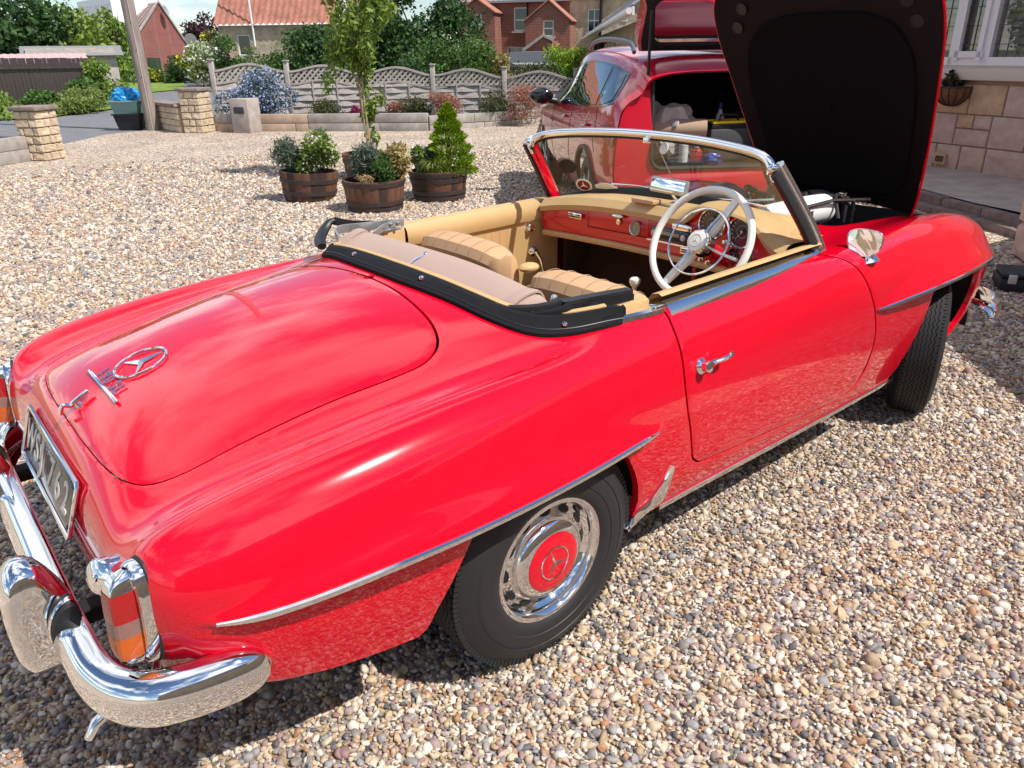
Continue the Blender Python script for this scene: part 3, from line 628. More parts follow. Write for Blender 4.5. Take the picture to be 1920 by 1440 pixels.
def panel(vv, tri, lp, name, matn, parent, fold=.02, sides=(-1, 1), out=0.0, skip=None, fold_loops=None, thick=None):
    """map a sheet onto the body, mirror as asked, fold the rims inwards"""
    P = evalUV(vv); Nn = normals_at(vv); P = P+Nn*out
    for l in lp:
        for i in set(l):
            if not (skip is not None and skip(P[i])) and P[i][2] > .34: P[i] -= Nn[i]*.0016      # rolled panel edge
    V = []; F = []
    for s in sides:
        b = len(V); Q = P*[1, s, 1]; NN = Nn*[1, s, 1]
        V += [tuple(p) for p in Q]
        # orientation
        t0 = tri[len(tri)//2]; fn = np.cross(Q[t0[1]]-Q[t0[0]], Q[t0[2]]-Q[t0[0]]); flip = np.dot(fn, NN[t0[0]]) < 0
        for t in tri: F.append((b+t[0], b+t[2], b+t[1]) if flip else (b+t[0], b+t[1], b+t[2]))
        for li, l in enumerate(lp):
            if fold_loops is not None and li not in fold_loops: continue
            n = len(l); bb = len(V); V += [tuple(Q[i]) for i in l]+[tuple(Q[i]-NN[i]*fold) for i in l]
            for i in range(n):
                j = (i+1) % n
                if skip is not None and skip(P[l[i]]) and skip(P[l[j]]): continue
                F.append((bb+i, bb+j, bb+n+j, bb+n+i))
    me = bpy.data.meshes.new(name); me.from_pydata(V, [], F); me.materials.append(MATS[matn])
    bm = bmesh.new(); bm.from_mesh(me)
    if len(sides) == 2: bmesh.ops.remove_doubles(bm, verts=[v for v in bm.verts if abs(v.co.y) < 1e-5], dist=1e-5)
    bmesh.ops.delete(bm, geom=[v for v in bm.verts if not v.link_faces], context='VERTS')
    bm.to_mesh(me); bm.free()
    me.shade_smooth(); me.set_sharp_from_angle(angle=RAD(50))
    return link_mesh(name, me, parent)

# ---- outlines
DOOR = np.concatenate([spl([(.525,.893),(.512,.85),(.500,.79),(.497,.70),(.512,.62),(.537,.545),(.560,.47),(.577,.425),(.615,.396)], 26),
                       spl([(.66,.391),(.816,.379),(1.147,.354),(1.42,.338),(1.52,.339),(1.59,.358),(1.635,.40),(1.652,.478),(1.648,.545),(1.612,.635),(1.553,.74),(1.503,.82),(1.468,.868),(1.425,.90)], 60)])
def side_uv(p): return to_uv(inv(p, 'side'))
def top_uv(p): return to_uv(inv(p, 'top'))
ARCH_R = np.array([(-.432,.20),(-.400,.31),(-.378,.36),(-.345,.43),(-.310,.505),(-.280,.565),(-.270,.5990)]+[(x, brow_z(x)-.003) for x in np.linspace(-.24,.19,22)]+[(.222,.590),(.262,.545),(.298,.485),(.322,.43),(.338,.37),(.335,.22)])
ARCH_F = np.array([(1.94,.21),(2.0,.34),(2.05,.46),(2.075,.56),(2.088,.65),(2.095,.698)]+[(x, brow_z(x)-.003) for x in np.linspace(2.12,2.58,18)]+[(2.615,.69),(2.645,.64),(2.66,.56),(2.65,.47),(2.61,.39),(2.54,.33),(2.50,.20)])
NUm, NVm = (NU-1)*US, (NV-1)*VS
# lid outline (x,w) on the deck: right half from the rear centre round to the front centre
LID = spl([(-.920,0),(-.919,.15),(-.911,.30),(-.895,.395),(-.86,.46),(-.80,.488),(-.66,.495),(-.45,.506),(-.26,.524),(-.18,.522),(-.12,.49),(-.083,.42),(-.058,.30),(-.038,.15),(-.030,0)], 80)
COCK = spl([(.10,0),(.108,.2),(.128,.40),(.16,.52),(.22,.61),(.30,.665),(.42,.698),(.60,.710),(.9,.713),(1.15,.711),(1.30,.70),(1.40,.680),(1.455,.60),(1.49,.42),(1.505,.2),(1.51,0)], 110)
HOODO = spl([(1.66,0),(1.655,.2),(1.67,.36),(1.72,.46),(1.80,.505),(1.95,.52),(2.2,.515),(2.5,.49),(2.7,.455),(2.82,.40),(2.88,.30),(2.90,.15),(2.905,0)], 80)
lid_uv = top_uv(LID); cock_uv = top_uv(COCK); hood_uv = top_uv(HOODO); door_uv = side_uv(DOOR)
for a in (lid_uv, cock_uv, hood_uv): a[0, 1] = 0; a[-1, 1] = 0
ar_uv = side_uv(ARCH_R); af_uv = side_uv(ARCH_F)
for a in (ar_uv, af_uv): a[0, 1] = NVm; a[-1, 1] = NVm
# cockpit edge split where the door meets it
def nearest(path, p): return int(np.argmin(np.linalg.norm(path-p, axis=1)))
i0 = nearest(cock_uv, door_uv[0]); i1 = nearest(cock_uv, door_uv[-1])
door_uv[0] = cock_uv[i0]; door_uv[-1] = cock_uv[i1]
def off_path(path, d):
    T = np.gradient(path, axis=0); T /= np.linalg.norm(T, axis=1)[:, None]+1e-12
    return path+np.stack([-T[:, 1], T[:, 0]], -1)*d
GAP = .0032
d_body = off_path(door_uv, -GAP); d_door = off_path(door_uv, GAP)
if abs(d_body[10, 0]) > abs(door_uv[10, 0]): d_body, d_door = d_door, d_body     # body side of the rear gap lies further back
lid_body = off_path(lid_uv, GAP); lid_lid = off_path(lid_uv, -GAP)
if lid_lid[:, 1].max() > lid_body[:, 1].max(): lid_body, lid_lid = lid_lid, lid_body
lid_lid[0, 1] = lid_lid[-1, 1] = lid_body[0, 1] = lid_body[-1, 1] = 0
lid_lid[0, 0] += 0
outer = np.concatenate([[(0, 0)], lid_body, cock_uv[:i0], d_body, cock_uv[i1+1:], hood_uv, [(NUm, 0), (NUm, NVm)], af_uv[::-1], ar_uv[::-1], [(0, NVm)]])
# constraint lines at the swages: one at the edge, one just under it
def brow_lines(B, a, b):
    out = []
    for x0, x1 in ((a, b),):
        xs = np.linspace(x0, x1, 40)
        out.append(side_uv(np.stack([xs, brow_z(xs)], -1))); out.append(side_uv(np.stack([xs, brow_z(xs)-.006], -1)))
    return out
lines = brow_lines(BROW_R, -.87, -.29)+brow_lines(BROW_R, .235, .385)+brow_lines(BROW_F, 1.66, 2.07)+brow_lines(BROW_F, 2.64, 2.90)
for xs in (np.linspace(-.265, .20, 30), np.linspace(2.10, 2.60, 30)): lines.append(side_uv(np.stack([xs, brow_z(xs)], -1)))
vv, tri, lp = sheet(outer, [], lines, step=.016)
body = panel(vv, tri, lp, 'body', 'red_paint', CAR, fold=.022, skip=lambda p: abs(p[1]) < .003)
lidp = np.concatenate([lid_lid, [lid_lid[-1]*.5+lid_lid[0]*.5]])
vv, tri, lp = sheet(lid_lid, [], [], step=.016)
lid = panel(vv, tri, lp, 'trunk_lid', 'red_paint', CAR, fold=.022, skip=lambda p: abs(p[1]) < .003)
doorp = np.concatenate([d_door, cock_uv[i0:i1+1][::-1]])
vv, tri, lp = sheet(doorp, [], [], step=.016)
door = panel(vv, tri, lp, 'door', 'red_paint', CAR, fold=.03, sides=(-1,))
door_far = panel(vv, tri, lp, 'door', 'red_paint', CAR, fold=.03, sides=(1,))
# chrome strips on the swages
def on_body_side(xz, out=0.0):
    uv = side_uv(np.array(xz)); P = evalUV(uv); Nn = normals_at(uv); return P+Nn*out
for s in (-1, 1):
    for xs in (np.linspace(-.862, .372, 60), np.linspace(1.60, 2.84, 60)):
        P = on_body_side(np.stack([xs, brow_z(xs)+.0012], -1)); P[:, 1] *= s
        k = len(xs); sc = [min(1, .45+min(i, k-1-i)*.16) for i in range(k)]
        GB().sweep([Vector(p) for p in P], [(.006,-.003),(.0075,.003),(.0045,.0085),(-.001,.010),(-.006,.0085),(-.0085,.003),(-.006,-.003)] if s < 0 else [(.006,.003),(.0075,-.003),(.0045,-.0085),(-.001,-.010),(-.006,-.0085),(-.0085,-.003),(-.006,.003)], scale=sc).obj('trim_strip', 'chrome', CAR, recalc=True)
# sill strips
    uvs = np.stack([np.linspace(top_uv([(0.46,.3)])[0][0], top_uv([(1.99,.3)])[0][0], 50), np.full(50, NVm)], -1)
    P = evalUV(uvs, False); P[:, 1] += .001; P[:, 1] *= s
    GB().sweep([Vector(p) for p in P], [(.011,.003*s),(.011,-.007*s),(.004,-.009*s),(-.008,-.007*s),(-.012,.002*s),(-.012,.006*s)]).obj('sill_trim', 'chrome', CAR, recalc=True)
    # gravel guard: chrome blade in front of the rear wheel
    gpts = spl([(.458,.452),(.440,.41),(.415,.372),(.385,.345),(.352,.335),(.332,.31),(.305,.268)], 14); gp2 = spl([(.462,.452),(.466,.41),(.467,.36),(.462,.318),(.41,.303),(.36,.283),(.315,.256)], 14)
    A = on_body_side(gpts, .005); B = on_body_side(gp2, .006); Mid = (A+B)/2; Mid[:, 1] += .013
    for k in range(14):
        if gp2[k, 1] < .30: B[k] = (gp2[k, 0], B[k, 1]-.0, gp2[k, 1])
    rows = []
    for k in range(14): rows.append([tuple(q*[1, s, 1]) for q in (A[k]-[0,.006,0], A[k], A[k]*.6+Mid[k]*.4+[0,.004,0], Mid[k], B[k]*.6+Mid[k]*.4+[0,.004,0], B[k], B[k]-[0,.006,0])])
    GB().loft(rows, closed_ring=False).obj('gravel_guard', 'chrome', CAR, recalc=True)
# wheel wells and underside
for s in (-1, 1):
    for cx, zt, r in ((-.03, .64, .42), (2.36, .74, .40)):
        g = GB(); rows = []
        for w in (.42, .775): rows.append([(cx+r*math.cos(t), s*w, .33+(zt-.33)*math.sin(t)) for t in np.linspace(0, math.pi, 26)])
        g.loft(rows, closed_ring=False); g.add(rows[0], [tuple(range(26))]); g.obj('wheel_well', 'dark_under', CAR)
GB().box((1.0, 0, .31), (3.6, 1.36, .03)).obj('floor_pan', 'dark_under', CAR)
# ---------------------------------------------------------------- wheels
mat('tyre_wall', (.022, .022, .024), rough=.55, bump=.1, bump_scale=90, bump_dist=.002)
STAR3 = [math.pi/2+2*math.pi*k/3 for k in range(3)]
def star_geo(R_, th, base=.16, hub=.15):
    """three pointed star, raised ridges, in local XY, Z outwards"""
    g = GB(); pts = []
    for k in range(6):
        a = math.pi/2+math.pi*k/3; r = R_ if k % 2 == 0 else R_*hub
        pts.append((r*math.cos(a), r*math.sin(a), 0))
    V = pts+[(0, 0, th)]; g.add(V, [(i, (i+1) % 6, 6) for i in range(6)]); return g
def wheel(loc, steer, side, label=None):
    w = bpy.data.objects.new('wheel', None); LINK(w); w.parent = CAR; w.location = loc
    # local: Z = outwards axis of the wheel
    out = Vector((0, side, 0)); out.rotate(Matrix.Rotation(steer, 3, 'Z'))
    m = align(out, up=(0, 0, 1)); w.rotation_euler = m.to_euler()
    RT = .318
    prof = [(.168,-.06),(.172,-.076),(.20,-.086),(.245,-.088),(.285,-.078),(.305,-.066),(.316,-.05),(RT,-.02),(RT,.02),(.316,.05),(.305,.066),(.297,.0685),(.285,.078),(.262,.0855),(.2605,.0835),(.256,.0868),(.245,.088),(.222,.0885),(.2205,.0865),(.214,.0868),(.20,.086),(.192,.0825),(.188,.0795),(.172,.070),(.168,.06)]
    GB().lathe(prof, 72).obj('tyre', 'tyre_wall', w, sharp=40)
    # tread: zig-zag ribs
    g = GB(); nz_ = 64
    for rib, (c, hw) in enumerate(((-.048,.0065),(-.0315,.0062),(-.0155,.0062),(0,.0062),(.0155,.0062),(.0315,.0062),(.048,.0065))):
        V = []; F = []
        for i in range(nz_*2):
            th = 2*math.pi*i/(nz_*2); zz = c+(.0038 if i % 2 else -.0038); rr = RT+.0055-.09*max(0, abs(c)-.02)**1.0*.12
            for (a, b) in ((-hw, -.010), (-hw, 0), (hw, 0), (hw, -.010)):
                V.append(((rr+b)*math.cos(th), (rr+b)*math.sin(th), zz+a))
        n = nz_*2
        for i in range(n):
            j = (i+1) % n
            for k in range(3): F.append((i*4+k, j*4+k, j*4+k+1, i*4+k+1))
        g.add(V, F)
    for sgn in (-1, 1):     # shoulder lugs, serrated edge
        for i in range(nz_*2):
            th = 2*math.pi*(i+.25)/(nz_*2); m2 = Matrix.Rotation(th, 4, 'Z')
            g.box((RT-.006, 0, sgn*.0575), (.018, .0105, .016), xf=m2)
    g.obj('tread', 'rubber', w, smooth=False)
    # steel rim with slots + chrome trim ring
    g = GB(); g.lathe([(.0,.02),(.06,.022),(.10,.03),(.118,.05),(.128,.052),(.150,.040),(.156,.046),(.163,.058)], 64); g.obj('rim', 'chrome', w)
    g = GB(); g.lathe([(.160,.046),(.1625,.062),(.166,.071),(.172,.0775),(.180,.079),(.187,.0765),(.190,.071),(.189,.066)], 72); g.obj('trim_ring', 'chrome', w)
    for k in range(12):
        th = 2*math.pi*k/12; g = GB()
        c = [(.0105*math.cos(t)*1.1, .0205*math.sin(t)) for t in np.linspace(0, 2*math.pi, 12, endpoint=False)]
        g.prism(c, 0, .0035, Matrix.Rotation(th, 4, 'Z') @ Matrix.Translation((.140, 0, .0442)) @ Matrix.Rotation(.42, 4, 'Y'))
        g.obj('rim_slot', 'black_plastic', w, smooth=False)
    # hub cap
    cap = GB().lathe([(.122,.040),(.1235,.052),(.120,.064),(.112,.074),(.100,.0805),(.090,.083),(.0885,.082)], 64).obj('hub_cap', 'chrome', w)
    GB().lathe([(.0885,.0825),(.086,.0838),(.070,.0865),(.04,.0885),(.0,.0895)], 64).obj('cap_disc', 'red_paint', cap)
    GB().tube([(.0485*math.cos(t), .0485*math.sin(t), .0885) for t in np.linspace(0, 2*math.pi, 48, endpoint=False)], .0022, 8, closed=True).obj('emblem_ring', 'chrome', cap)
    st = star_geo(.046, .006); st.obj('emblem_star', 'chrome', cap, smooth=False, loc=(0, 0, .0885), rot=(0, 0, .35))
    GB().lathe([(.172,.02),(.172,-.07),(.0,-.07)], 32).obj('brake_drum', 'dark_under', w)
    return w
wheel((0, -.728, .318), 0, -1); wheel((0, .728, .318), 0, 1)
wheel((2.40, -.715, .318), RAD(24), -1); wheel((2.40, .715, .318), RAD(24), 1)
# ---------------------------------------------------------------- rear bumper, lamps, plate, badges, handles, mirror, windscreen
mat('lens_red', (.36, .003, .005), rough=.12, coat=1, spec=.6, bump=.35, bump_scale=260, bump_dist=.003)
mat('lens_amber', (.55, .10, .004), rough=.12, coat=1, bump=.35, bump_scale=260, bump_dist=.003)
mat('lens_clear', (.26, .13, .11), rough=.10, coat=1, bump=.3, bump_scale=260, bump_dist=.003)
mat('plate_black', (.03, .028, .024), rough=.16, coat=.5)
mat('plate_letter', (.55, .53, .49), rough=.35)
def bumper_profile(h, t):
    """(a up, b out): rounded section, open at the back"""
    return [(h*math.sin(a), t*(math.cos(a)**.7 if math.cos(a) > 0 else 0)) for a in np.linspace(-math.pi/2, math.pi/2, 17)]
# path in x,y for the right half, mirrored: centre -> corner -> along the flank
BP = spl([(-1.055,0),(-1.055,-.20),(-1.055,-.38),(-1.052,-.50),(-1.045,-.60),(-1.023,-.677),(-.983,-.735),(-.93,-.766),(-.87,-.784),(-.81,-.793),(-.772,-.796)], 60)
def bumper_z(x, y):
    return .475+.0*x
def bumper_half(s):
    rows = []; n = len(BP)
    for i, (x, y) in enumerate(BP):
        tx, ty = BP[min(n-1, i+1)]-BP[max(0, i-1)]; l = math.hypot(tx, ty); nx, ny = ty/l, -tx/l      # outward normal
        f = i/(n-1); h = .060-.008*math.exp(-((f-.42)/.07)**2)-.004*max(0, (f-.6)/.4); t = .052-.010*max(0, (f-.6)/.4)
        e = max(0, (f-.90)/.10); h *= math.sqrt(max(.0, 1-e**2.4))+.02; t *= math.sqrt(max(.0, 1-e**3))+.05
        z = .452-.022*math.exp(-((f-.66)/.13)**2)+.004*f
        ring = []
        for a in np.linspace(-math.pi*.62, math.pi*.62, 21):
            ca = math.cos(a); b = t*(abs(ca)**.75)*(1 if ca >= 0 else -.55)
            ring.append((x-nx*(-b) if False else x+nx*b, s*(-(y+ny*b)) if False else (y+ny*b)*(-s if False else 1), z+h*math.sin(a)))
        rows.append([(p[0], p[1]*(1 if s < 0 else -1), p[2]) for p in ring])
    return rows
# orientation of the outward normal: for the centre it must point to -x
bp_rows = bumper_half(-1)
if bp_rows[0][10][0] > BP[0][0]:
    BP = BP[::-1]; rr = bumper_half(-1)[::-1]; BP = BP[::-1]; bp_rows = rr
def fix(rows):
    return rows
g = GB(); left = [[(p[0], -p[1], p[2]) for p in r] for r in bp_rows[::-1]][:-1]
g.loft(left+bp_rows, closed_ring=False, cap0=False, cap1=False)
bump = g.obj('rear_bumper', 'chrome', CAR, recalc=False, sharp=0)
# overriders: tall chrome horns clamped on the bumper
OV = spl([(-1.100,.365),(-1.150,.372),(-1.168,.400),(-1.173,.47),(-1.168,.545),(-1.155,.600),(-1.128,.624),(-1.100,.617),(-1.078,.585),(-1.060,.545),(-1.046,.50),(-1.045,.46),(-1.055,.41),(-1.075,.375)], 44, closed=True)
OC = OV.mean(0)
for s in (-1, 1):
    rings = []
    for dy, k in ((-.052,.55),(-.049,.80),(-.042,.93),(-.028,1.0),(.0,1.03),(.028,1.0),(.042,.93),(.049,.80),(.052,.55)):
        rings.append([(OC[0]+(x-OC[0])*k, s*.375+dy*(1+.35*(.6-z)/.25), OC[1]+(z-OC[1])*k) for x, z in OV])
    GB().loft(rings, cap0=True, cap1=True).obj('overrider', 'chrome', bump, recalc=True, sharp=60)
    for y, r, mt in ((.432,.079,'black_plastic'),(.452,.083,'chrome'),(.468,.077,'black_plastic')):
        rr = [(-1.050-.62*r*math.cos(a)*(1 if math.cos(a) > 0 else .35)-.006, .462+r*math.sin(a)) for a in np.linspace(0, 2*math.pi, 30, endpoint=False)]
        GB().loft([[(x, s*(y-.008), z) for x, z in rr], [(x-.003, s*(y-.004), z) for x, z in rr], [(x-.003, s*(y+.004), z) for x, z in rr], [(x, s*(y+.008), z) for x, z in rr]], cap0=True, cap1=True).obj('bumper_clamp', mt, bump, recalc=True)
    GB().bbox((-1.0, s*.40, .46), (.1, .05, .04), .006).obj('bumper_bracket', 'dark_under', bump)
# little chrome bracket of the bumper, hanging below it
GB().tube([(-.95,-.615,.40),(-1.04,-.62,.375),(-1.085,-.62,.350),(-1.105,-.62,.322)], [.014,.014,.013,.010], 12, flat=.8).obj('chrome_bracket', 'chrome', CAR)
# ---- tail lamps
def tail_lamp(s):
    body_rows = []; C = Vector((-.985, s*.665, .60))
    lampE = bpy.data.objects.new('tail_lamp', None); LINK(lampE); lampE.parent = CAR
    axis = Vector((-1, s*.16, .06)).normalized(); m = align(axis, up=(0, 0, 1), loc=Vector((-.948, s*.672, .600)))
    # local x = sideways, y = up, z = outwards
    hw, hh = .040, .104
    def out(k, grow=0, n=28):
        pts = []
        for a in np.linspace(0, 2*math.pi, n, endpoint=False):
            ca, sa = math.cos(a), math.sin(a)
            w = (hw+grow)*(1-.22*max(0, sa)**2-.12*max(0, -sa)**2)
            pts.append((w*np.sign(ca)*abs(ca)**.62, (hh+grow)*np.sign(sa)*abs(sa)**.72, k))
        return pts
    g = GB(); g.loft([out(-.05,.008), out(-.008,.012), out(.006,.012), out(.010,.008)]); g.obj('rubber_seal', 'rubber', lampE, loc=m.to_translation(), rot=m.to_euler())
    g = GB(); g.loft([out(.004,.009), out(.022,.009), out(.029,.005), out(.031,-.001), out(.025,-.006)]); g.obj('bezel', 'chrome', lampE, loc=m.to_translation(), rot=m.to_euler())
    # chrome hood on top, fluted lenses below
    def lens(y0, y1, name, mt, bulge, flute=0):
        g = GB(); rows = []
        for y in np.linspace(y0, y1, 9):
            row = []; wq = (hw-.009)*(1-.30*max(0, y/hh)**2-.16*max(0, -y/hh)**2)*max(.3, 1-abs(y/hh)**8*.6)
            for x in np.sin(np.linspace(-math.pi/2, math.pi/2, 81)):
                zz = .028+bulge*max(0, 1-abs(x)**7)**.5*max(.02, 1-abs(y/hh)**6)**.5+(flute*math.sin(x*42)*(abs(x) < .93))
                row.append((x*wq, y, zz))
            rows.append(row)
        g.loft(rows, closed_ring=False); return g.obj(name, mt, lampE, loc=m.to_translation(), rot=m.to_euler(), sharp=0)
    lens(.070, .106, 'lamp_cap', 'chrome', .046)
    lens(.010, .070, 'red_lens', 'lens_red', .047, .0004); lens(-.024, .010, 'clear_lens', 'lens_clear', .0465, .0008); lens(-.076, -.024, 'amber_lens', 'lens_amber', .047, .0008); lens(-.106, -.076, 'lamp_foot', 'chrome', .040)
    # vertical fluting of the lenses
    return lampE
tail_lamp(-1); tail_lamp(1)
# fuel filler cap, chrome, beside the right lamp
mfc = align((-.84, -.38, .32), loc=(-.984, -.588, .652))
GB().lathe([(.034,-.03),(.034,.012),(.0355,.014),(.0355,.026),(.033,.031),(.022,.035),(.010,.037),(.009,.041),(.0,.042)], 28, mfc).obj('filler_cap', 'chrome', CAR)
g = GB()
for k in range(22):
    a = 2*math.pi*k/22; g.box((.0355*math.cos(a), .0355*math.sin(a), .019), (.003, .005, .013), rot=a, xf=mfc)
g.obj('filler_knurl', 'chrome', CAR)
# ---- number plate
pl_m = align((-1, 0, .36), up=(0, 0, 1), loc=(-.985, 0, .640))     # local x to the left seen from behind? checked below
if (pl_m.to_3x3() @ Vector((1, 0, 0))).y > 0: pl_m = pl_m @ Matrix.Rotation(math.pi, 4, 'Z')
npl = GB().bbox((0, 0, 0), (.53, .125, .006), .003, xf=pl_m).obj('number_plate', 'plate_black', CAR)
g = GB(); fr = [(-.27,-.068),(.27,-.068),(.278,-.06),(.278,.06),(.27,.068),(-.27,.068),(-.278,.06),(-.278,-.06)]
g.tube([(x, y, .004) for x, y in fr], .0055, 8, closed=True, xf=pl_m).obj('plate_frame', 'chrome', npl)
for ch, x in zip('WSJ762', (-.205, -.125, -.062, .045, .122, .200)): text_mesh(ch, .108, .0012, 'plate_letter', 'plate_letter', npl, pl_m @ Matrix.Translation((x, -.002, .0045)), bold=.0016, xscale=.92)
for x in (-.25, .25):
    for y in (-.05, .05): GB().lathe([(.006,.003),(.005,.006),(0,.007)], 10, pl_m @ Matrix.Translation((x, y, 0))).obj('plate_screw', 'black_plastic', npl)
# ---- emblem and badge on the trunk lid
def deck_frame(x, w, out=0):
    uv = top_uv([(x, abs(w))]); p = evalUV(uv)[0]; n = normals_at(uv)[0]; s = -1 if w < 0 else 1
    return align((n[0], n[1]*s, n[2]), up=(0, 1, 0), loc=(p[0]+n[0]*out, p[1]*s, p[2]+n[2]*out))
mE = deck_frame(-.722, 0, .002)
rotE = mE @ Matrix.Rotation(0, 4, 'Z')
# local axes: make local y point forward/up the slope
yx = (mE.to_3x3() @ Vector((0, 1, 0)))
ang = math.atan2((mE.to_3x3().inverted() @ Vector((1, 0, 0))).y, (mE.to_3x3().inverted() @ Vector((1, 0, 0))).x)-math.pi/2
mE = mE @ Matrix.Rotation(ang, 4, 'Z')
GB().tube([(.068*math.cos(t), .068*math.sin(t), .003) for t in np.linspace(0, 2*math.pi, 56, endpoint=False)], .0036, 8, closed=True, xf=mE).obj('star_emblem_ring', 'chrome', lid)
g = GB(); st = star_geo(.067, .009); g.add(st.V, st.F, mE @ Matrix.Translation((0, 0, .001))); g.obj('star_emblem', 'chrome', lid, smooth=False)
mB = deck_frame(-.806, -.004, .002); a2 = (mB.to_3x3().inverted() @ Vector((1, 0, 0))); mB = mB @ Matrix.Rotation(math.atan2(a2.y, a2.x)-math.pi/2, 4, 'Z')
badge = GB().bbox((0, -.018, .003), (.27, .009, .005), .002, xf=mB).obj('badge_bar', 'chrome', lid)
for ch, x in zip('190SL', (-.070, -.036, -.002, .046, .080)): text_mesh(ch, .048, .0015, 'chrome', 'badge_letter', lid, mB @ Matrix.Translation((x, .004, .004)), bold=.0010)
# handle: upright chrome lever curling over the lid edge
mH = deck_frame(-.885, 0, 0)
GB().bbox((-.879, 0, .799), (.052, .016, .011), .005, rot=Matrix.Rotation(RAD(-30), 4, 'Y')).obj('lid_handle', 'chrome', lid)
GB().tube(spl([(-.896,0,.786),(-.905,0,.783),(-.913,0,.787),(-.920,0,.788),(-.926,0,.780),(-.930,0,.766)], 16), [.006]*12+[.0055]*4, 10).obj('lid_handle_hook', 'chrome', lid)
GB().lathe([(.010,0),(.008,.008),(.007,.012)], 12, mH).obj('lid_handle_post', 'chrome', lid)
# ---- door handle, right
def side_frame(x, z, s):
    uv = side_uv([(x, z)]); p = evalUV(uv)[0]; n = normals_at(uv)[0]
    return align((n[0], n[1]*s, n[2]), up=(0, 0, 1), loc=(p[0], p[1]*s, p[2]))
for s, d in ((-1, door), (1, door_far)):
    mD = side_frame(.572, .735, s)
    h = GB().lathe([(.024,-.004),(.0245,.004),(.020,.010),(.016,.014),(.016,.022),(.0175,.024),(.0175,.032),(.013,.035),(.0,.036)], 24, mD).obj('door_handle', 'chrome', d)
    P0 = mD @ Vector((0, 0, .022)); sx = 1
    q = [P0, P0+Vector((.03,0,.004)), P0+Vector((.055, s*.010, .010)), P0+Vector((.078, s*.016, .014)), P0+Vector((.090, s*.017, .018)), P0+Vector((.095, s*.016, .028))]
    GB().tube(spl(q, 14), [.010,.0095,.009,.0085,.008,.0075,.0072,.007,.007,.007,.007,.007,.0075,.006], 10).obj('handle_lever', 'chrome', h)
# chrome rail along the door top and cockpit edge
def cock_pts(x0, x1, n=40):
    xs = np.linspace(x0, x1, n); i = np.argsort(COCK[:, 0]); w = np.interp(xs, COCK[i, 0], COCK[i, 1])
    uv = top_uv(np.stack([xs, w], -1)); return evalUV(uv, False)
for s, d in ((-1, door), (1, door_far)):
    P = cock_pts(.535, 1.385); P[:, 1] *= s
    prof = [(.004,-.030),(.011,-.024),(.012,-.012),(.008,.000),(.000,.010),(-.010,.018),(-.020,.024),(-.025,.020),(-.014,.004),(-.004,-.030)]
    # side axis sign: T x up ; for +x travel, side = T.cross(up) -> -y
    GB().sweep([Vector(p) for p in P], [(a, b*(1 if s < 0 else -1)) for a, b in prof]).obj('door_rail', 'chrome', d, recalc=True)
    GB().sweep([Vector(p)+Vector((0, -s*.024, .008)) for p in P], [(.007,-.006*1),(.007,.006),(-.004,.008),(-.004,-.008)]).obj('window_seal', 'rubber', d, recalc=True)
    P = cock_pts(.335, .515, 14); P[:, 1] *= s
    GB().sweep([Vector(p)+Vector((0, 0, .003)) for p in P], [(.006,-.012),(.009,0),(.004,.012),(-.008,.014),(-.008,-.014)]).obj('rear_rail', 'plate_letter' if False else 'chrome', CAR, recalc=True)
    GB().bbox((.50, s*.705, .905), (.055, .032, .014), .004, rot=RAD(-3)*s).obj('lock_plate', 'chrome', CAR)
# ---- right wing mirror
mM = align((-.975, -.205, .06), up=(0, 0, 1), loc=(1.560, -.775, .930))
def mshape(n=28, k=1.0, z=0):
    pts = []
    for a in np.linspace(0, 2*math.pi, n, endpoint=False):
        ca, sa = math.cos(a), math.sin(a); w = .061*(1+.20*sa); pts.append((w*k*np.sign(ca)*abs(ca)**.75, .050*k*np.sign(sa)*abs(sa)**.75, z))
    return pts
mir = GB().loft([mshape(k=.25, z=-.045), mshape(k=.62, z=-.038), mshape(k=.90, z=-.022), mshape(k=1.0, z=-.004), mshape(k=1.0, z=.004), mshape(k=.96, z=.006), mshape(k=.92, z=.003)], cap0=True, xf=mM).obj('wing_mirror', 'chrome', CAR, sharp=60)
mat('mirror_glass', (.92, .93, .94), rough=.01, metal=1)
GB().loft([mshape(k=.925, z=.0035), mshape(k=.3, z=.0035)], cap1=True, xf=mM).obj('mirror_glass', 'mirror_glass', mir)
GB().tube([(1.575,-.775,.900),(1.575,-.785,.885),(1.58,-.792,.872),(1.58,-.797,.858)], [.010,.014,.026,.036], 14, flat=1.0).obj('mirror_stalk', 'chrome', mir)
# far-side front wing mirror is out of sight
# ---- front bumper end visible past the wheel
P = spl([(2.84,-.832,.40),(2.90,-.825,.40),(2.97,-.80,.40),(3.06,-.73,.40),(3.12,-.62,.40),(3.16,-.40,.40),(3.17,0,.40),(3.16,.40,.40),(3.12,.62,.40),(3.06,.73,.40),(2.97,.80,.40),(2.86,.83,.40),(2.76,.83,.40)], 60)
GB().sweep([Vector(p) for p in P], [(-.055,.002),(-.04,.03),(0,.042),(.04,.03),(.055,.002),(.04,.024),(0,.036),(-.04,.024)]).obj('front_bumper', 'chrome', CAR, recalc=True)
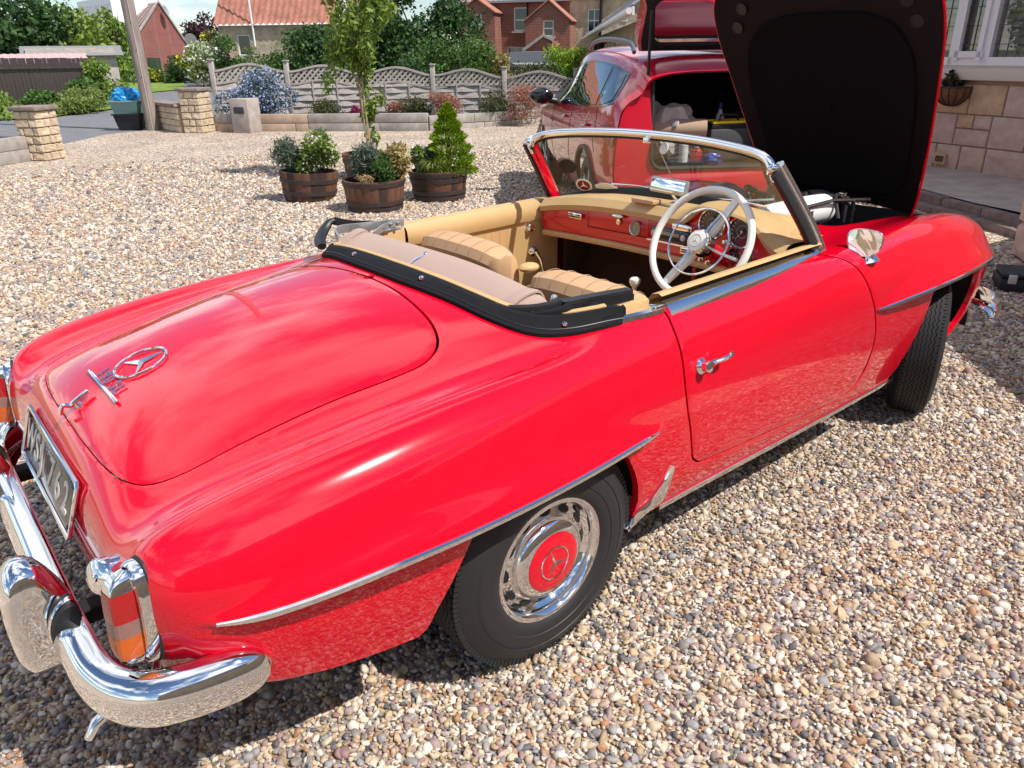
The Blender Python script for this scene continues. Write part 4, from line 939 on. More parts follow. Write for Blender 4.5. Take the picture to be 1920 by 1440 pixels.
# ---------------------------------------------------------------- windscreen
glassmat('windscreen_glass', (.90, .94, .92), refl=.05)
mat('tan_leather', (.55, .35, .155), rough=.5, bump=.12, bump_scale=130, bump_dist=.003, noise_amt=.06, noise_scale=8)
mat('seat_leather', (.56, .34, .18), rough=.48, bump=.15, bump_scale=110, bump_dist=.003, noise_amt=.08, noise_scale=7)
mat('stitch', (.44, .27, .14), rough=.8)
mat('rose_carpet', (.42, .30, .25), rough=.95, bump=.5, bump_scale=500, bump_dist=.003)
mat('brown_carpet', (.055, .028, .018), rough=.98, bump=.5, bump_scale=300, bump_dist=.004, noise_amt=.2, noise_scale=60)
mat('black_canvas', (.012, .0125, .015), rough=.85, spec=.2, bump=.35, bump_scale=420, bump_dist=.002)
mat('black_vinyl', (.014, .015, .018), rough=.42)
mat('ivory', (.82, .79, .72), rough=.22, coat=.6)
mat('grey_metal', (.46, .48, .50), rough=.35, metal=.7, noise_amt=.15, noise_scale=25)
HEAD = spl([(1.168,-.606,1.195),(1.176,-.597,1.222),(1.196,-.555,1.243),(1.212,-.50,1.254),(1.240,-.33,1.268),(1.256,-.15,1.275),(1.260,0,1.277)], 30)
HEAD = np.concatenate([HEAD, (HEAD[::-1]*[1,-1,1])[1:]])
BASE = spl([(1.395,-.648,.922),(1.425,-.60,.938),(1.455,-.50,.962),(1.478,-.33,.988),(1.492,-.15,1.0),(1.496,0,1.003)], 30)
BASE = np.concatenate([BASE, (BASE[::-1]*[1,-1,1])[1:]])
ws = bpy.data.objects.new('windscreen', None); LINK(ws); ws.parent = CAR
rows = [[tuple(HEAD[i]*(1-t)+BASE[i]*t+np.array([.02*math.sin(math.pi*t), 0, 0])) for i in range(len(HEAD))] for t in np.linspace(0, 1, 9)]
GB().loft(rows, closed_ring=False).obj('glass', 'windscreen_glass', ws)
GB().sweep([Vector(p) for p in HEAD], [(.0155*math.cos(a_), .0155*math.sin(a_)) for a_ in np.linspace(0, 2*math.pi, 16, endpoint=False)], up=Vector((0,0,1))).obj('header_rail', 'chrome', ws, recalc=True)
GB().sweep([Vector(p)+Vector((.006,0,-.015)) for p in HEAD], [(.008,-.006),(.008,.006),(-.008,.005),(-.008,-.005)]).obj('glass_seal', 'rubber', ws, recalc=True)
GB().sweep([Vector(p)+Vector((-.004,0,.004)) for p in BASE], [(.022,-.004),(.020,.006),(-.012,.022),(-.02,-.022),(.004,-.016)]).obj('glass_seal', 'rubber', ws, recalc=True)
for s in (-1, 1):
    A = Vector((1.402, s*.680, .905)); B = Vector((1.170, s*.614, 1.212)); up = Vector((0, s, 0))
    d = (B-A).normalized(); PA = [A, A.lerp(B, .3)+Vector((.006,s*.004,.0)), A.lerp(B, .65)+Vector((.005,s*.003,0)), B]
    pp = spl([tuple(p) for p in PA], 14)
    # post: red inner face, black rubber channel, chrome outer capping (front)
    GB().sweep([Vector(p) for p in pp], [(-.012,-.022),(.008,-.022),(.008,.020),(-.012,.020)], up=up).obj('screen_post', 'red_paint', ws, recalc=True)
    GB().sweep([Vector(p)+Vector((-.010, s*.012, -.009)) for p in pp], [(.010,-.018),(.014,.0),(.010,.014),(-.008,.014),(-.008,-.018)], up=up).obj('post_seal', 'rubber', ws, recalc=True)
    GB().sweep([Vector(p)+Vector((.016, s*.006, .012)) for p in pp], [(.017*math.cos(a_)+.0015*math.cos(6*a_), .019*math.sin(a_)+.0015*math.sin(6*a_)) for a_ in np.linspace(0, 2*math.pi, 28, endpoint=False)], up=up).obj('post_trim', 'chrome', ws, recalc=True)
    # chrome corner cap
    GB().ico((1.172, s*.614, 1.213), (.034, .020, .016), 2, nz=.15, freq=2).obj('post_cap', 'chrome', ws)
    GB().bbox((1.172, s*.612, 1.180), (.012, .016, .05), .005, rot=Matrix.Rotation(-.6, 4, 'Y')).obj('cap_latch', 'chrome', ws)
    # foot
    GB().sweep([Vector((1.36, s*.702, .918)), Vector((1.42, s*.694, .918)), Vector((1.455, s*.66, .925))], [(.004,-.010),(.008,0),(.004,.010),(-.006,.012),(-.006,-.012)]).obj('post_foot', 'chrome', ws, recalc=True)
# stickers inside the far lower corner (flat print on the glass)
mat('sticker_red', (.20, .012, .008), rough=.5); mat('sticker_white', (.75, .72, .66), rough=.5); mat('sticker_black', (.01, .01, .01), rough=.5)
def on_glass(y, t, off=-.004):
    i = np.argsort(HEAD[:, 1]); h = np.array([np.interp(y, HEAD[i, 1], HEAD[i, k]) for k in range(3)]); i = np.argsort(BASE[:, 1]); b = np.array([np.interp(y, BASE[i, 1], BASE[i, k]) for k in range(3)])
    p = h*(1-t)+b*t+np.array([.02*math.sin(math.pi*t), 0, 0]); n = Vector((-.80, 0, -.56)); 
    ty = h*0; p2 = (lambda yy: np.array([np.interp(yy, HEAD[np.argsort(HEAD[:,1]), 1], HEAD[np.argsort(HEAD[:,1]), k]) for k in range(3)])*(1-t)+np.array([np.interp(yy, BASE[np.argsort(BASE[:,1]), 1], BASE[np.argsort(BASE[:,1]), k]) for k in range(3)])*t)
    tv = Vector(p2(y+.02)-p2(y-.02)).normalized(); dn = Vector(b-h).normalized(); n = tv.cross(dn).normalized()
    if n.x > 0: n = -n
    return align(n, up=(0, 0, 1), loc=Vector(p)+n*(-off))
ms = on_glass(.515, .83)
st = GB().lathe([(.040,0),(.040,.001),(0,.001)], 32, ms).obj('badge_sticker', 'sticker_white', ws)
GB().lathe([(.031,.0012),(.031,.0018),(0,.0018)], 32, ms).obj('sticker_disc', 'sticker_red', st)
g = GB(); q = star_geo(.027, .0012, hub=.2); g.add(q.V, q.F, ms @ Matrix.Translation((0, 0, .002))); g.obj('sticker_star', 'sticker_white', st, smooth=False)
GB().lathe([(.042,0),(.042,.001),(0,.001)], 32, on_glass(.545, .50)).obj('tax_disc_holder', 'sticker_black', ws)
g = GB(); c = [(-.06,-.018),(.06,-.020),(.058,.0),(.04,.010),(.015,.022),(-.02,.020),(-.045,.008),(-.06,.002)]; g.prism(c, 0, .001, on_glass(.40, .88)); g.obj('parking_sticker', 'sticker_white', ws, smooth=False)
# rear-view mirror with its stem, sun-visor bracket
mr = align((-.95, .08, .20), loc=(1.375, -.02, 1.066))
rm = GB().bbox((0, 0, 0), (.205, .062, .02), .014, xf=mr).obj('rear_view_mirror', 'grey_metal', CAR)
GB().bbox((0, 0, .0105), (.185, .048, .002), .001, xf=mr).obj('mirror_glass', 'mirror_glass', rm)
GB().tube([(1.385,-.02,1.05),(1.41,-.02,1.02),(1.44,-.02,.998)], .006, 8).obj('mirror_stem', 'chrome', rm)
GB().bbox((1.45,-.02,.998), (.05,.05,.008), .003).obj('mirror_foot', 'chrome', rm)
g = GB(); g.bbox((1.245, 0.0, 1.255), (.02,.03,.022), .004); g.obj('header_latch', 'chrome', ws)
GB().lathe([(.022,0),(.022,.004),(0,.005)], 18, align((-.9,.1,.2), loc=(1.285,-.055,1.225))).obj('visor_disc', 'ivory', ws)
GB().tube(spl([(1.262,-.03,1.25),(1.30,-.03,1.20),(1.36,-.05,1.10),(1.43,-.06,1.02)], 16), .0025, 6).obj('stay_rod', 'steel', ws)
# ---------------------------------------------------------------- dashboard
dash = bpy.data.objects.new('dashboard', None); LINK(dash); dash.parent = CAR
Y0, Y1 = .63, -.645
def dash_row(y):
    """section x,z of pad + face at lateral position y (pad top -> pad front -> face -> lower lip)"""
    bow = .055*(1-(y/.64)**2); hood = math.exp(-abs((y+.372)/.190)**5); side = 1-.06*0
    top = .945+.045*(1-(abs(y)/.64)**3)
    return bow, hood, top
rows = []; face = []; lip = []
for y in np.linspace(Y0, Y1, 90):
    bow, hood, top = dash_row(y); xb = 1.47+.0*bow; xf = 1.245+bow
    zt = top+.052*hood; ze = top-.055+.052*hood*1.0; xh = xf-.015*hood
    if hood > .02: ze = (top-.055)*(1-hood)+(zt-.020)*hood
    pad = [(xb+.03, y, min(zt, 1.0) if hood < .1 else 1.0), (xf+.11, y, zt+.0), (xf+.06, y, zt+.003), (xf+.025, y, zt-.002), (xh+.002, y, zt-.018*(1-hood)-.006), (xh-.006, y, (zt+ze)/2-.004), (xh+.004, y, ze), (xf+.025, y, ze+.002)]
    rows.append(pad); face.append([(xf+.022, y, ze+.004), (xf+.018, y, ze-.02), (xf+.012, y, .86), (xf+.022, y, .825), (xf+.03, y, .800)]); lip.append([(xf+.032, y, .806), (xf+.018, y, .803), (xf+.012, y, .792), (xf+.016, y, .780), (xf+.035, y, .776), (xf+.14, y, .780)])
GB().loft(rows, closed_ring=False).obj('dash_pad', 'tan_leather', dash)
GB().loft(face, closed_ring=False).obj('dash_face', 'red_dash', dash)
GB().loft(lip, closed_ring=False).obj('dash_lower_roll', 'tan_leather', dash)
def dface(y, z):
    bow, hood, top = dash_row(y); xf = 1.245+bow; return Vector((xf+.010, y, z))
FN = Vector((-1, 0, .06))
mat('dial_black', (.012, .012, .014), rough=.35, coat=.9, coat_rough=.02); mat('dial_white', (.7, .68, .6), rough=.5); mat('dial_cream', (.30, .24, .15), rough=.4, coat=.8)
def gauge(y, z, r, name, ticks=12, needle=2.2, dial='dial_black'):
    m_ = align(FN, up=(0, 0, 1), loc=dface(y, z)+Vector((-.004, 0, 0)))
    b = GB().lathe([(r*1.12,-.01),(r*1.12,.008),(r*1.06,.012),(r*1.0,.010),(r*.97,.003)], 32, m_).obj(name, 'chrome', dash)
    GB().lathe([(r*1.0,.002),(0,.002)], 32, m_).obj('dial', dial, b)
    g = GB()
    for k in range(ticks):
        a = -2.2+4.4*k/(ticks-1)+math.pi/2; g.box((r*.82*math.cos(a), r*.82*math.sin(a), .0032), (r*.16, r*.035, .0006), rot=a, xf=m_)
    g.tube([(r*.42*math.cos(t), r*.42*math.sin(t), .003) for t in np.linspace(0, 2*math.pi, 24, endpoint=False)], r*.012, 4, closed=True, xf=m_)
    tag(g.obj('dial_marks', 'dial_white', b, smooth=False), kind='stuff')
    g = GB(); g.box((r*.33*math.cos(needle), r*.33*math.sin(needle), .0045), (r*.75, r*.03, .0008), rot=needle, xf=m_); g.obj('needle', 'dial_white', b, smooth=False)
    GB().lathe([(r*.12,.004),(r*.10,.008),(0,.009)], 12, m_).obj('needle_hub', 'grey_metal', b)
gauge(-.305, .965, .054, 'tachometer', 14, 4.0); gauge(-.450, .960, .054, 'speedometer', 14, 4.0)
gauge(-.425, .868, .025, 'oil_gauge', 5, 2.4); gauge(-.49, .868, .025, 'fuel_gauge', 5, 1.0); gauge(.085, .888, .028, 'clock', 12, .9, 'dial_cream')
m_ = align(FN, up=(0, 0, 1), loc=dface(-.10, .888)+Vector((-.002, 0, 0)))
rad = GB().bbox((0, 0, 0), (.19, .052, .02), .004, xf=m_).obj('radio', 'black_gloss', dash)
GB().bbox((0, .004, .011), (.10, .014, .003), .001, xf=m_).obj('radio_display', 'dial_cream', rad)
GB().bbox((0, -.014, .011), (.10, .010, .004), .001, xf=m_).obj('radio_keys', 'black_plastic', rad)
for x in (-.075, .075): GB().lathe([(.013,.008),(.013,.022),(.009,.026),(0,.026)], 14, m_ @ Matrix.Translation((x, 0, 0))).obj('radio_knob', 'grey_metal', rad)
GB().bbox((0, -.034, .004), (.24, .007, .006), .002, xf=m_).obj('radio_trim', 'chrome', rad)
for y, z, w in ((.43, .895, .085), (-.20, .838, .085)):
    m_ = align(FN, up=(0, 0, 1), loc=dface(y, z)); hs = GB().bbox((0, 0, .004), (w, .026, .008), .003, xf=m_).obj('heater_slide', 'chrome', dash)
    for dz in (-.005, .005): GB().box((0, dz, .009), (w*.85, .005, .002), xf=m_).obj('slide_slot', 'black_plastic', hs)
    GB().bbox((.01, .006, .015), (.02, .006, .012), .002, xf=m_).obj('slide_knob', 'chrome', hs)
for y, z in ((-.265, .822), (-.30, .815), (-.555, .825), (-.40, .905), (-.375, .91), (-.455, .815), (-.62, .85), (-.375, .998)):
    GB().lathe([(.010,0),(.010,.008),(.007,.012),(.007,.018),(0,.019)], 12, align(FN, loc=dface(y, z))).obj('dash_knob', 'chrome', dash)
m_ = align(FN, up=(0, 0, 1), loc=dface(.19, .925)); GB().ico((0, 0, .006), (.038, .010, .014), 2, xf=m_).obj('glovebox_pull', 'chrome', dash)
GB().lathe([(.013,0),(.012,.005),(0,.006)], 16, align(FN, loc=dface(.185, .900))).obj('glovebox_lock', 'chrome', dash)
mat('panel_gap', (.05, .001, .002), rough=.8)
g = GB()
for a, b in (((.36,.855),(.36,.935)),((.02,.855),(.02,.935)),((.36,.855),(.02,.855))):
    g.tube([dface(a[0]+(b[0]-a[0])*t, a[1]+(b[1]-a[1])*t)+Vector((-.0005-.010*0, 0, 0)) for t in np.linspace(0, 1, 8)], .0016, 4)
tag(g.obj('glovebox_seam', 'panel_gap', dash), kind='stuff')
GB().bbox(dface(-.165, .925)+Vector((-.006, 0, .005)), (.03, .10, .028), .008).obj('ashtray', 'chrome', dash)
GB().bbox((1.33, .06, 1.003), (.055, .12, .018), .005).obj('leather_wallet', 'seat_leather', dash)
# ---------------------------------------------------------------- steering wheel
sw = bpy.data.objects.new('steering_wheel', None); LINK(sw); sw.parent = CAR
TL = RAD(28); mS = align((-math.cos(TL), 0, math.sin(TL)), up=(0, 0, 1), loc=(1.10, -.395, .94))
GB().tube([(.199*math.cos(t), .199*math.sin(t), 0) for t in np.linspace(0, 2*math.pi, 72, endpoint=False)], .0135, 14, closed=True, xf=mS).obj('rim', 'ivory', sw)
sp_a = RAD(64)
for k in (0, 1):
    a = sp_a+math.pi*k; ca, sa = math.cos(a), math.sin(a)
    GB().sweep([Vector((r*ca, r*sa, z)) for r, z in ((.03,-.012),(.08,-.010),(.14,-.004),(.196,0))], [(.008,-.016),(.010,0),(.008,.016),(-.006,.018),(-.006,-.018)], up=Vector((0, 0, 1)), scale=[1.1,1.0,.9,.75], xf=mS).obj('spoke', 'ivory', sw, recalc=True)
GB().tube([(.122*math.cos(t), .122*math.sin(t), .012) for t in np.linspace(0, 2*math.pi, 56, endpoint=False)], .0036, 8, closed=True, xf=mS).obj('horn_ring', 'chrome', sw)
for k in (0, 1):
    a = sp_a+math.pi*k; ca, sa = math.cos(a), math.sin(a)
    GB().tube([(.03*ca, .03*sa, .012), (.07*ca, .07*sa, .014), (.122*ca, .122*sa, .012)], [.009,.006,.005], 8, xf=mS).obj('horn_bar', 'chrome', sw)
hub = GB().lathe([(.046,-.03),(.048,0),(.045,.016),(.040,.020)], 32, mS).obj('hub', 'chrome', sw)
GB().lathe([(.040,.019),(.037,.025),(.02,.029),(0,.030)], 32, mS).obj('horn_pad', 'ivory', hub)
GB().tube([(.022*math.cos(t), .022*math.sin(t), .0292) for t in np.linspace(0, 2*math.pi, 32, endpoint=False)], .0012, 6, closed=True, xf=mS).obj('emblem_ring', 'plate_letter', hub)
g = GB(); q = star_geo(.021, .002); g.add(q.V, q.F, mS @ Matrix.Translation((0, 0, .0295))); g.obj('emblem_star', 'plate_letter', hub, smooth=False)
GB().tube([mS @ Vector((0, 0, -.02)), mS @ Vector((0, 0, -.22))], .028, 16).obj('column', 'red_dash', sw)
GB().tube([mS @ Vector((0, 0, -.03)), mS @ Vector((.09, -.02, -.02)), mS @ Vector((.16, -.03, -.015))], [.005,.005,.007], 8).obj('indicator_stalk', 'ivory', sw)
# gear lever, keys
gl = GB().tube([(1.16,-.02,.45),(1.18,-.022,.60),(1.187,-.023,.675)], [.006,.0055,.005], 8).obj('gear_lever', 'chrome', CAR)
GB().lathe([(.008,-.012),(.010,0),(.019,.012),(.024,.024),(.022,.036),(.014,.043),(0,.045)], 20, Matrix.Translation((1.188,-.023,.675))).obj('gear_knob', 'ivory', gl)
GB().bbox((1.26,-.265,.765), (.012,.018,.055), .003).obj('key_fob', 'sticker_red', dash)
# ---------------------------------------------------------------- cabin floor, doors cards, seats
GB().bbox((.92, 0, .36), (1.25, 1.30, .03), .005).obj('cabin_floor', 'brown_carpet', CAR)
GB().bbox((.95, 0, .43), (1.1, .22, .14), .05).obj('tunnel', 'brown_carpet', CAR)
GB().bbox((1.60, 0, .62), (.03, 1.36, .55), .005, rot=Matrix.Rotation(.25, 4, 'Y')).obj('firewall', 'brown_carpet', CAR)
GB().bbox((.24, 0, .60), (.04, 1.30, .52), .01).obj('rear_bulkhead', 'brown_carpet', CAR)
for s, d in ((-1, door), (1, door_far)):
    rowsC = []
    for x in np.linspace(.52, 1.395, 30):
        z1 = .925+(x-.5)*.012; rowsC.append([(x, s*.702, z1+.004), (x, s*.690, z1+.010), (x, s*.665, z1+.004), (x, s*.645, z1-.022), (x, s*.640, z1-.055), (x, s*.648, z1-.082), (x, s*.662, z1-.090), (x, s*.664, z1-.20), (x, s*.668, .52), (x, s*.670, .37)])
    card = GB().loft(rowsC, closed_ring=False).obj('door_card', 'tan_leather', d)
    for x in np.arange(.62, 1.10, .045):
        GB().tube([(x, s*.6625, .825), (x, s*.664, .70), (x, s*.666, .55)], .0012, 4).obj('stitch_line', 'stitch', card)
    mm = align((0, -s, .05), loc=(1.205, s*.662, .815)); GB().lathe([(.024,0),(.022,.010),(.014,.018),(.014,.026),(0,.028)], 20, mm).obj('lock_knob', 'chrome', card)
    mm = align((0, -s, .05), loc=(1.335, s*.662, .785)); hb = GB().lathe([(.028,0),(.026,.008),(.014,.014),(.012,.026),(0,.028)], 20, mm).obj('inner_handle', 'chrome', card)
    GB().tube([(1.335, s*.640, .785), (1.37, s*.628, .783), (1.43, s*.625, .786), (1.445, s*.628, .786)], [.007,.007,.006,.005], 8).obj('handle_lever', 'chrome', hb)
    mm = align((0, -s, .05), loc=(1.225, s*.664, .70)); cb = GB().lathe([(.026,0),(.024,.012),(.015,.020),(.013,.030),(0,.032)], 20, mm).obj('window_winder', 'chrome', card)
    GB().tube([(1.225, s*.634, .70), (1.245, s*.625, .665), (1.255, s*.62, .62), (1.262, s*.615, .575)], [.010,.008,.007,.009], 8).obj('winder_arm', 'chrome', cb)
    GB().lathe([(.006,0),(.005,.004),(0,.005)], 10, align((0, -s, .4), loc=(1.35, s*.648, .905))).obj('card_screw', 'chrome', card)
    GB().tube([(1.468, s*.66, .90), (1.47, s*.665, .7), (1.47, s*.67, .38)], .010, 8).obj('door_piping', 'seat_leather', card)
    GB().bbox((.39, s*.655, .72), (.24, .03, .40), .01).obj('rear_side_trim', 'tan_leather', CAR)
def seat(yc, xt, zt, lean, name):
    s_ = bpy.data.objects.new(name, None); LINK(s_); s_.parent = CAR
    hw = .262; rows = []; n = 44
    for i in range(n):
        u = -1+2*i/(n-1); y = yc-u*hw; e = 1-abs(u)**7; cush = .0015*abs(math.sin(u*math.pi*3.5))**.5
        dz = -.032*abs(u)**4; th = .052*(e**.35)+.004
        ring = []
        for a in np.linspace(0, 2*math.pi, 20, endpoint=False):
            pass
        # section: rounded top, straight back, front face; x forward
        X = xt; Z = zt+dz
        sec = [(X-.030, Z-.42), (X-.045, Z-.30), (X-.060, Z-.12), (X-.070, Z-.075), (X-.078, Z-.045), (X-.060, Z-.012), (X-.015, Z+cush), (X+.035, Z-.004+cush), (X+.070+cush, Z-.035), (X+.085+cush, Z-.09), (X+.095+cush, Z-.24), (X+.105, Z-.42)]
        cx = X+.01
        rows.append([(cx+(x-cx)*(e**.4)+(Z-z)*lean, y, z) for x, z in sec])
    bk = GB().loft(rows, closed_ring=False, xf=None)
    o = bk.obj('backrest', 'seat_leather', s_)
    # back board with piping and screws
    rowsB = []; pip = []
    for i in range(18):
        u = -1+2*i/17; y = yc-u*(hw*.86); dz = -.032*abs(u)**4-.012*abs(u)**6
        rowsB.append([(xt-.062+((.055-dz))*lean, y, zt-.055+dz*1.2), (xt-.058+.2*lean, y, zt-.24), (xt-.045+.4*lean, y, zt-.42)])
        pip.append((xt-.062+(.052-dz)*lean, y, zt-.050+dz*1.2))
    GB().loft(rowsB, closed_ring=False).obj('back_board', 'tan_leather', s_)
    pip = [(pip[0][0]+.01, pip[0][1], pip[0][2]-.25)]+pip+[(pip[-1][0]+.01, pip[-1][1], pip[-1][2]-.25)]
    GB().tube(spl(pip, 40), .0055, 8).obj('piping', 'seat_leather', s_)
    for u in (-.75, -.45, .45, .75): GB().lathe([(.005,0),(.004,.003),(0,.003)], 8, align((-1, 0, .1), loc=(xt-.064+.09*lean, yc-u*hw*.86, zt-.095-.05*abs(u)**3))).obj('board_screw', 'steel', s_)
    for k in range(6):      # stitched flutes across the top
        u = -.72+1.44*k/5; y = yc-u*hw; dz = -.032*abs(u)**4
        pts = [(xt-.077, zt-.045), (xt-.060, zt-.010), (xt-.015, zt+.004), (xt+.035, zt+.001), (xt+.073, zt-.034), (xt+.090, zt-.09)]
        GB().tube(spl([(x+(zt-z)*lean, y, z+dz) for x, z in pts], 14), .0010, 5).obj('seat_stitch', 'stitch', s_)
    GB().bbox((xt+.34, yc, .50), (.50, .50, .14), .05, rot=Matrix.Rotation(-.10, 4, 'Y')).obj('cushion', 'seat_leather', s_)
    return s_
seat(.325, .585, .925, .0, 'passenger_seat'); seat(-.335, .600, .888, .0, 'driver_seat')
GB().ico((.66, .04, .845), (.045, .035, .018), 2).obj('armrest_tip', 'tan_leather', CAR)
# ---------------------------------------------------------------- folded soft top
top = bpy.data.objects.new('folded_soft_top', None); LINK(top); top.parent = CAR
def deck_pts(xw, out=0.0):
    uv = top_uv(np.array(xw)); P = evalUV(uv, False); Nn = normals_at(uv); return P+Nn*out
EDGE = spl([(-.004,0),(.0,.15),(.022,.33),(.055,.49),(.115,.597),(.20,.660),(.29,.690),(.355,.703)], 40)       # outer edge on the paint
INNER = spl([(.060,0),(.066,.2),(.088,.40),(.125,.52),(.195,.600),(.285,.645),(.338,.664),(.372,.690)], 40)
A = deck_pts(EDGE, .002); B = deck_pts(INNER, .012)
g = GB(); rows = []
for i in range(40):
    a, b = A[i], B[i]; w_ = .014*max(0, (abs(a[1])-.5)/.2); m1 = a*.72+b*.28+[0,0,.014]; m2 = a*.4+b*.6+[0,0,.022+w_]; m3 = b+[0,0,.016+w_]; m4 = b+[.006,-.004,-.006]
    rows.append([a+[0,0,.0], a+[0,0,.009], a*.9+b*.1+[0,0,.011], m1, m2, m3, m4])
full = [[(p[0], -p[1], p[2]) for p in r] for r in rows[::-1]][:-1]+[[tuple(p) for p in r] for r in rows]
GB().loft(full, closed_ring=False).obj('hood_boot', 'black_canvas', top)
seam = [(p[3][0]*.55+p[2][0]*.45, p[3][1]*.55+p[2][1]*.45, p[3][2]*.55+p[2][2]*.45+.0008) for p in rows]
GB().tube([(p[0], -p[1], p[2]) for p in seam[::-1]][:-1]+seam, .0016, 4).obj('boot_seam', 'black_vinyl', top)
# tan surround inside the boot
P = np.array([r[5] for r in rows]); P = np.concatenate([(P[::-1]*[1,-1,1])[:-1], P])
GB().sweep([Vector(p)+Vector((.010,0,-.002)) for p in P if p[0] < .33], [(.004,-.012),(.007,0),(.003,.012),(-.02,.014),(-.02,-.012)]).obj('cockpit_surround', 'tan_leather', CAR, recalc=True)
for y, f in ((-.655,.36),(.655,.36),(-.205,.45),(.205,.45)):
    i = int(np.argmin(np.abs(A[:, 1]-abs(y)))); p = A[i]*(1-f)+B[i]*f+[0,0,.022]; s = -1 if y < 0 else 1
    GB().lathe([(.0085,-.004),(.0085,.001),(.006,.004),(.003,.004),(.0025,.002),(0,.002)], 14, align((-.1,0,1), loc=(p[0], p[1]*s, p[2]))).obj('press_stud', 'chrome', top)
# rolled rose-coloured cover behind the seats
rows = []
def cov_pts(y):
    u = (y-.05)/.56; sag = -.034*max(0, -u)**2; xx = .252+.022*(1-u*u); k = max(.05, 1-abs(u)**14); wv = .004*math.sin(y*11)
    return [(xx-.185*k, y, .895), (xx-.130*k, y, .915+sag), (xx-.085*k, y, .938+sag+wv), (xx-.040*k, y, .952+sag+wv), (xx, y, .960+sag), (xx+.026*k, y, .954+sag), (xx+.042*k, y, .928+sag), (xx+.06, y, .83)]
for y in np.linspace(.61, -.51, 44): rows.append(cov_pts(y))
cov = GB().loft(rows, closed_ring=False).obj('rolled_cover', 'rose_carpet', top)
for y in (.555, -.425):
    GB().sweep([Vector(p)+Vector((0, 0, .004)) for p in spl(cov_pts(y)[:7], 16)], [(.003,-.024),(.005,0),(.003,.024),(-.003,.024),(-.003,-.024)], up=Vector((0, 0, 1))).obj('cover_strap', 'rose_carpet', cov, recalc=True)
# centre latch on the cover
la = GB().tube([(.120,.01,.958),(.145,.002,.972),(.170,-.006,.984)], [.007,.008,.006], 8, flat=.7).obj('centre_latch', 'chrome', top)
GB().ico((.175,-.008,.990), (.010,.012,.006), 1).obj('latch_knob', 'chrome', la); GB().ico((.117,.012,.956), (.012,.020,.006), 1).obj('latch_base', 'chrome', la)
# far end: steel hoop and links
s = 1
GB().sweep([Vector(p) for p in spl([(.150,.535,.948),(.165,.585,.962),(.20,.612,.966),(.30,.632,.958),(.42,.645,.950),(.47,.650,.945)], 22)], [(.016,-.003),(.016,.003),(-.016,.003),(-.016,-.003)]).obj('hood_hoop', 'grey_metal', top, recalc=True)
GB().sweep([Vector(p) for p in spl([(.34,.600,.925),(.38,.615,.940),(.44,.628,.950),(.50,.635,.948)], 12)], [(.013,-.003),(.013,.003),(-.013,.003),(-.013,-.003)]).obj('hood_link', 'grey_metal', top, recalc=True)
for q in ((.43,.950),(.465,.950),(.39,.943)): GB().lathe([(.007,-.008),(.007,.008),(0,.009)], 10, align((0, -1, .3), loc=(q[0], .622, q[1]))).obj('link_rivet', 'steel', top)
GB().tube(spl([(.085,.545,.930),(.105,.600,.938),(.135,.640,.952),(.165,.660,.972),(.188,.664,.990),(.205,.655,.996)], 18), [.016,.019,.021,.022,.022,.022,.022,.022,.021,.021,.021,.020,.019,.018,.017,.015,.012,.006], 10, flat=.8).obj('canvas_fold', 'black_vinyl', top)
GB().sweep([Vector(p) for p in spl([(.205,.662,.992),(.26,.676,.972),(.34,.688,.955),(.44,.695,.940)], 14)], [(.012,-.006),(.014,.004),(-.014,.008),(-.016,-.006)]).obj('canvas_edge', 'black_canvas', top, recalc=True)
# near end: stacked hood bars and crumpled canvas
s = -1
def slat(pts, h, th, mt, nm='hood_bar'): GB().sweep([Vector(p) for p in spl(pts, 14)], [(h,-th),(h,th),(-h,th),(-h,-th)]).obj(nm, mt, top, recalc=True, smooth=False)
slat([(.225,-.592,.948),(.30,-.602,.946),(.38,-.612,.944),(.470,-.622,.940)], .006, .016, 'black_vinyl')
slat([(.230,-.604,.931),(.30,-.614,.930),(.38,-.624,.928),(.470,-.632,.924)], .009, .010, 'black_canvas')
slat([(.255,-.616,.915),(.32,-.625,.914),(.40,-.634,.912),(.470,-.640,.909)], .006, .007, 'steel')
slat([(.30,-.664,.893),(.36,-.660,.897),(.42,-.654,.900),(.476,-.648,.902)], .006, .012, 'black_vinyl'); slat([(.305,-.668,.884),(.36,-.664,.887),(.42,-.658,.890),(.470,-.652,.892)], .004, .010, 'steel')
GB().tube(spl([(.10,-.475,.930),(.140,-.54,.930),(.185,-.580,.938),(.225,-.592,.950)], 12), [.006,.008,.010,.011,.012,.012,.012,.012,.012,.011,.010,.008], 8, flat=1.6).obj('canvas_fold', 'black_vinyl', top)
GB().tube(spl([(.13,-.545,.918),(.175,-.588,.918),(.215,-.612,.928),(.240,-.615,.940)], 12), [.006,.008,.010,.011,.012,.012,.012,.012,.012,.011,.010,.008], 8, flat=1.8).obj('canvas_fold', 'black_canvas', top)
GB().lathe([(.010,-.01),(.010,.008),(.006,.012),(0,.012)], 12, align((-.3, -.5, .8), loc=(.215, -.575, .958))).obj('hood_bolt', 'steel', top)
rows = []
for i, t in enumerate(np.linspace(0, 1, 14)):     # curled canvas cone
    c = Vector((.235+.085*t, -.628-.014*t, .905+.002*t)); R1 = .012+.028*t
    rows.append([(c.x, c.y+R1*math.cos(a)*(1+.25*math.sin(3*a+t*2)), c.z+R1*.85*math.sin(a)*(1+.2*math.sin(2*a))) for a in np.linspace(.3, 2*math.pi+.1, 18)])
GB().loft(rows, closed_ring=False).obj('curled_canvas', 'black_canvas', top)
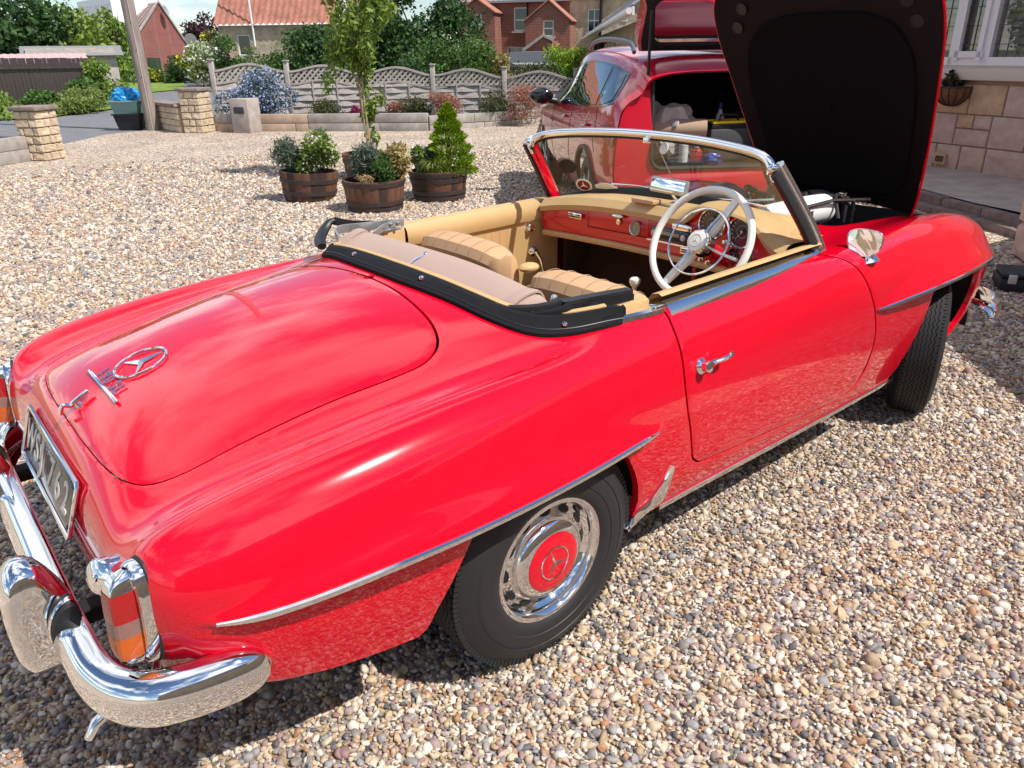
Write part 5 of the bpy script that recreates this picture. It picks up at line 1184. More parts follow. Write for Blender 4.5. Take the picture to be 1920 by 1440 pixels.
GB().sweep([Vector(p) for p in spl([(.30,-.678,.892),(.34,-.688,.896),(.375,-.688,.898),(.392,-.678,.902),(.395,-.662,.910)], 14)], [(.018,-.003),(.018,.003),(-.014,.003),(-.014,-.003)]).obj('canvas_flap', 'black_canvas', top, recalc=True)
for s_ in (-1, 1): GB().bbox((1.66, s_*.655, .62), (.46, .03, .50), .01).obj('kick_panel', 'brown_carpet', CAR)
# chrome sill behind the door, inside: pale trim
GB().bbox((.44,-.672,.884), (.14,.05,.02), .006).obj('rear_sill_trim', 'rose_carpet', CAR)
# ---------------------------------------------------------------- raised bonnet and engine bay
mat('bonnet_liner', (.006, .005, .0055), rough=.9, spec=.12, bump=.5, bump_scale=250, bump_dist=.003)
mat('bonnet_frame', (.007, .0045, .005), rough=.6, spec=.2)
mat('red_shade', (.16, .004, .012), rough=.35, coat=.6)
mat('pipe_white', (.75, .75, .74), rough=.4)
mat('blue_black', (.012, .014, .03), rough=.22, coat=.8)
bon = bpy.data.objects.new('bonnet', None); LINK(bon); bon.parent = CAR
BW = spl([(0,.395),(.10,.425),(.35,.475),(.70,.530),(.95,.560),(1.10,.550),(1.18,.50),(1.23,.40),(1.255,.22),(1.26,0)], 50)      # distance from hinge, half width
mB_ = Matrix.Translation((2.86, 0, .80)) @ Matrix.Rotation(RAD(-27.5), 4, 'Y')     # local z up along the lid, local x forward (outer skin side)
def bw(d): return np.interp(d, BW[:, 0], BW[:, 1])
outl = [(d, w) for d, w in BW]+[(d, -w) for d, w in BW[::-1][1:]]
def skin(off, k, crown=.06):
    rows = []
    for d, w in BW:
        row = []
        for u in np.linspace(-1, 1, 23):
            y = u*w*k; row.append((off+crown*(1-u*u)*min(1, (w/.3))-.03*(d/1.26-.5)**2*2, y, d*1.0 if k == 1 else .02+d*.975))
        rows.append(row)
    return rows
GB().loft(skin(.0, 1.0), closed_ring=False, xf=mB_).obj('outer_skin', 'red_paint', bon)
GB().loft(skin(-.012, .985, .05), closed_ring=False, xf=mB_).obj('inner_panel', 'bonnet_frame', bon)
e0 = [(mB_ @ Vector((-.03*(d/1.26-.5)**2*2-.004, s_*(w-.006), d))) for s_, seq in ((1, list(BW)), (-1, list(BW[::-1][1:]))) for d, w in seq]
GB().tube(e0, .0055, 8).obj('edge_flange', 'red_paint', bon)
def inner_x(d, y): w = bw(d); u = y/w/.985; return -.012+.05*(1-u*u)*min(1, w/.3)-.03*(d/1.26-.5)**2*2
# insulation pad: recessed shape with a rolled border
PAD = spl([(.10,-.28),(.10,.28),(.16,.345),(.35,.39),(.70,.43),(.86,.41),(.97,.34),(1.02,.22),(1.03,0),(1.02,-.22),(.97,-.34),(.86,-.41),(.70,-.43),(.35,-.39),(.16,-.345)], 70, closed=True)
g = GB(); cen = PAD.mean(0); rows = []
for k, dx in ((1.0, 0), (.985, -.010), (.955, -.011), (.93, -.008), (.6, -.008), (.3, -.008), (.02, -.008)):
    rows.append([(inner_x(cen[0]+(d-cen[0])*k, (y)*k)+dx-.002, y*k, cen[0]+(d-cen[0])*k) for d, y in PAD])
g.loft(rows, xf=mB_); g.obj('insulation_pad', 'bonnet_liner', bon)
for y, d in ((.40,1.075),(.44,.985),(-.40,1.075),(-.44,.985),(.0,1.10),(-.05,1.16),(.22,1.16),(-.20,1.16)):
    GB().lathe([(.030,.001),(.029,.003),(.024,.003),(.023,.0015),(0,.0015)] if abs(y) > .3 else [(.012,-.004),(.012,.004),(0,.004)], 20, mB_ @ Matrix.Translation((inner_x(d, y)-.002, y, d)) @ Matrix.Rotation(-math.pi/2, 4, 'Y')).obj('frame_hole', 'black_plastic', bon)
GB().bbox((0, 0, 0), (.02, .05, .05), .006, xf=mB_ @ Matrix.Translation((inner_x(1.15, 0)-.012, .02, 1.15))).obj('latch_striker', 'steel', bon)
# engine bay
GB().bbox((2.25, 0, .42), (1.2, 1.0, .04), .01).obj('engine_bay_floor', 'dark_under', CAR)
for s in (-1, 1): GB().bbox((2.25, s*.53, .62), (1.25, .03, .42), .01).obj('inner_wing', 'dark_under', CAR)
GB().bbox((2.86, 0, .60), (.03, 1.05, .42), .01).obj('radiator', 'dark_under', CAR)
eng = bpy.data.objects.new('engine', None); LINK(eng); eng.parent = CAR
GB().bbox((2.22, -.02, .66), (.62, .26, .30), .05).obj('engine_block', 'steel', eng)
GB().bbox((2.22, -.02, .84), (.58, .17, .07), .03).obj('cam_cover', 'grey_metal', eng)
GB().tube(spl([(1.80,-.20,.885),(1.95,-.22,.892),(2.12,-.225,.893),(2.26,-.22,.885)], 14), .068, 20).obj('intake_duct', 'pipe_white', eng)
GB().ico((1.92,.10,.905), (.125,.125,.105), 3).obj('servo_drum', 'blue_black', eng)
GB().tube(spl([(2.26,-.22,.885),(2.36,-.20,.90),(2.42,-.12,.91),(2.46,.0,.88)], 14), .034, 12).obj('rubber_hose', 'rubber', eng)
GB().tube([(1.90,-.28,.93),(2.2,-.30,.94),(2.55,-.30,.90)], .009, 8).obj('fuel_rail', 'steel', eng)
GB().tube([(1.76,-.02,.955),(1.84,-.10,.96),(1.92,-.17,.965)], .006, 8).obj('throttle_rod', 'steel', eng)
er = random.Random(3)
for k in range(26):
    x = 1.85+er.random()*.75; y = -.36+er.random()*.62; z = .88+er.random()*.05
    o = GB(); o.tube([(x, y, z-.12), (x+.01*er.uniform(-1,1), y, z)], er.uniform(.006,.018), 8); o.ico((x, y, z), er.uniform(.010,.024), 1); o.obj('engine_fitting', er.choice(['steel','chrome','black_plastic','grey_metal','black_plastic']), eng)
for k in range(7):
    x = 1.85+er.random()*.5; y = -.35+er.random()*.5
    GB().tube(spl([(x,y,.86),(x+.05,y+.05,.93),(x+.16,y+.10,.935),(x+.26,y+.06,.86)], 12), er.uniform(.006,.012), 8).obj('engine_hose', 'rubber', eng)
# prop rod / wiper arms on the cowl
for y0, y1 in ((.12,.42),(-.38,-.10)):
    GB().tube([(1.53,y0,1.01),(1.515,(y0+y1)/2,1.018),(1.505,y1,1.012)], .004, 6).obj('wiper_arm', 'chrome', CAR)
# ================================================================ walls, fence, beds, barrels, plants
mat('timber_grey', (.43, .385, .35), rough=.9, noise_amt=.25, noise_scale=6, bump=.5, bump_scale=30, bump_dist=.008, stretch=(1, 1, 6))
mat('sleeper', (.33, .30, .27), rough=.92, noise_amt=.25, noise_scale=5, bump=.5, bump_scale=40, bump_dist=.008)
mat('sleeper_new', (.42, .31, .23), rough=.92, noise_amt=.2, noise_scale=5)
mat('sandstone', (.50, .39, .27), rough=.92, noise_amt=.2, noise_scale=7, bump=.5, bump_scale=60, bump_dist=.01)
mat('sandstone_pale', (.56, .45, .32), rough=.92, noise_amt=.2, noise_scale=7, bump=.5, bump_scale=60, bump_dist=.01)
mat('sandstone_brown', (.36, .24, .14), rough=.92, noise_amt=.25, noise_scale=7, bump=.5, bump_scale=60, bump_dist=.01)
mat('mortar', (.40, .33, .25), rough=1)
mat('cap_stone', (.24, .19, .165), rough=.95, noise_amt=.3, noise_scale=9, bump=.5, bump_scale=50, bump_dist=.01)
mat('soil', (.035, .026, .02), rough=1, noise_amt=.4, noise_scale=25, bump=.8, bump_scale=60, bump_dist=.02)
SAND = ['sandstone', 'sandstone_pale', 'sandstone_pale', 'sandstone_pale', 'sandstone']
def pier(name, label, c, rz, w, h, rows, cap_over=.04, seed=0):
    p = thing(name, label, 'pillar', c, rz)
    GB().box((0, 0, h/2), (w-.05, w-.05, h)).obj('core', 'mortar', p, smooth=False)
    r0 = random.Random(seed); rh = h/rows
    for k in range(rows):
        for side in range(4):
            a = side*math.pi/2; nseg = 2 if (k+side) % 2 else 3; cuts = sorted([0, 1]+[r0.uniform(.3, .7) if nseg == 2 else q for q in ([] if nseg == 2 else [r0.uniform(.25,.4), r0.uniform(.6,.75)])]+([r0.uniform(.35, .65)] if nseg == 2 else []))
            cuts = [c_ for i, c_ in enumerate(cuts) if i == 0 or c_-cuts[i-1] > .15]; cuts[-1] = 1
            for i in range(len(cuts)-1):
                x0, x1 = -w/2+cuts[i]*w, -w/2+cuts[i+1]*w; m_ = stone_mesh(x1-x0-.012, .06, rh-.014, r0.randint(0, 999), .018); m_.materials.append(MATS[r0.choice(SAND)])
                o = link_mesh('stone', m_, p); o.matrix_local = Matrix.Rotation(a, 4, 'Z') @ Matrix.Translation(((x0+x1)/2, -w/2+.028, (k+.5)*rh))
    GB().bbox((0, 0, h+.035), (w+2*cap_over, w+2*cap_over, .07), .012).obj('coping', 'cap_stone', p)
    return p
def pr(px, py): p = gnd(px, py); return (p.x, p.y, 0)
pL = gnd(78, 303); pier('stone_gate_pillar', 'square sandstone gate pillar with flat slab top beside the green bush', (pL.x+.12, pL.y+.30, 0), RAD(38), .45, .80, 6, .04, 1)
pR = gnd(374, 250); pier('stone_gate_pillar', 'square sandstone gate pillar at the end of the low wall', (pR.x+.12, pR.y+.28, 0), RAD(40), .48, .88, 6, .04, 2)
# low wall from the right-hand pillar back to the pole
w0 = Vector((pR.x-.12, pR.y+.42, 0)); w1 = Vector(tuple(gnd(294, 238))); wd = (w1-w0); wl = wd.length; wa = math.atan2(wd.y, wd.x)
lw = thing('low_stone_wall', 'low sandstone garden wall with grey coping behind the telegraph pole', 'wall', tuple(w0), wa)
GB().box((wl/2, 0, .27), (wl, .22, .54)).obj('core', 'mortar', lw, smooth=False)
r0 = random.Random(9)
for k in range(4):
    x = 0
    while x < wl-.05:
        L_ = min(r0.uniform(.28, .5), wl-x)
        for sgn in (1, -1):
            m_ = stone_mesh(L_-.012, .05, .13, r0.randint(0, 999), .014); m_.materials.append(MATS[r0.choice(SAND)]); o = link_mesh('stone', m_, lw)
            o.matrix_local = Matrix.Translation((x+L_/2, sgn*.125, .07+k*.135)) @ Matrix.Rotation(0 if sgn < 0 else math.pi, 4, 'Z')
        x += L_
GB().bbox((wl/2, 0, .585), (wl+.05, .42, .07), .015).obj('coping', 'cap_stone', lw)
# ---- telegraph pole
pb = gnd(288, 244); tp = thing('telegraph_pole', 'tall weathered wooden telegraph pole beside the recycling boxes', 'pole', (pb.x, pb.y, 0))
mat('pole_wood', (.27, .22, .19), rough=.9, noise_amt=.3, noise_scale=8, bump=.7, bump_scale=18, bump_dist=.02, stretch=(1, 1, .15))
GB().tube([(0, 0, -.1), (-.02, 0, 2), (-.05, 0, 5), (-.08, 0, 9)], [.145, .14, .13, .11], 18).obj('shaft', 'pole_wood', tp)
for k in range(12): GB().box((.02*(-1)**k-.05, -.13 if k % 2 else -.12, .9+k*.28), (.02, .03, .02)).obj('step_bolt', 'dark_under', tp)
GB().tube([(-.05, -.14, 0), (-.06, -.14, 2.2), (-.08, -.13, 6)], .012, 6).obj('cable', 'timber_grey', tp)
# ---- recycling boxes with a blue bag
mat('box_black', (.02, .02, .024), rough=.45); mat('box_green', (.20, .33, .30), rough=.4); mat('bag_blue', (.01, .26, .62), rough=.35, coat=.3)
def crate(name, label, loc, w0_, w1_, d0, d1, h, m_):
    t_ = thing(name, label, 'box', loc, RAD(-38), 'stacked recycling boxes'); g = GB()
    g.loft([[(-w0_,-d0,0),(w0_,-d0,0),(w0_,d0,0),(-w0_,d0,0)], [(-w1_,-d1,h),(w1_,-d1,h),(w1_,d1,h),(-w1_,d1,h)], [(-w1_-.03,-d1-.03,h),(w1_+.03,-d1-.03,h),(w1_+.03,d1+.03,h),(-w1_-.03,d1+.03,h)], [(-w1_-.03,-d1-.03,h+.03),(w1_+.03,-d1-.03,h+.03),(w1_+.03,d1+.03,h+.03),(-w1_-.03,d1+.03,h+.03)]], cap0=True, cap1=True)
    g.obj('tub', m_, t_, smooth=False); return t_
bx = gnd(251, 243); bx = Vector((bx.x, bx.y+.1, 0))
crate('recycling_box', 'black plastic recycling box at the bottom of the stack', tuple(bx), .24, .30, .17, .23, .34, 'box_black')
crate('recycling_box', 'pale green plastic recycling box stacked on the black one', (bx.x, bx.y, .371), .27, .33, .19, .25, .26, 'box_green')
bag = GB().ico((0, 0, .04), (.30, .20, .20), 4, nz=.34, freq=3.6, seed=4).obj('plastic_bag', 'bag_blue', None, loc=(bx.x, bx.y, .70)); tag(bag, 'crumpled blue plastic bag in the green recycling box', 'bag')
# ---- concrete block with the name plaque
cbp = gnd(462, 250); cb_ = thing('concrete_block', 'pale rendered block with a dark name plaque beside the blue shrub', 'block', (cbp.x+.14, cbp.y+.22, 0), RAD(32))
GB().bbox((0, 0, .36), (.46, .46, .72), .015).obj('block', 'concrete', cb_); mat('plaque', (.04, .042, .05), rough=.5); mat('plaque_text', (.6, .6, .6), rough=.5)
fr_ = Matrix.Translation((-.238, 0, .48)) @ Matrix.Rotation(-math.pi/2, 4, 'Z')
GB().bbox((0, 0, 0), (.26, .012, .14), .005, xf=fr_).obj('plaque', 'plaque', cb_)
# ---- sleeper edged bed in front of the fence
bedl = [Vector((5.15, 16.95, 0)), Vector((5.95, 15.75, 0)), Vector((6.9, 14.7, 0)), Vector((8.8, 12.72, 0)), Vector((11.5, 12.25, 0)), Vector((13.4, 13.75, 0)), Vector((16.5, 13.2, 0))]
bed = thing('sleeper_bed', 'raised bed edged with weathered grey timber sleepers along the fence', 'bed')
r0 = random.Random(4)
for i in range(len(bedl)-1):
    a, b = bedl[i], bedl[i+1]; L_ = (b-a).length; an = math.atan2((b-a).y, (b-a).x); nrow = 2
    for k in range(nrow):
        x = 0
        while x < L_-.01:
            q = min(r0.uniform(1.0, 1.7), L_-x); q = L_-x if L_-x-q < .3 else q; c = a+(b-a).normalized()*(x+q/2)
            GB().bbox((0, 0, 0), (q-.008, .12, .19), .012).obj('sleeper', 'sleeper_new' if (i < 2 and k == 0) or (i == 1) else 'sleeper', bed, loc=(c.x, c.y, .075+k*.2-(.06 if i >= 3 else 0)), rot=(0, 0, an)); x += q
FP = []
for px, D, ty in zip((274, 410, 547, 683, 815, 947, 1078, 1205), (21.7, 21.5, 21.3, 21.1, 20.9, 20.7, 20.5, 20.4), (112, 113, 115, 119, 122, 127, 130, 133)):
    p = far(px, 210, D); FP.append((Vector((p.x, p.y, 0)), zat(px, ty, D)))
FP = FP[1:]
so_ = GB(); so_.add([(p.x, p.y, .03) for p in bedl]+[(q.x, q.y, .03) for q, _ in FP[::-1]], [tuple(range(len(bedl)+len(FP)))]); tag(so_.obj('bed_soil', 'soil', smooth=False), kind='structure')
fence = thing('lattice_top_fence', 'weathered timber panel fence with wavy lattice top behind the raised bed', 'fence')
for (p, zt) in FP:
    GB().bbox((p.x, p.y, zt/2), (.11, .11, zt), .008, rot=RAD(-45)).obj('post', 'timber_grey', fence); GB().bbox((p.x, p.y, zt+.015), (.15, .15, .03), .006, rot=RAD(-45)).obj('post_cap', 'timber_grey', fence)
for i in range(len(FP)-1):
    (a, za), (b, zb) = FP[i], FP[i+1]; d = (b-a); L_ = d.length; d.normalize(); an = math.atan2(d.y, d.x); nrm = Vector((d.y, -d.x, 0))
    def top(u): return za+(zb-za)*u-.235+.165*(.5-.5*math.cos(2*math.pi*u))
    def low(u): return top(u)-.315+.02*math.cos(2*math.pi*u)
    us = np.linspace(.03, .97, 25)
    for fn, nm in ((top, 'curved_rail'), (low, 'curved_rail')):
        GB().sweep([a+d*(u*L_)+Vector((0, 0, fn(u))) for u in us], [(.025,-.03),(.025,.03),(-.025,.03),(-.025,-.03)]).obj(nm, 'timber_grey', fence, smooth=False, recalc=True)
    # boards: overlapping, wavy
    zb0 = .07; nb = 6; hb = .162
    for k in range(nb):
        z0 = zb0+k*.148
        if z0 > low(.5): continue
        pts = []
        rows = []
        for u in np.linspace(.03, .97, 13):
            z1 = min(z0+hb, low(u)+.0)
            if z1 < z0+.004: z1 = z0+.004
            off = .010*math.sin(u*math.pi*6+(k % 2)*math.pi)+.004*(k % 2)
            p = a+d*(u*L_)+nrm*off; e_ = .034*(z1-z0)/hb; rows.append([(p.x+nrm.x*.030, p.y+nrm.y*.030, z0), (p.x+nrm.x*(.030-e_), p.y+nrm.y*(.030-e_), z1), (p.x-nrm.x*.016, p.y-nrm.y*.016, z1), (p.x+nrm.x*.016, p.y+nrm.y*.016, z0)])
        GB().loft(rows, cap0=True, cap1=True).obj('board', 'timber_grey', fence, smooth=False, recalc=True)
    for u in (.33, .66): p = a+d*(u*L_)+nrm*.035; GB().box((p.x, p.y, (low(u)+.05)/2), (.035, .02, low(u)-.02), rot=an).obj('batten', 'timber_grey', fence, smooth=False)
    g = GB(); n_ = 13
    for s_ in (1, -1):
        for k in range(-6, n_+6):
            # lath at 45 degrees across the band, clipped to the band
            seg = []
            for t_ in np.linspace(-.5, 1.5, 60):
                x = (k+.5)*L_/n_+s_*(t_-.5)*.45; z = t_*.45
                u = x/L_
                if not .035 < u < .965: continue
                zz = low(.5)-.12+z
                if low(u) < zz < top(u): seg.append((x, zz))
            if len(seg) > 2:
                q0, q1 = seg[0], seg[-1]; p0 = a+d*q0[0]+Vector((0, 0, q0[1]))+nrm*(.012 if s_ > 0 else -.006); p1 = a+d*q1[0]+Vector((0, 0, q1[1]))+nrm*(.012 if s_ > 0 else -.006)
                e = (p1-p0).normalized(); sd_ = e.cross(nrm)*(.026 if s_ > 0 else .020); th = nrm*.008
                g.add([p0-sd_, p0+sd_, p1+sd_, p1-sd_, p0-sd_-th, p0+sd_-th, p1+sd_-th, p1-sd_-th], [(0,1,2,3),(7,6,5,4),(0,4,5,1),(1,5,6,2),(2,6,7,3),(3,7,4,0)])
    o = g.obj('lattice', 'timber_grey', fence, smooth=False); o['kind'] = 'stuff'
# ---- plants along the bed
leafmat('leaf_heath_dark', (.03,.042,.016), (.13,.14,.05)); leafmat('leaf_heath_pink', (.26,.10,.07), (.52,.28,.21), mid=(.38,.18,.12)); leafmat('leaf_magenta', (.25,.03,.10), (.50,.10,.25))
leafmat('leaf_ceanothus', (.03,.06,.035), (.06,.11,.07)); leafmat('petal_blue', (.19,.25,.40), (.38,.45,.62), trans=.2); leafmat('leaf_mid', (.035,.085,.02), (.13,.24,.05)); leafmat('leaf_dark', (.018,.05,.016), (.075,.15,.04)); leafmat('leaf_light', (.09,.16,.025), (.26,.36,.06)); leafmat('leaf_yellow', (.22,.22,.03), (.52,.46,.08)); leafmat('leaf_lime', (.10,.20,.008), (.30,.44,.02))
leafmat('leaf_grey', (.06,.085,.06), (.16,.21,.15)); leafmat('petal_white', (.6,.6,.5), (.85,.85,.78)); leafmat('petal_yellow', (.55,.42,.01), (.80,.68,.05)); leafmat('leaf_purple', (.025,.012,.018), (.09,.035,.05)); leafmat('leaf_gold', (.25,.20,.06), (.50,.42,.18)); leafmat('grass_blade', (.10,.16,.03), (.30,.36,.10)); leafmat('straw', (.35,.25,.12), (.60,.48,.26))
cp = gnd(492, 246)
bush('ceanothus_shrub', 'large blue flowering shrub spilling over the sleepers beside the rendered block', 'shrub', (cp.x+.25, cp.y+.55, 0), (.85, .70, .66), 5200, .06, 'leaf_ceanothus', 22, 21, clump=.42, extra=('petal_blue', 6500, .05))
def heath(px, py, D, r, h, mt, name, label, seed, grp):
    p = far(px, py, D); bush(name, label, 'plant', (p.x, p.y, .10), (r*1.15, r*.85, h*1.35), 3200, .055, mt, 9, seed, stem=False, group=grp, aspect=2.6, shell=.35, clump=.55, up_bias=-.1)
GH = 'heathers planted along the raised bed'
heath(622, 222, 19.6, .50, .19, 'leaf_heath_dark', 'heather_plant', 'dark green heather behind the tree trunk, left of the pink one', 31, GH)
heath(671, 222, 19.3, .13, .14, 'leaf_magenta', 'heather_plant', 'small magenta heather beside the thin tree trunks', 32, GH)
heath(740, 222, 18.9, .28, .21, 'leaf_heath_pink', 'heather_plant', 'small round pink heather right of the thin tree trunks', 33, GH)
heath(782, 226, 18.7, .40, .20, 'leaf_heath_dark', 'heather_plant', 'dark heather trailing over the sleepers left of the clipped conifer', 34, GH)
heath(838, 224, 18.6, .42, .28, 'leaf_heath_pink', 'heather_plant', 'pink heather directly behind the tip of the lime conifer', 35, GH)
heath(932, 224, 18.8, .50, .27, 'leaf_heath_dark', 'heather_plant', 'large dark heather left of the biggest pink one', 36, GH)
heath(985, 232, 18.6, .52, .36, 'leaf_heath_pink', 'heather_plant', 'largest pink heather, next to the red estate car', 37, GH)
heath(1062, 214, 19.8, .30, .18, 'leaf_heath_dark', 'heather_plant', 'small dark heather under the estate car mirror', 38, GH)
# ---- half-barrel planters
mat('barrel_oak', (.12, .055, .032), rough=.75, noise_amt=.5, noise_scale=9, bump=.5, bump_scale=30, bump_dist=.01, stretch=(1, 1, .25)); mat('barrel_dark', (.045, .026, .02), rough=.8, noise_amt=.4, noise_scale=9, bump=.5, bump_scale=30, bump_dist=.01, stretch=(1, 1, .25)); mat('hoop_iron', (.045, .032, .030), rough=.6, noise_amt=.3, noise_scale=12)
NST = 22; BR0, BR1, BH = .285, .338, .335
def stave_mesh(w0_, w1_, h):
    g = GB(); rows = []
    for f in np.linspace(0, 1, 6):
        r = BR0+(BR1-BR0)*(f**.8); hw = math.tan(math.pi/NST)*r*.975; rows.append([(-hw, -r*1.0, f*h), (hw, -r, f*h), (hw*.9, -r+.028, f*h), (-hw*.9, -r+.028, f*h)])
    g.loft(rows, cap0=True, cap1=True); return g
SM = {m_: stave_mesh(0, 0, BH).mesh('stave', m_, smooth=False, recalc=True) for m_ in ('barrel_oak', 'barrel_dark')}
HM = {}
for z in (.035, .10, .235, .300):
    r = BR0+(BR1-BR0)*((z/BH)**.8)+.004; HM[z] = GB().lathe([(r,-.024),(r+.004,-.022),(r+.006+.004,.022),(r+.006,.024)], 40).mesh('hoop', 'hoop_iron')
def barrel(label, loc, rz, dark=.3, hoops=(.035,.10,.235,.300), tilt=(0, 0)):
    t_ = thing('half_barrel_planter', label, 'planter', loc, 0, 'half barrel planters on the gravel'); t_.rotation_euler = (tilt[0], tilt[1], rz); r1 = random.Random(int(abs(loc[0]*991)))
    for k in range(NST): o = link_mesh('stave', SM['barrel_dark' if r1.random() < dark else 'barrel_oak'], t_); o.rotation_euler = (0, 0, 2*math.pi*k/NST)
    for z in hoops: link_mesh('hoop', HM[z], t_, (0, 0, z))
    GB().lathe([(BR1-.03, .275), (0, .295)], 24).obj('soil', 'soil', t_); return t_
def bpos(px, py, off=.26):
    p = gnd(px, py); d = Vector((p.x-CAM_POS.x, p.y-CAM_POS.y, 0)).normalized(); return Vector((p.x, p.y, 0))+d*off
b1, b2, b3, b4 = bpos(583, 381), bpos(706, 401), bpos(825, 380), bpos(692, 338)
barrel('half barrel holding grey lavender and white flowers, tilted, leftmost of the four', tuple(b1), .3, .3, (.10,.235), (.03,.05)); barrel('half barrel in front of the other three, holding grasses', tuple(b2), .9, .15, (.035,.10,.300)); barrel('half barrel holding the lime green conifer', tuple(b3), 1.7, .75, (.035,.10,.235,.300), (0, .02)); barrel('half barrel holding the slender tree, behind the others', tuple(b4), .1, .5, (.10,.235))
def up(v, z=BH-.05): return (v.x, v.y, z)
_rt = Vector((_r.x, _r.y, 0)); _fw = Vector((math.cos(YAW), math.sin(YAW), 0))
# barrel 1: lavender, white flowering shrub
bush('lavender_plant', 'grey-green lavender mound in the leftmost half barrel', 'plant', up(b1-_rt*.12), (.22, .21, .22), 3200, .055, 'leaf_grey', 9, 41, stem=False, aspect=5, shell=.3, clump=.55, up_bias=-.2)
bush('white_flowering_shrub', 'white flowering green shrub in the leftmost half barrel', 'plant', up(b1+_rt*.15), (.26, .24, .24), 1900, .055, 'leaf_light', 8, 42, stem=False, aspect=2.2, clump=.5, extra=('petal_white', 330, .035))
# barrel 2: rosemary, golden shrub, dry grass
bush('rosemary_plant', 'spiky grey-green rosemary in the front half barrel', 'plant', up(b2-_rt*.10), (.23, .20, .23), 3300, .07, 'leaf_grey', 9, 43, stem=False, aspect=6, shell=.3, clump=.5, up_bias=-.3)
bush('golden_euonymus', 'golden variegated shrub at the right of the front half barrel', 'plant', up(b2+_rt*.17+_fw*.1), (.19, .18, .28), 1400, .05, 'leaf_gold', 7, 44, stem=False, clump=.5)
bush('small_heath_plant', 'dull green low plant in the middle of the front half barrel', 'plant', up(b2+_rt*.10), (.18, .16, .17), 1700, .05, 'leaf_mid', 6, 45, stem=False, aspect=4, shell=.3, clump=.55)
def tuft(name, label, c, n, L_, spread, mt, seed):
    b_ = thing(name, label, 'grass', tuple(c)); R2 = np.random.default_rng(seed); V = []
    for k in range(n):
        a = R2.uniform(0, 6.28); o = np.array([math.cos(a), math.sin(a), 0]); p0 = o*R2.uniform(0, spread*.4); l = L_*R2.uniform(.6, 1.1); lean = R2.uniform(.3, 1.0); w = np.array([-o[1], o[0], 0])*.006
        p1 = p0+np.array([0, 0, l*.7])+o*l*.25*lean; p2_ = p0+np.array([0, 0, l*(.95-.45*lean)])+o*l*.75*lean
        V += [p0-w, p0+w, p1+w, p1-w, p1-w, p1+w, p2_+w*.2, p2_-w*.2]
    o = link_mesh('blades', fast_mesh('blades', np.array(V), len(V)//4, mt), b_); o['kind'] = 'stuff'; return b_
tuft('dry_grass', 'tuft of dry straw-coloured grass at the rim of the front half barrel', up(b2-_fw*.20-_rt*.04), 90, .16, .22, 'straw', 46)
# barrel 3: dwarf conifer, grass, white flowers
con = thing('dwarf_conifer', 'cone-shaped lime green dwarf conifer in the right-hand half barrel', 'conifer', up(b3+_rt*.13+_fw*.06))
R2 = np.random.default_rng(47); P = []
for k in range(8500):
    z = R2.random()**1.15; r = .275*(1-z)**.72*(1+.16*math.sin(z*38)+.14*math.sin(z*17+k % 7))*(.72+.3*R2.random()**.5); a = R2.uniform(0, 6.283); P.append((r*math.cos(a)*(1+.1*math.sin(3*a+z*9)), r*math.sin(a), z*.76))
P = np.array(P); dr = P*np.array([1, 1, 0]); dr /= np.linalg.norm(dr, axis=1)[:, None]+1e-9; dr[:, 2] = .8
o = link_mesh('foliage', fast_mesh('foliage', leaves(P, .035, aspect=2.0, seed=48, dirs=dr), len(P), 'leaf_lime'), con); o['kind'] = 'stuff'
GB().tube([(0, 0, -.05), (0, 0, .4), (0, 0, .74)], [.03, .02, .006], 8).obj('trunk', 'bark', con)
bush('white_choisya', 'white flowered bushy plant at the left rim of the conifer barrel', 'plant', up(b3-_rt*.22-_fw*.02), (.13, .13, .15), 620, .06, 'leaf_light', 6, 49, stem=False, extra=('petal_white', 230, .04))
tuft('ribbon_grass', 'arching green grass spilling over the front of the conifer barrel', up(b3-_fw*.16-_rt*.05), 130, .24, .22, 'grass_blade', 50)
bush('lavender_plant', 'small lavender between the conifer and the white flowers', 'plant', up(b3-_rt*.08+_fw*.05), (.12, .12, .16), 900, .07, 'leaf_grey', 5, 51, stem=False, aspect=6, up_bias=-.3, clump=.55)
# barrel 4: slender tree on two canes
tree = thing('slender_tree', 'slender tree with drooping light green leaves growing in the rear half barrel', 'tree', up(b4))
canes = [((.03, 0, 0), (.0, .02, .8), (-.05, .03, 1.7), (-.08, .03, 2.6)), ((.10, .03, 0), (.06, .03, .8), (.0, .02, 1.6), (-.02, 0, 2.5)), ((.05, -.04, 0), (.03, 0, .9), (.05, .0, 1.8), (.10, .03, 2.4))]
mat('cane', (.36, .30, .17), rough=.7)
for c in canes: GB().tube(spl(c, 12), [.014-.0008*i for i in range(12)], 8).obj('trunk', 'cane', tree)
cl = []
R2 = np.random.default_rng(60)
for k in range(60):
    z = R2.uniform(1.15, 2.9); rr = .50*math.sin(min(1, (z-.95)/1.0)*math.pi/2)*(1 if z < 2.2 else .8); a = R2.uniform(0, 6.283); r = rr*R2.random()**.5; c = np.array([r*math.cos(a)-.03, r*math.sin(a), z]); cl.append((c, (.13, .13, .20)))
for k in range(9):
    z = R2.uniform(.15, 1.0); cl.append((np.array([.14+.07*R2.normal(), .02+.06*R2.normal(), z]), (.10, .10, .14)))
for q in ((-.36,.2,.95),(-.30,.1,1.15),(-.42,.1,1.0)): cl.append((np.array(q), (.06,.06,.16)))
P = blob_points(cl, 5600, 61, .2); o = link_mesh('crown', fast_mesh('crown', leaves(P, .085, aspect=2.3, seed=62, droop=.9), len(P), 'leaf_light'), tree); o['kind'] = 'stuff'
g = GB()
for c, q in cl[:46:2]: g.tube(spl([(0, .02, max(.6, c[2]-.55)), (c[0]*.6, c[1]*.6, c[2]-.1), tuple(c)], 6), [.006,.005,.004,.003,.003,.002], 5)
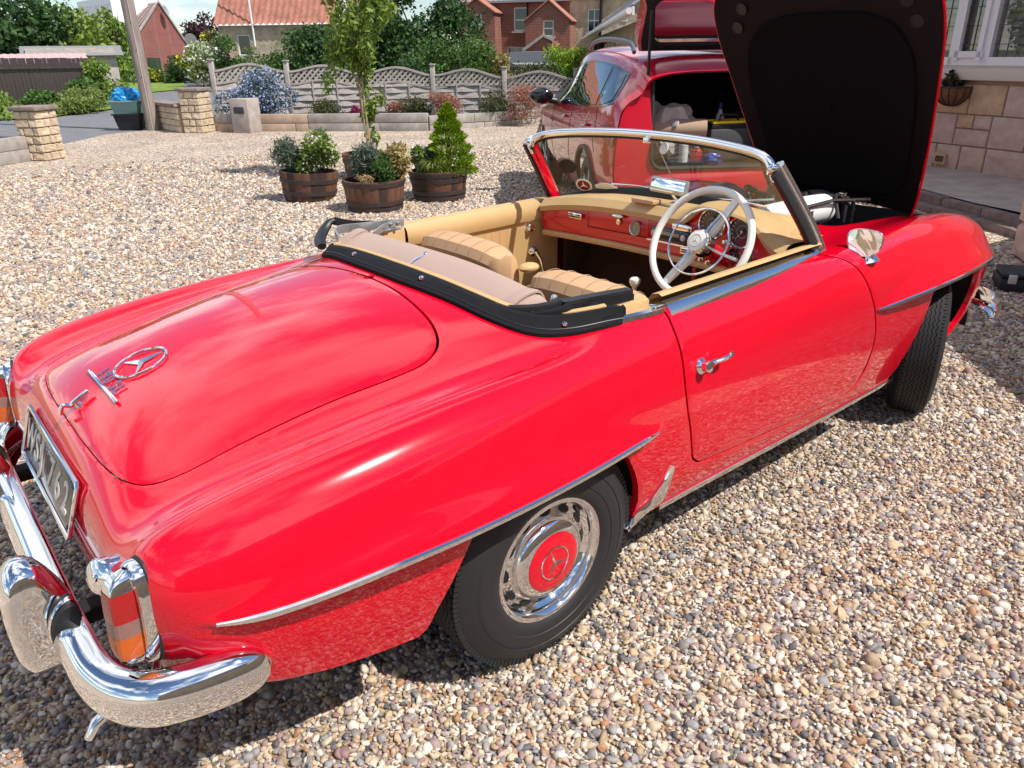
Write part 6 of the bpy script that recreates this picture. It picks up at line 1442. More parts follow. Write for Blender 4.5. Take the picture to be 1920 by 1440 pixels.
g.obj('branches', 'cane', tree)
# ---- left corner: sleepers and the leafy bush
sl = thing('sleeper_edging', 'two weathered timber sleepers edging the bed at the far left', 'edging')
a = gnd(58, 301); bb = Vector((a.x-2.6, a.y-1.9, 0)); d = bb-Vector((a.x, a.y, 0)); an = math.atan2(d.y, d.x)
for k in range(2): GB().bbox((0, 0, 0), (d.length, .14, .2), .012).obj('sleeper', 'sleeper', sl, loc=((a.x+bb.x)/2, (a.y+bb.y)/2, .1+.205*k), rot=(0, 0, an))
lb = gnd(-6, 262); bush('laurel_bush', 'glossy yellow-green bush at the left edge behind the sleepers', 'bush', (lb.x-.25, lb.y+.2, .0), (.75, .75, .95), 4200, .10, 'leaf_light', 16, 71, clump=.4)
# plants and fence beside the road
for px, py, D, r3, mt, nm, lab, sd_ in ((85, 205, 29, (.55,.5,.36), 'leaf_mid', 'roadside_plant', 'broad-leaved green plant at the foot of the dark fence, left', 72), (128, 208, 28.5, (.9,.5,.26), 'grass_blade', 'long_grass', 'long pale grass growing along the verge below the dark fence', 73), (165, 205, 29.5, (.9,.6,.30), 'grass_blade', 'long_grass', 'taller long grass near the clipped hedge end', 74), (172, 195, 31.5, (.6,.5,.50), 'leaf_mid', 'roadside_plant', 'leafy green plant in front of the right end of the dark fence', 75), (200, 188, 34, (.75,.7,.72), 'leaf_light', 'clipped_hedge', 'rounded hedge with pale leaves at the end of the dark fence', 76)):
    p = far(px, py, D); bush(nm, lab, 'plant', (p.x, p.y, .0), r3, 2600, .12, mt, 10, sd_, stem=False, aspect=3 if 'grass' in mt else 1.7, up_bias=-.3 if 'grass' in mt else .3, clump=.5)
mat('fence_brown', (.085, .062, .066), rough=.9, noise_amt=.4, noise_scale=6, stretch=(1, 1, .08)); mat('fence_green', (.055, .10, .055), rough=.9, noise_amt=.3, noise_scale=6, stretch=(1, 1, .08))
def plank_fence(name, label, pa, pb_, D0, D1, y0, y1, matn, zb=-.03, pw=.14):
    A = far(pa, y0, D0); B = far(pb_, y1, D1); f = thing(name, label, 'fence'); d = Vector((B.x-A.x, B.y-A.y, 0)); L_ = d.length; an = math.atan2(d.y, d.x); k = int(L_/pw); r1 = random.Random(k)
    for i in range(k):
        u = (i+.5)/k; x, y = A.x+d.x*u, A.y+d.y*u; h = A.z+(B.z-A.z)*u
        GB().box((0, 0, h/2), (pw-.012, .022, h-zb)).obj('plank', matn, f, smooth=False, loc=(x+.008*r1.uniform(-1,1), y, zb+r1.uniform(-.01,.01)), rot=(0, 0, an))
    GB().box((0, .03, 0), (L_, .06, .08)).obj('rail', matn, f, smooth=False, loc=((A.x+B.x)/2, (A.y+B.y)/2, 1.3), rot=(0, 0, an)); return f
plank_fence('dark_plank_fence', 'tall dark brown vertical plank fence beside the road', 180, -40, 34, 36, 108, 108, 'fence_brown', pw=.15)
plank_fence('green_plank_fence', 'green stained plank fence in front of the brick house', 183, 300, 62, 60, 107, 108, 'fence_green', pw=.22)
# ================================================================ houses and trees beyond the fence
mat('white_pvc', (.78, .78, .78), rough=.4); mat('window_glass', (.02, .025, .03), rough=.04, spec=1.0, coat=.5); mat('window_dark', (.012, .014, .016), rough=.06, spec=.9)
mat('roof_grey_tile', (.22, .21, .22), rough=.85, noise_amt=.25, noise_scale=3); mat('pantile', (.36, .15, .105), rough=.85, noise_amt=.25, noise_scale=2.5); mat('pink_tile', (.42, .31, .28), rough=.85, noise_amt=.15, noise_scale=3); mat('stone_rubble', (.44, .36, .26), rough=.95, noise_amt=.3, noise_scale=2.2, bump=1, bump_scale=7, bump_dist=.06); mat('lead_grey', (.25, .26, .28), rough=.6)
brickmat('brick_red', (.36, .085, .052), (.27, .06, .04), (.32, .22, .18)); brickmat('brick_rose', (.36, .11, .085), (.31, .09, .075), (.33, .2, .17), msize=.006)
def local_frame(pl_, pr_):
    """matrix: origin at pl_, local x towards pr_, local -y towards the camera side"""
    d = Vector((pr_.x-pl_.x, pr_.y-pl_.y, 0)).normalized(); m_ = Matrix.Identity(4); y = Vector((-d.y, d.x, 0))
    for i in range(3): m_[i][0], m_[i][1], m_[i][2], m_[i][3] = d[i], y[i], (0, 0, 1)[i], (pl_.x, pl_.y, 0)[i]
    return m_
def hx(m_, px, py, dy=0.0):
    """local x,z where the sight line through (px,py) meets the plane y=dy of frame m_"""
    inv_ = m_.inverted(); o = inv_ @ CAM_POS; d = inv_.to_3x3() @ ray(px, py); t = (dy-o.y)/d.y; p = o+d*t; return p.x, p.z
def place(o, m_): o.matrix_local = m_; return o
def tile_roof(name, w, depth, z0, z1, matn, parent, rib=.30, roll=.03, over=.15, y0=-.25):
    """sloping roof from eave (y0,z0) up to (depth,z1), wavy like pantiles"""
    g = GB(); n = int((w+2*over)/(rib/4)); rows = []; nr = 14
    for j in range(nr+1):
        for st in (0, 1):
            f = (j+st*.97)/(nr+1); y = y0+(depth-y0)*f; z = z0+(z1-z0)*f+(.035 if st == 0 else 0)
            rows.append([(-over+(w+2*over)*i/n, y, z+roll*math.sin(2*math.pi*i/4)) for i in range(n+1)])
    g.loft(rows, closed_ring=False); return g.obj(name, matn, parent, smooth=True, sharp=50)
# ---- brick terrace with two gabled wings, and the stone house next to it
TL_ = far(868, 110, 47); TR_ = far(1195, 100, 45); MT = local_frame(TL_, TR_)
ter = thing('brick_terrace_house', 'red brick terrace house with gabled wings and white sash windows', 'house'); ter.matrix_world = MT
ID = Matrix.Identity(4)
def rect(px0, py0, px1, py1, dy=0): a = hx(MT, px0, py0, dy); b = hx(MT, px1, py1, dy); return (min(a[0], b[0]), min(a[1], b[1]), max(a[0], b[0]), max(a[1], b[1]))
xA = hx(MT, 868, 60)[0]; xB = hx(MT, 1068, 60)[0]; xC = hx(MT, 1215, 60)[0]; zE = hx(MT, 960, 1)[1]
o1 = rect(963, 14, 989, 58); o2 = rect(951, 88, 983, 118)
def sh(r, x): return (r[0]-x, r[1], r[2]-x, r[3])
place(wall_open(xB-xA, zE, [sh(o1, xA), sh(o2, xA)]).obj('wall', 'brick_red', ter, smooth=False), Matrix.Translation((xA, 0, 0)))
window(ter, ID, *o1, trans=(.47,), sill='concrete'); window(ter, ID, *o2, mull=(.5,), trans=(.5,), sill='concrete')
def gable(px0, px1, pya, pye, wpx, matn, name, dy, x_ap):
    """projecting gabled wing whose front plane lies at y=dy"""
    x0, ze = hx(MT, px0, pye, dy); x1, _ = hx(MT, px1, pye, dy); xa, za = hx(MT, x_ap, pya, dy)
    a, b, c, d = rect(*wpx, dy)
    g = wall_open(x1-x0, ze, [(a-x0, b, c-x0, min(d, ze-.02))] if b < ze else [], t=.25)
    g.add([(0,0,ze),(x1-x0,0,ze),(xa-x0,0,za),(0,-dy,ze),(x1-x0,-dy,ze),(xa-x0,-dy,za),(0,0,0),(0,-dy,0),(x1-x0,0,0),(x1-x0,-dy,0)], [(0,1,2),(6,0,3,7),(8,9,4,1)])
    place(g.obj(name, matn, ter, smooth=False), Matrix.Translation((x0, dy, 0)))
    window(ter, Matrix.Translation((0, dy, 0)), a, b, c, min(d, ze-.02), trans=(.5,), sill='concrete')
    for s0, s1 in (((x0-.12, ze-.10), (xa, za+.03)), ((x1+.12, ze-.10), (xa, za+.03))):
        r = GB(); r.add([(s0[0], dy-.12, s0[1]), (s1[0], dy-.12, s1[1]), (s1[0], .1, s1[1]), (s0[0], .1, s0[1]), (s0[0], dy-.12, s0[1]+.07), (s1[0], dy-.12, s1[1]+.07), (s1[0], .1, s1[1]+.07), (s0[0], .1, s0[1]+.07)], [(0,1,5,4),(4,5,6,7),(0,4,7,3),(1,2,6,5),(0,3,2,1)]); r.obj('gable_roof', 'pantile', ter, smooth=False)
gable(985, 1068, 2, 38, (1018, 28, 1038, 68), 'brick_red', 'gabled_wing', -1.6, 1029)
gable(860, 925, -1, 22, (886, 27, 903, 46), 'brick_red', 'gabled_wing', -1.6, 893)
# small lean-to gable in front and white yard wall
x0, z0 = hx(MT, 985, 93, -3.2); x1, _ = hx(MT, 1035, 93, -3.2); xa, za = hx(MT, 1019, 68, -3.2)
g = GB(); g.add([(x0,-3.2,0),(x1,-3.2,0),(x1,-3.2,hx(MT,1035,82,-3.2)[1]),(xa,-3.2,za),(x0,-3.2,z0)], [(0,1,2,3,4)]); g.add([(x0,-3.2,z0),(xa,-3.2,za),(xa,-1.6,za),(x0,-1.6,z0)], [(0,1,2,3)]); g.add([(x1,-3.2,0),(x1,-1.6,0),(x1,-1.6,z0+.4),(x1,-3.2,z0+.4)], [(0,1,2,3)]); g.obj('outhouse', 'brick_red', ter, smooth=False)
GB().sweep([Vector((x0-.1,-3.25,z0-.03)), Vector((xa,-3.25,za+.04)), Vector((x1+.1,-3.25,z0+.42))], [(.07,-.08),(.07,.08),(-.07,.08),(-.07,-.08)]).obj('outhouse_verge', 'concrete', ter, recalc=True)
_zy = hx(MT, 1010, 96, -3.9)[1]; GB().box(((x0+x1)/2+.2, -3.9, _zy/2), (x1-x0+.4, .15, _zy)).obj('yard_wall', 'white_pvc', ter, smooth=False)
g = GB(); q0 = hx(MT, 950, 100, -4.2); q1 = hx(MT, 1038, 96, -4.2)
rows = []
for f in np.linspace(0, 1, 12): rows.append([(q0[0]+(q1[0]-q0[0])*f, -4.2, q0[1]+(q1[1]-q0[1])*f-.35*math.sin(math.pi*f)), (q0[0]+(q1[0]-q0[0])*f, -4.2, q0[1]+(q1[1]-q0[1])*f-.35*math.sin(math.pi*f)-.35), (q0[0]+(q1[0]-q0[0])*f, -4.17, q0[1]+(q1[1]-q0[1])*f-.35*math.sin(math.pi*f)-.35)])
tg = g.loft(rows, closed_ring=False).obj('washing_sheet', 'white_pvc', None); tg.matrix_world = MT; tag(tg, 'white sheet sagging in front of the brick terrace, above the corrugated shed', 'sheet')
tile_roof('roof', xB-xA, 4, zE, zE+3.0, 'pantile', ter).matrix_local = Matrix.Translation((xA, 0, 0))
GB().tube([(0, -.12, .3), (0, -.12, zE)], .05, 8).obj('drainpipe', 'dark_under', ter).location = (hx(MT, 990, 40)[0], 0, 0)
GB().box(((xA+xB)/2, -.22, zE-.05), (xB-xA, .14, .12)).obj('gutter', 'lead_grey', ter, smooth=False)
sth = thing('stone_terrace_house', 'pale rubble stone house adjoining the red brick terrace', 'house'); sth.matrix_world = MT
o3 = rect(1102, 17, 1126, 60)
place(wall_open(xC-xB, zE, [sh(o3, xB)]).obj('wall', 'stone_rubble', sth, smooth=False), Matrix.Translation((xB, 0, 0)))
window(sth, ID, *o3, mull=(.5,), trans=(.5,), sill='concrete')
tile_roof('roof', xC-xB, 4, zE, zE+3.0, 'pantile', sth).matrix_local = Matrix.Translation((xB, 0, 0))
xs0, zs0 = hx(MT, 1128, 38, -1.2); xs1, _ = hx(MT, 1200, 38, -1.2); xsa, zsa = hx(MT, 1178, 3, -1.2)
g = GB(); g.add([(xs0,-1.2,0),(xs1,-1.2,0),(xs1,-1.2,zs0),(xsa,-1.2,zsa),(xs0,-1.2,zs0),(xs0,0,0),(xs0,0,zs0),(xsa,0,zsa)], [(0,1,2,3,4),(0,4,6,5),(4,3,7,6)]); g.obj('gabled_wing', 'stone_rubble', sth, smooth=False)
window(sth, Matrix.Translation((0, -1.3, 0)), *rect(1165, 26, 1176, 40, -1.2), fw=.05)
GB().tube([(hx(MT,1127,40)[0], -.15, 1), (hx(MT,1127,40)[0], -.15, zE)], .08, 8).obj('soil_pipe', 'dark_under', sth)
# ---- corrugated shed with trellis
sA = far(935, 125, 30); sB = far(1056, 122, 29); MS = local_frame(sA, sB); shed = thing('corrugated_shed', 'small shed with dark corrugated roof and white square trellis', 'shed'); shed.matrix_world = MS
wS = (Vector((sB.x, sB.y, 0))-Vector((sA.x, sA.y, 0))).length; zr0 = hx(MS, 990, 117)[1]; zr1 = zr0+.35
g = GB(); rows = []
mat('shed_roof', (.05, .055, .07), rough=.8)
for y, z in ((-.1, zr0), (.5, (zr0+zr1)/2), (1.1, zr1)): rows.append([(wS*i/160, y, z+.022*math.sin(2*math.pi*i/4)) for i in range(161)])
g.loft(rows, closed_ring=False).obj('roof', 'shed_roof', shed)
GB().box((wS/2, .6, zr0/2-.05), (wS-.1, 1.0, zr0-.1)).obj('wall', 'dark_under', shed, smooth=False)
for i in range(15): GB().box((wS*i/28+.03, -.06, zr0/2), (.035, .03, zr0-.1)).obj('trellis_slat', 'timber_grey', shed, smooth=False)
for j in range(4): GB().box((wS*.26, -.085, zr0-.12-j*.16), (wS*.52, .02, .035)).obj('trellis_slat', 'timber_grey', shed, smooth=False)
# ---- long low building on the right behind the estate car: grey roof, gutter, lanterns
mat('wall_stone', (.38, .29, .20), rough=.95, noise_amt=.3, noise_scale=2.5, bump=.7, bump_scale=10, bump_dist=.03)
BA = far(1112, 100, 38); BB_ = far(1238, 100, 12.2); MBg = local_frame(BA, BB_); bung = thing('garage_bungalow', 'long low stone building with grey tiled roof, white gutter and wall lanterns', 'house'); bung.matrix_world = MBg
wB = (Vector((BB_.x, BB_.y, 0))-Vector((BA.x, BA.y, 0))).length; ze = 2.08
ops = [(hx(MBg, p_, 90)[0], .2, hx(MBg, q_, 90)[0], 1.85) for p_, q_ in ((1120, 1126), (1150, 1158))]
place(wall_open(wB, ze, ops).obj('wall', 'wall_stone', bung, smooth=False), ID)
for q in ops: window(bung, ID, *q, fw=.10)
tile_roof('roof', wB, 6, ze+.05, ze+4.6, 'roof_grey_tile', bung, rib=.34, roll=.018, y0=-.45, over=.3)
GB().tube([(-.3, -.5, ze), (wB*.5, -.5, ze), (wB+.3, -.5, ze)], .045, 10).obj('gutter', 'white_pvc', bung); GB().box((wB/2, -.44, ze), (wB+.6, .03, .11)).obj('fascia', 'white_pvc', bung, smooth=False)
for p_ in (1137, 1146):
    x = hx(MBg, p_, 84)[0]; GB().lathe([(.02,.20),(.13,.13),(.11,.10),(.08,-.14),(.02,-.2),(0,-.2)], 8).obj('wall_lantern', 'black_plastic', bung, loc=(x, -.3, 1.62)); GB().tube([(x, 0, 1.78), (x, -.2, 1.92), (x, -.3, 1.82)], .02, 6).obj('lantern_bracket', 'black_plastic', bung)
g = GB(); g.add([(wB,-.02,0),(wB,6,0),(wB,12,0),(wB,12,ze),(wB,6,ze+4.6),(wB,-.02,ze)], [(0,1,2,3,4,5)]); g.obj('gable_end', 'wall_stone', bung, smooth=False)
# ---- brick house with the steep gable (left) 
GA = far(160, 110, 72); GBp = far(268, 112, 60); MG = local_frame(GA, GBp); gh = thing('gable_brick_house', 'rose brick house with steep tiled roof and a satellite dish on its gable', 'house'); gh.matrix_world = MG
wG = (Vector((GBp.x, GBp.y, 0))-Vector((GA.x, GA.y, 0))).length
# gable end plane from near-front corner to the right
Gc = far(358, 118, 66); MG2 = local_frame(GBp, Gc); wg = (Vector((Gc.x, Gc.y, 0))-Vector((GBp.x, GBp.y, 0))).length
i2 = MG.inverted() @ MG2
xa, za = hx(MG2, 295, 4); _, ze1 = hx(MG2, 266, 58); _, ze2 = hx(MG2, 357, 88)
g = GB(); g.add([i2 @ Vector(v) for v in ((0,0,-.1),(wg,0,-.1),(wg,0,ze2),(xa,0,za),(0,0,ze1))], [(0,1,2,3,4)]); g.obj('gable_wall', 'brick_rose', gh, smooth=False)
back = i2 @ Vector((wg, 0, 0)); ridge = i2 @ Vector((xa, 0, za))
g = GB(); op = [(wG-7.0, 1.0, wG-5.6, 2.2), (wG-4.4, .9, wG-2.4, 2.3)]
place(wall_open(wG, ze1, op).obj('front_wall', 'brick_rose', gh, smooth=False), ID)
for q in op: window(gh, ID, *q, mull=(.5,), fw=.1)
# tiled front slope with rows of tiles; dormer with white windows
g = GB(); rows = []; nr = 22
for j in range(nr+1):
    for st in (0, 1):
        f = (j+st*.97)/(nr+1); rows.append([(-10+(wG+10+.25)*i/120*1.0+ridge.x*0+(ridge.x-wG)*f*(i/120), -.35+(ridge.y+.35)*f, ze1-.2+(ridge.z-ze1+.2)*f+(.05 if st == 0 else 0)+.02*math.sin(math.pi*i/2)) for i in range(121)])
g.loft(rows, closed_ring=False).obj('roof_slope', 'pink_tile', gh)
g = GB(); g.add([ridge, (back.x, back.y, ze2-.05), (back.x-12, back.y+4, ze2-.05), (ridge.x-12, ridge.y+2, ridge.z)], [(0,1,2,3)]); g.obj('rear_slope', 'pink_tile', gh, smooth=False)
GB().sweep([i2 @ Vector((-.05,-.06,ze1-.1)), i2 @ Vector((xa,-.06,za+.05)), i2 @ Vector((wg+.1,-.06,ze2-.1))], [(.07,-.05),(.07,.05),(-.07,.05),(-.07,-.05)]).obj('verge_trim', 'concrete', gh, recalc=True)
dm = GB(); dm.box((wG-7.2, 1.0, ze1+1.25), (7.5, 2.4, 1.9)); dm.obj('dormer', 'white_pvc', gh, smooth=False)
for k in range(4): window(gh, Matrix.Translation((0, -.3, 0)), wG-10.6+k*1.85, ze1+.55, wG-9.2+k*1.85, ze1+1.85, mull=(.5,), fw=.09)
dx_, dz_ = hx(MG2, 299, 20); GB().lathe([(.0,.0),(.2,.03),(.32,.09)], 18, i2 @ Matrix.Translation((dx_, -.4, dz_)) @ Matrix.Rotation(RAD(65), 4, 'X')).obj('satellite_dish', 'lead_grey', gh); GB().tube([i2 @ Vector((dx_, 0, dz_-.15)), i2 @ Vector((dx_, -.38, dz_-.05))], .03, 6).obj('dish_arm', 'lead_grey', gh)
# low shed roofs behind the dark fence
s1 = far(40, 92, 40); s2 = far(165, 95, 40); MSh = local_frame(s1, s2); sh_ = thing('garden_shed', 'garden shed with pale felt roof behind the dark fence', 'shed'); sh_.matrix_world = MSh
GB().box((1.8, 1, 1.0), (3.4, 1.8, 2.0)).obj('wall', 'timber_grey', sh_, smooth=False); mat('shed_felt', (.20, .20, .21), rough=.8); mat('shed_pink', (.48, .33, .32), rough=.7)
zz = hx(MSh, 100, 88)[1]; g = GB(); g.add([(-.1,-.2,zz-.35),(3.8,-.2,zz-.35),(3.8,1,zz+.05),(-.1,1,zz+.05)], [(0,1,2,3)]); g.add([(-.1,2.2,zz-.35),(3.8,2.2,zz-.35),(3.8,1,zz+.05),(-.1,1,zz+.05)], [(0,3,2,1)]); g.obj('roof', 'shed_felt', sh_, smooth=False)
g = GB(); rows = []
for y, z in ((-1.6, zz-.62), (-.2, zz-.25)): rows.append([(-3.6+i*.05, y, z+.012*math.sin(i*1.2)) for i in range(120)])
g.loft(rows, closed_ring=False).obj('lean_to_roof', 'shed_pink', sh_)
# ---- pantile house, middle
PA = far(416, 100, 46); PB = far(655, 95, 44); MP = local_frame(PA, PB); ph = thing('pantile_house', 'stone house with orange pantile roof behind the garden trees', 'house'); ph.matrix_world = MP
wP = (Vector((PB.x, PB.y, 0))-Vector((PA.x, PA.y, 0))).length; zp = hx(MP, 440, 48)[1]
place(wall_open(wP, zp, [(.9, 1.6, 1.6, 2.6)]).obj('wall', 'stone_rubble', ph, smooth=False), ID); window(ph, ID, .9, 1.6, 1.6, 2.6)
tile_roof('roof', wP-.8, 5, zp, zp+5.2, 'pantile', ph, rib=.32, roll=.05); GB().tube([(1.9, -.2, zp-1), (1.85, -.2, zp+4)], .05, 8).obj('soil_pipe', 'white_pvc', ph)
g = GB(); g.add([(wP,-.3,0),(wP,8,0),(wP,8,zp),(wP,4,zp+5.2),(wP,-.3,zp)], [(0,1,2,3,4)]); g.obj('gable_end', 'stone_rubble', ph, smooth=False)
# ---- far chimneyed roofs and hedge line on the left horizon
hz = [(392, 60, 80, (2.6,2.6,3.6), 'leaf_purple', 'copper_beech', 'dark purple-leaved tree beyond the road junction', 2600, .30, 16),
      (375, 82, 74, (3.2,2.5,1.9), 'leaf_mid', 'round_tree', 'rounded green tree below the purple one', 2600, .30, 16)]
def ftree(px, pyt, D, rx, mt, name, label, n, size, nclump, seed, h=None, group='trees beyond the fence', rz=None, droop=0., clump=.36, shell=.5, aspect=1.8):
    p = far(px, 110, D); zt = zat(px, pyt, D); hh = rz if rz else zt*.42
    limb_tree(name, label, (p.x, p.y, 0), zt*.6, (0, 0, zt-hh), (rx, rx*.85, hh), n, size, mt, seed=seed, trunk_r=.03*zt, nclump=nclump, droop=droop, clump=clump, shell=shell, aspect=aspect, group=group)
ftree(388, 26, 82, 2.4, 'leaf_purple', 'copper_beech', 'dark purple-leaved tree beyond the road junction', 2600, .32, 16, 101)
ftree(352, 44, 95, 2.6, 'leaf_mid', 'far_tree', 'small green tree between the brick gable and the purple tree', 1500, .34, 10, 102)
ftree(392, 74, 72, 2.0, 'leaf_mid', 'round_tree', 'low rounded green tree under the purple tree', 2200, .26, 12, 103, rz=1.3)
ftree(428, 52, 42, .85, 'leaf_mid', 'upright_tree', 'narrow upright green tree against the pantile house', 1500, .17, 10, 104, rz=1.6)
ftree(20, -60, 44, 3.0, 'leaf_dark', 'dark_conifer', 'large dark green tree at the top left corner', 7000, .30, 26, 105, rz=3.0)
ftree(-45, -30, 44, 3.0, 'leaf_dark', 'dark_conifer', 'dark green tree cut by the left edge of the picture', 3500, .30, 16, 106, rz=2.8)
ftree(128, -40, 46, 3.6, 'leaf_light', 'airy_tree', 'airy light green tree in front of the rose brick house', 7500, .24, 34, 107, rz=2.9, clump=.30, shell=.2)
ftree(215, 5, 47, 1.9, 'leaf_light', 'airy_tree', 'lower right crown of airy leaves beside the telegraph pole', 1300, .22, 16, 108, rz=1.7, clump=.26, shell=.25)
GD = 'dense garden trees behind the lattice fence'
for px, pyt, D, rx, mt, lab, n, sz, sd_, rz in ((490, 66, 27, 1.1, 'leaf_mid', 'dense green shrub tree behind the fence, nearest the blue shrub', 4200, .11, 111, 1.3), (545, 30, 27.5, 1.35, 'leaf_mid', 'dense green tree before the pantile roof, left of its taller neighbour', 5200, .11, 112, 1.7), (600, 24, 27, 1.3, 'leaf_dark', 'dark green tree directly behind the slender potted tree, on its left', 6500, .14, 113, 1.7), (650, 45, 26, .9, 'leaf_dark', 'dark shrub tree hidden behind the slender potted tree', 3000, .10, 114, 1.3),
        (705, -35, 28, 1.5, 'leaf_dark', 'tall very dark evergreen behind the slender potted tree, on its right', 9000, .15, 115, 2.2), (785, -70, 29, 1.9, 'leaf_dark', 'tall feathery evergreen left of the brick terrace', 13000, .16, 116, 2.5), (845, 34, 26, 1.25, 'leaf_mid', 'rounded green shrub tree with purple blooms left of the brick terrace', 4800, .10, 117, 1.35), (903, 62, 25.5, .9, 'leaf_mid', 'green shrub just left of the golden one', 3000, .10, 118, 1.0), (760, 95, 24.5, .9, 'leaf_dark', 'low dark bush above the fence, left of the second post', 2200, .10, 119, .7)):
    ftree(px, pyt, D, rx, mt, 'garden_tree', lab, n, sz, 16, sd_, group=GD, rz=rz, clump=.42)
ftree(938, 72, 25, .55, 'leaf_gold', 'golden_shrub', 'golden leaved shrub in front of the brick terrace', 1600, .09, 9, 121, rz=.75, group=GD); ftree(1070, 62, 27, .95, 'leaf_lime', 'bright_shrub', 'bright green bamboo-like shrub in front of the stone house', 2600, .12, 12, 122, rz=.8, group=GD, aspect=3)
ftree(1000, 112, 23.5, .8, 'leaf_heath_dark', 'hedge_shrub', 'brownish rounded hedge shrub just above the fence', 2200, .08, 10, 123, rz=.6, group=GD); ftree(1065, 105, 23.5, .95, 'leaf_mid', 'hedge_shrub', 'green rounded hedge shrub just above the fence by the estate car', 2600, .08, 10, 124, rz=.7, group=GD)
ftree(330, 96, 58, 1.7, 'leaf_dark', 'climber_shrub', 'dark climbing shrub against the rose brick gable', 2400, .2, 10, 125, rz=1.2)
# yellow and white shrubs by the junction, road sign
for px, py, D, r3, mt, ex, nm, lab, sd_ in ((380, 150, 50, (1.6,1.2,1.0), 'leaf_mid', ('petal_yellow', 1300, .16), 'yellow_broom', 'yellow flowering shrub at the road junction', 131), (412, 128, 47, (1.9,1.2,1.2), 'leaf_light', ('petal_white', 1500, .15), 'white_spirea', 'white flowering shrub behind the fence end', 132), (398, 112, 50, (1.4,1.0,1.6), 'leaf_light', ('petal_yellow', 700, .15), 'yellow_broom', 'pale yellow shrub rising behind the white one', 133), (291, 146, 60, (.55,.5,.5), 'leaf_light', ('petal_yellow', 400, .14), 'yellow_broom', 'small round yellow shrub below the green fence', 134), (338, 140, 60, (1.0,.8,.9), 'leaf_heath_dark', None, 'bare_shrub', 'dull twiggy shrub beside the rose brick gable', 135)):
    p = far(px, py, D); bush(nm, lab, 'shrub', (p.x, p.y, 0), r3, 2200, .16, mt, 10, sd_, extra=ex, clump=.48)
sgp = far(365, 120, 52); sg = thing('road_sign', 'round road sign on a grey post seen from behind', 'sign', (sgp.x, sgp.y, 0)); GB().tube([(0, 0, 0), (0, 0, zat(365, 64, 52))], .04, 8).obj('post', 'lead_grey', sg)
toc = math.atan2(CAM_POS.y-sgp.y, CAM_POS.x-sgp.x); zsg = zat(365, 74, 52)
GB().lathe([(.33,-.01),(.33,.01),(0,.01)], 24, Matrix.Rotation(toc, 4, 'Z') @ Matrix.Translation((.06, 0, zsg)) @ Matrix.Rotation(math.pi/2, 4, 'Y')).obj('disc', 'shed_felt', sg); GB().box((.06, 0, zsg-.5), (.02, .6, .25), xf=Matrix.Rotation(toc, 4, 'Z')).obj('plate', 'shed_felt', sg, smooth=False)
# ================================================================ stone house on the right: coursed blocks, window, basket, path, pier
mat('block_pink', (.54, .41, .33), rough=.9, noise_amt=.16, noise_scale=9, bump=.35, bump_scale=70, bump_dist=.006); mat('block_buff', (.55, .42, .31), rough=.9, noise_amt=.16, noise_scale=9, bump=.35, bump_scale=70, bump_dist=.006); mat('block_gold', (.55, .38, .23), rough=.9, noise_amt=.2, noise_scale=9, bump=.35, bump_scale=70, bump_dist=.006); mat('render_cream', (.62, .55, .47), rough=.85)
HZ = .17
hA = gnd(1745, 311, HZ); hB = gnd(1920, 336, HZ); hd = Vector((hB.x-hA.x, hB.y-hA.y, 0)).normalized()
h0 = Vector((hA.x, hA.y, 0))-hd*2.4; h1 = Vector((hA.x, hA.y, 0))+hd*4.0
MH = local_frame(h0, h1); house = thing('stone_house', 'pink and buff stone house with white leaded window and hanging basket', 'house'); house.matrix_world = MH
wH = 6.4
_, zsl = hx(MH, 1850, 150); _, zwb = hx(MH, 1850, 122)
wx0 = hx(MH, 1700, 60)[0]; wx1 = hx(MH, 2010, 60)[0]; zwt = zwb+1.45
GB().box((wH/2, .16, zsl/2), (wH, .24, zsl)).obj('wall_core', 'mortar', house, smooth=False)
g = wall_open(wH, 1.9, [(wx0, zwb-zsl, wx1, zwt-zsl)], .12, .25); place(g.obj('upper_wall', 'render_cream', house, smooth=False), Matrix.Translation((0, .0, zsl)))
GB().bbox((wH/2, -.03, (zsl+zwb)/2-.02), (wH, .10, zwb-zsl-.03), .012).obj('sill_band', 'render_cream', house)
r0 = random.Random(12); rowh = [.30, .36, .34, .30, .12]; z = HZ-.02; k = 0
while z < zsl-.05:
    hh = min(rowh[k % 5], zsl-z); x = -r0.random()*.3
    while x < wH:
        L_ = r0.choice([.34, .46, .58, .40, .30]); 
        parts_ = [(x, z, L_, hh)]
        if r0.random() < .28 and hh > .25: f = r0.uniform(.4, .6); parts_ = [(x, z, L_, hh*f), (x, z+hh*f, L_*.5, hh*(1-f)), (x+L_*.5, z+hh*f, L_*.5, hh*(1-f))]
        for (a, b, c, d) in parts_:
            if a+c < 0 or a > wH: continue
            m_ = stone_mesh(c-.012, .05, d-.012, r0.randint(0, 9999), .016, sub=3, chamfer=.008); m_.materials.append(MATS[r0.choice(['block_pink', 'block_pink', 'block_pink', 'block_buff', 'block_buff', 'block_buff', 'block_gold'])]); o = link_mesh('stone', m_, house); o.location = (a+c/2, .035, b+d/2)
        x += L_
    z += hh; k += 1
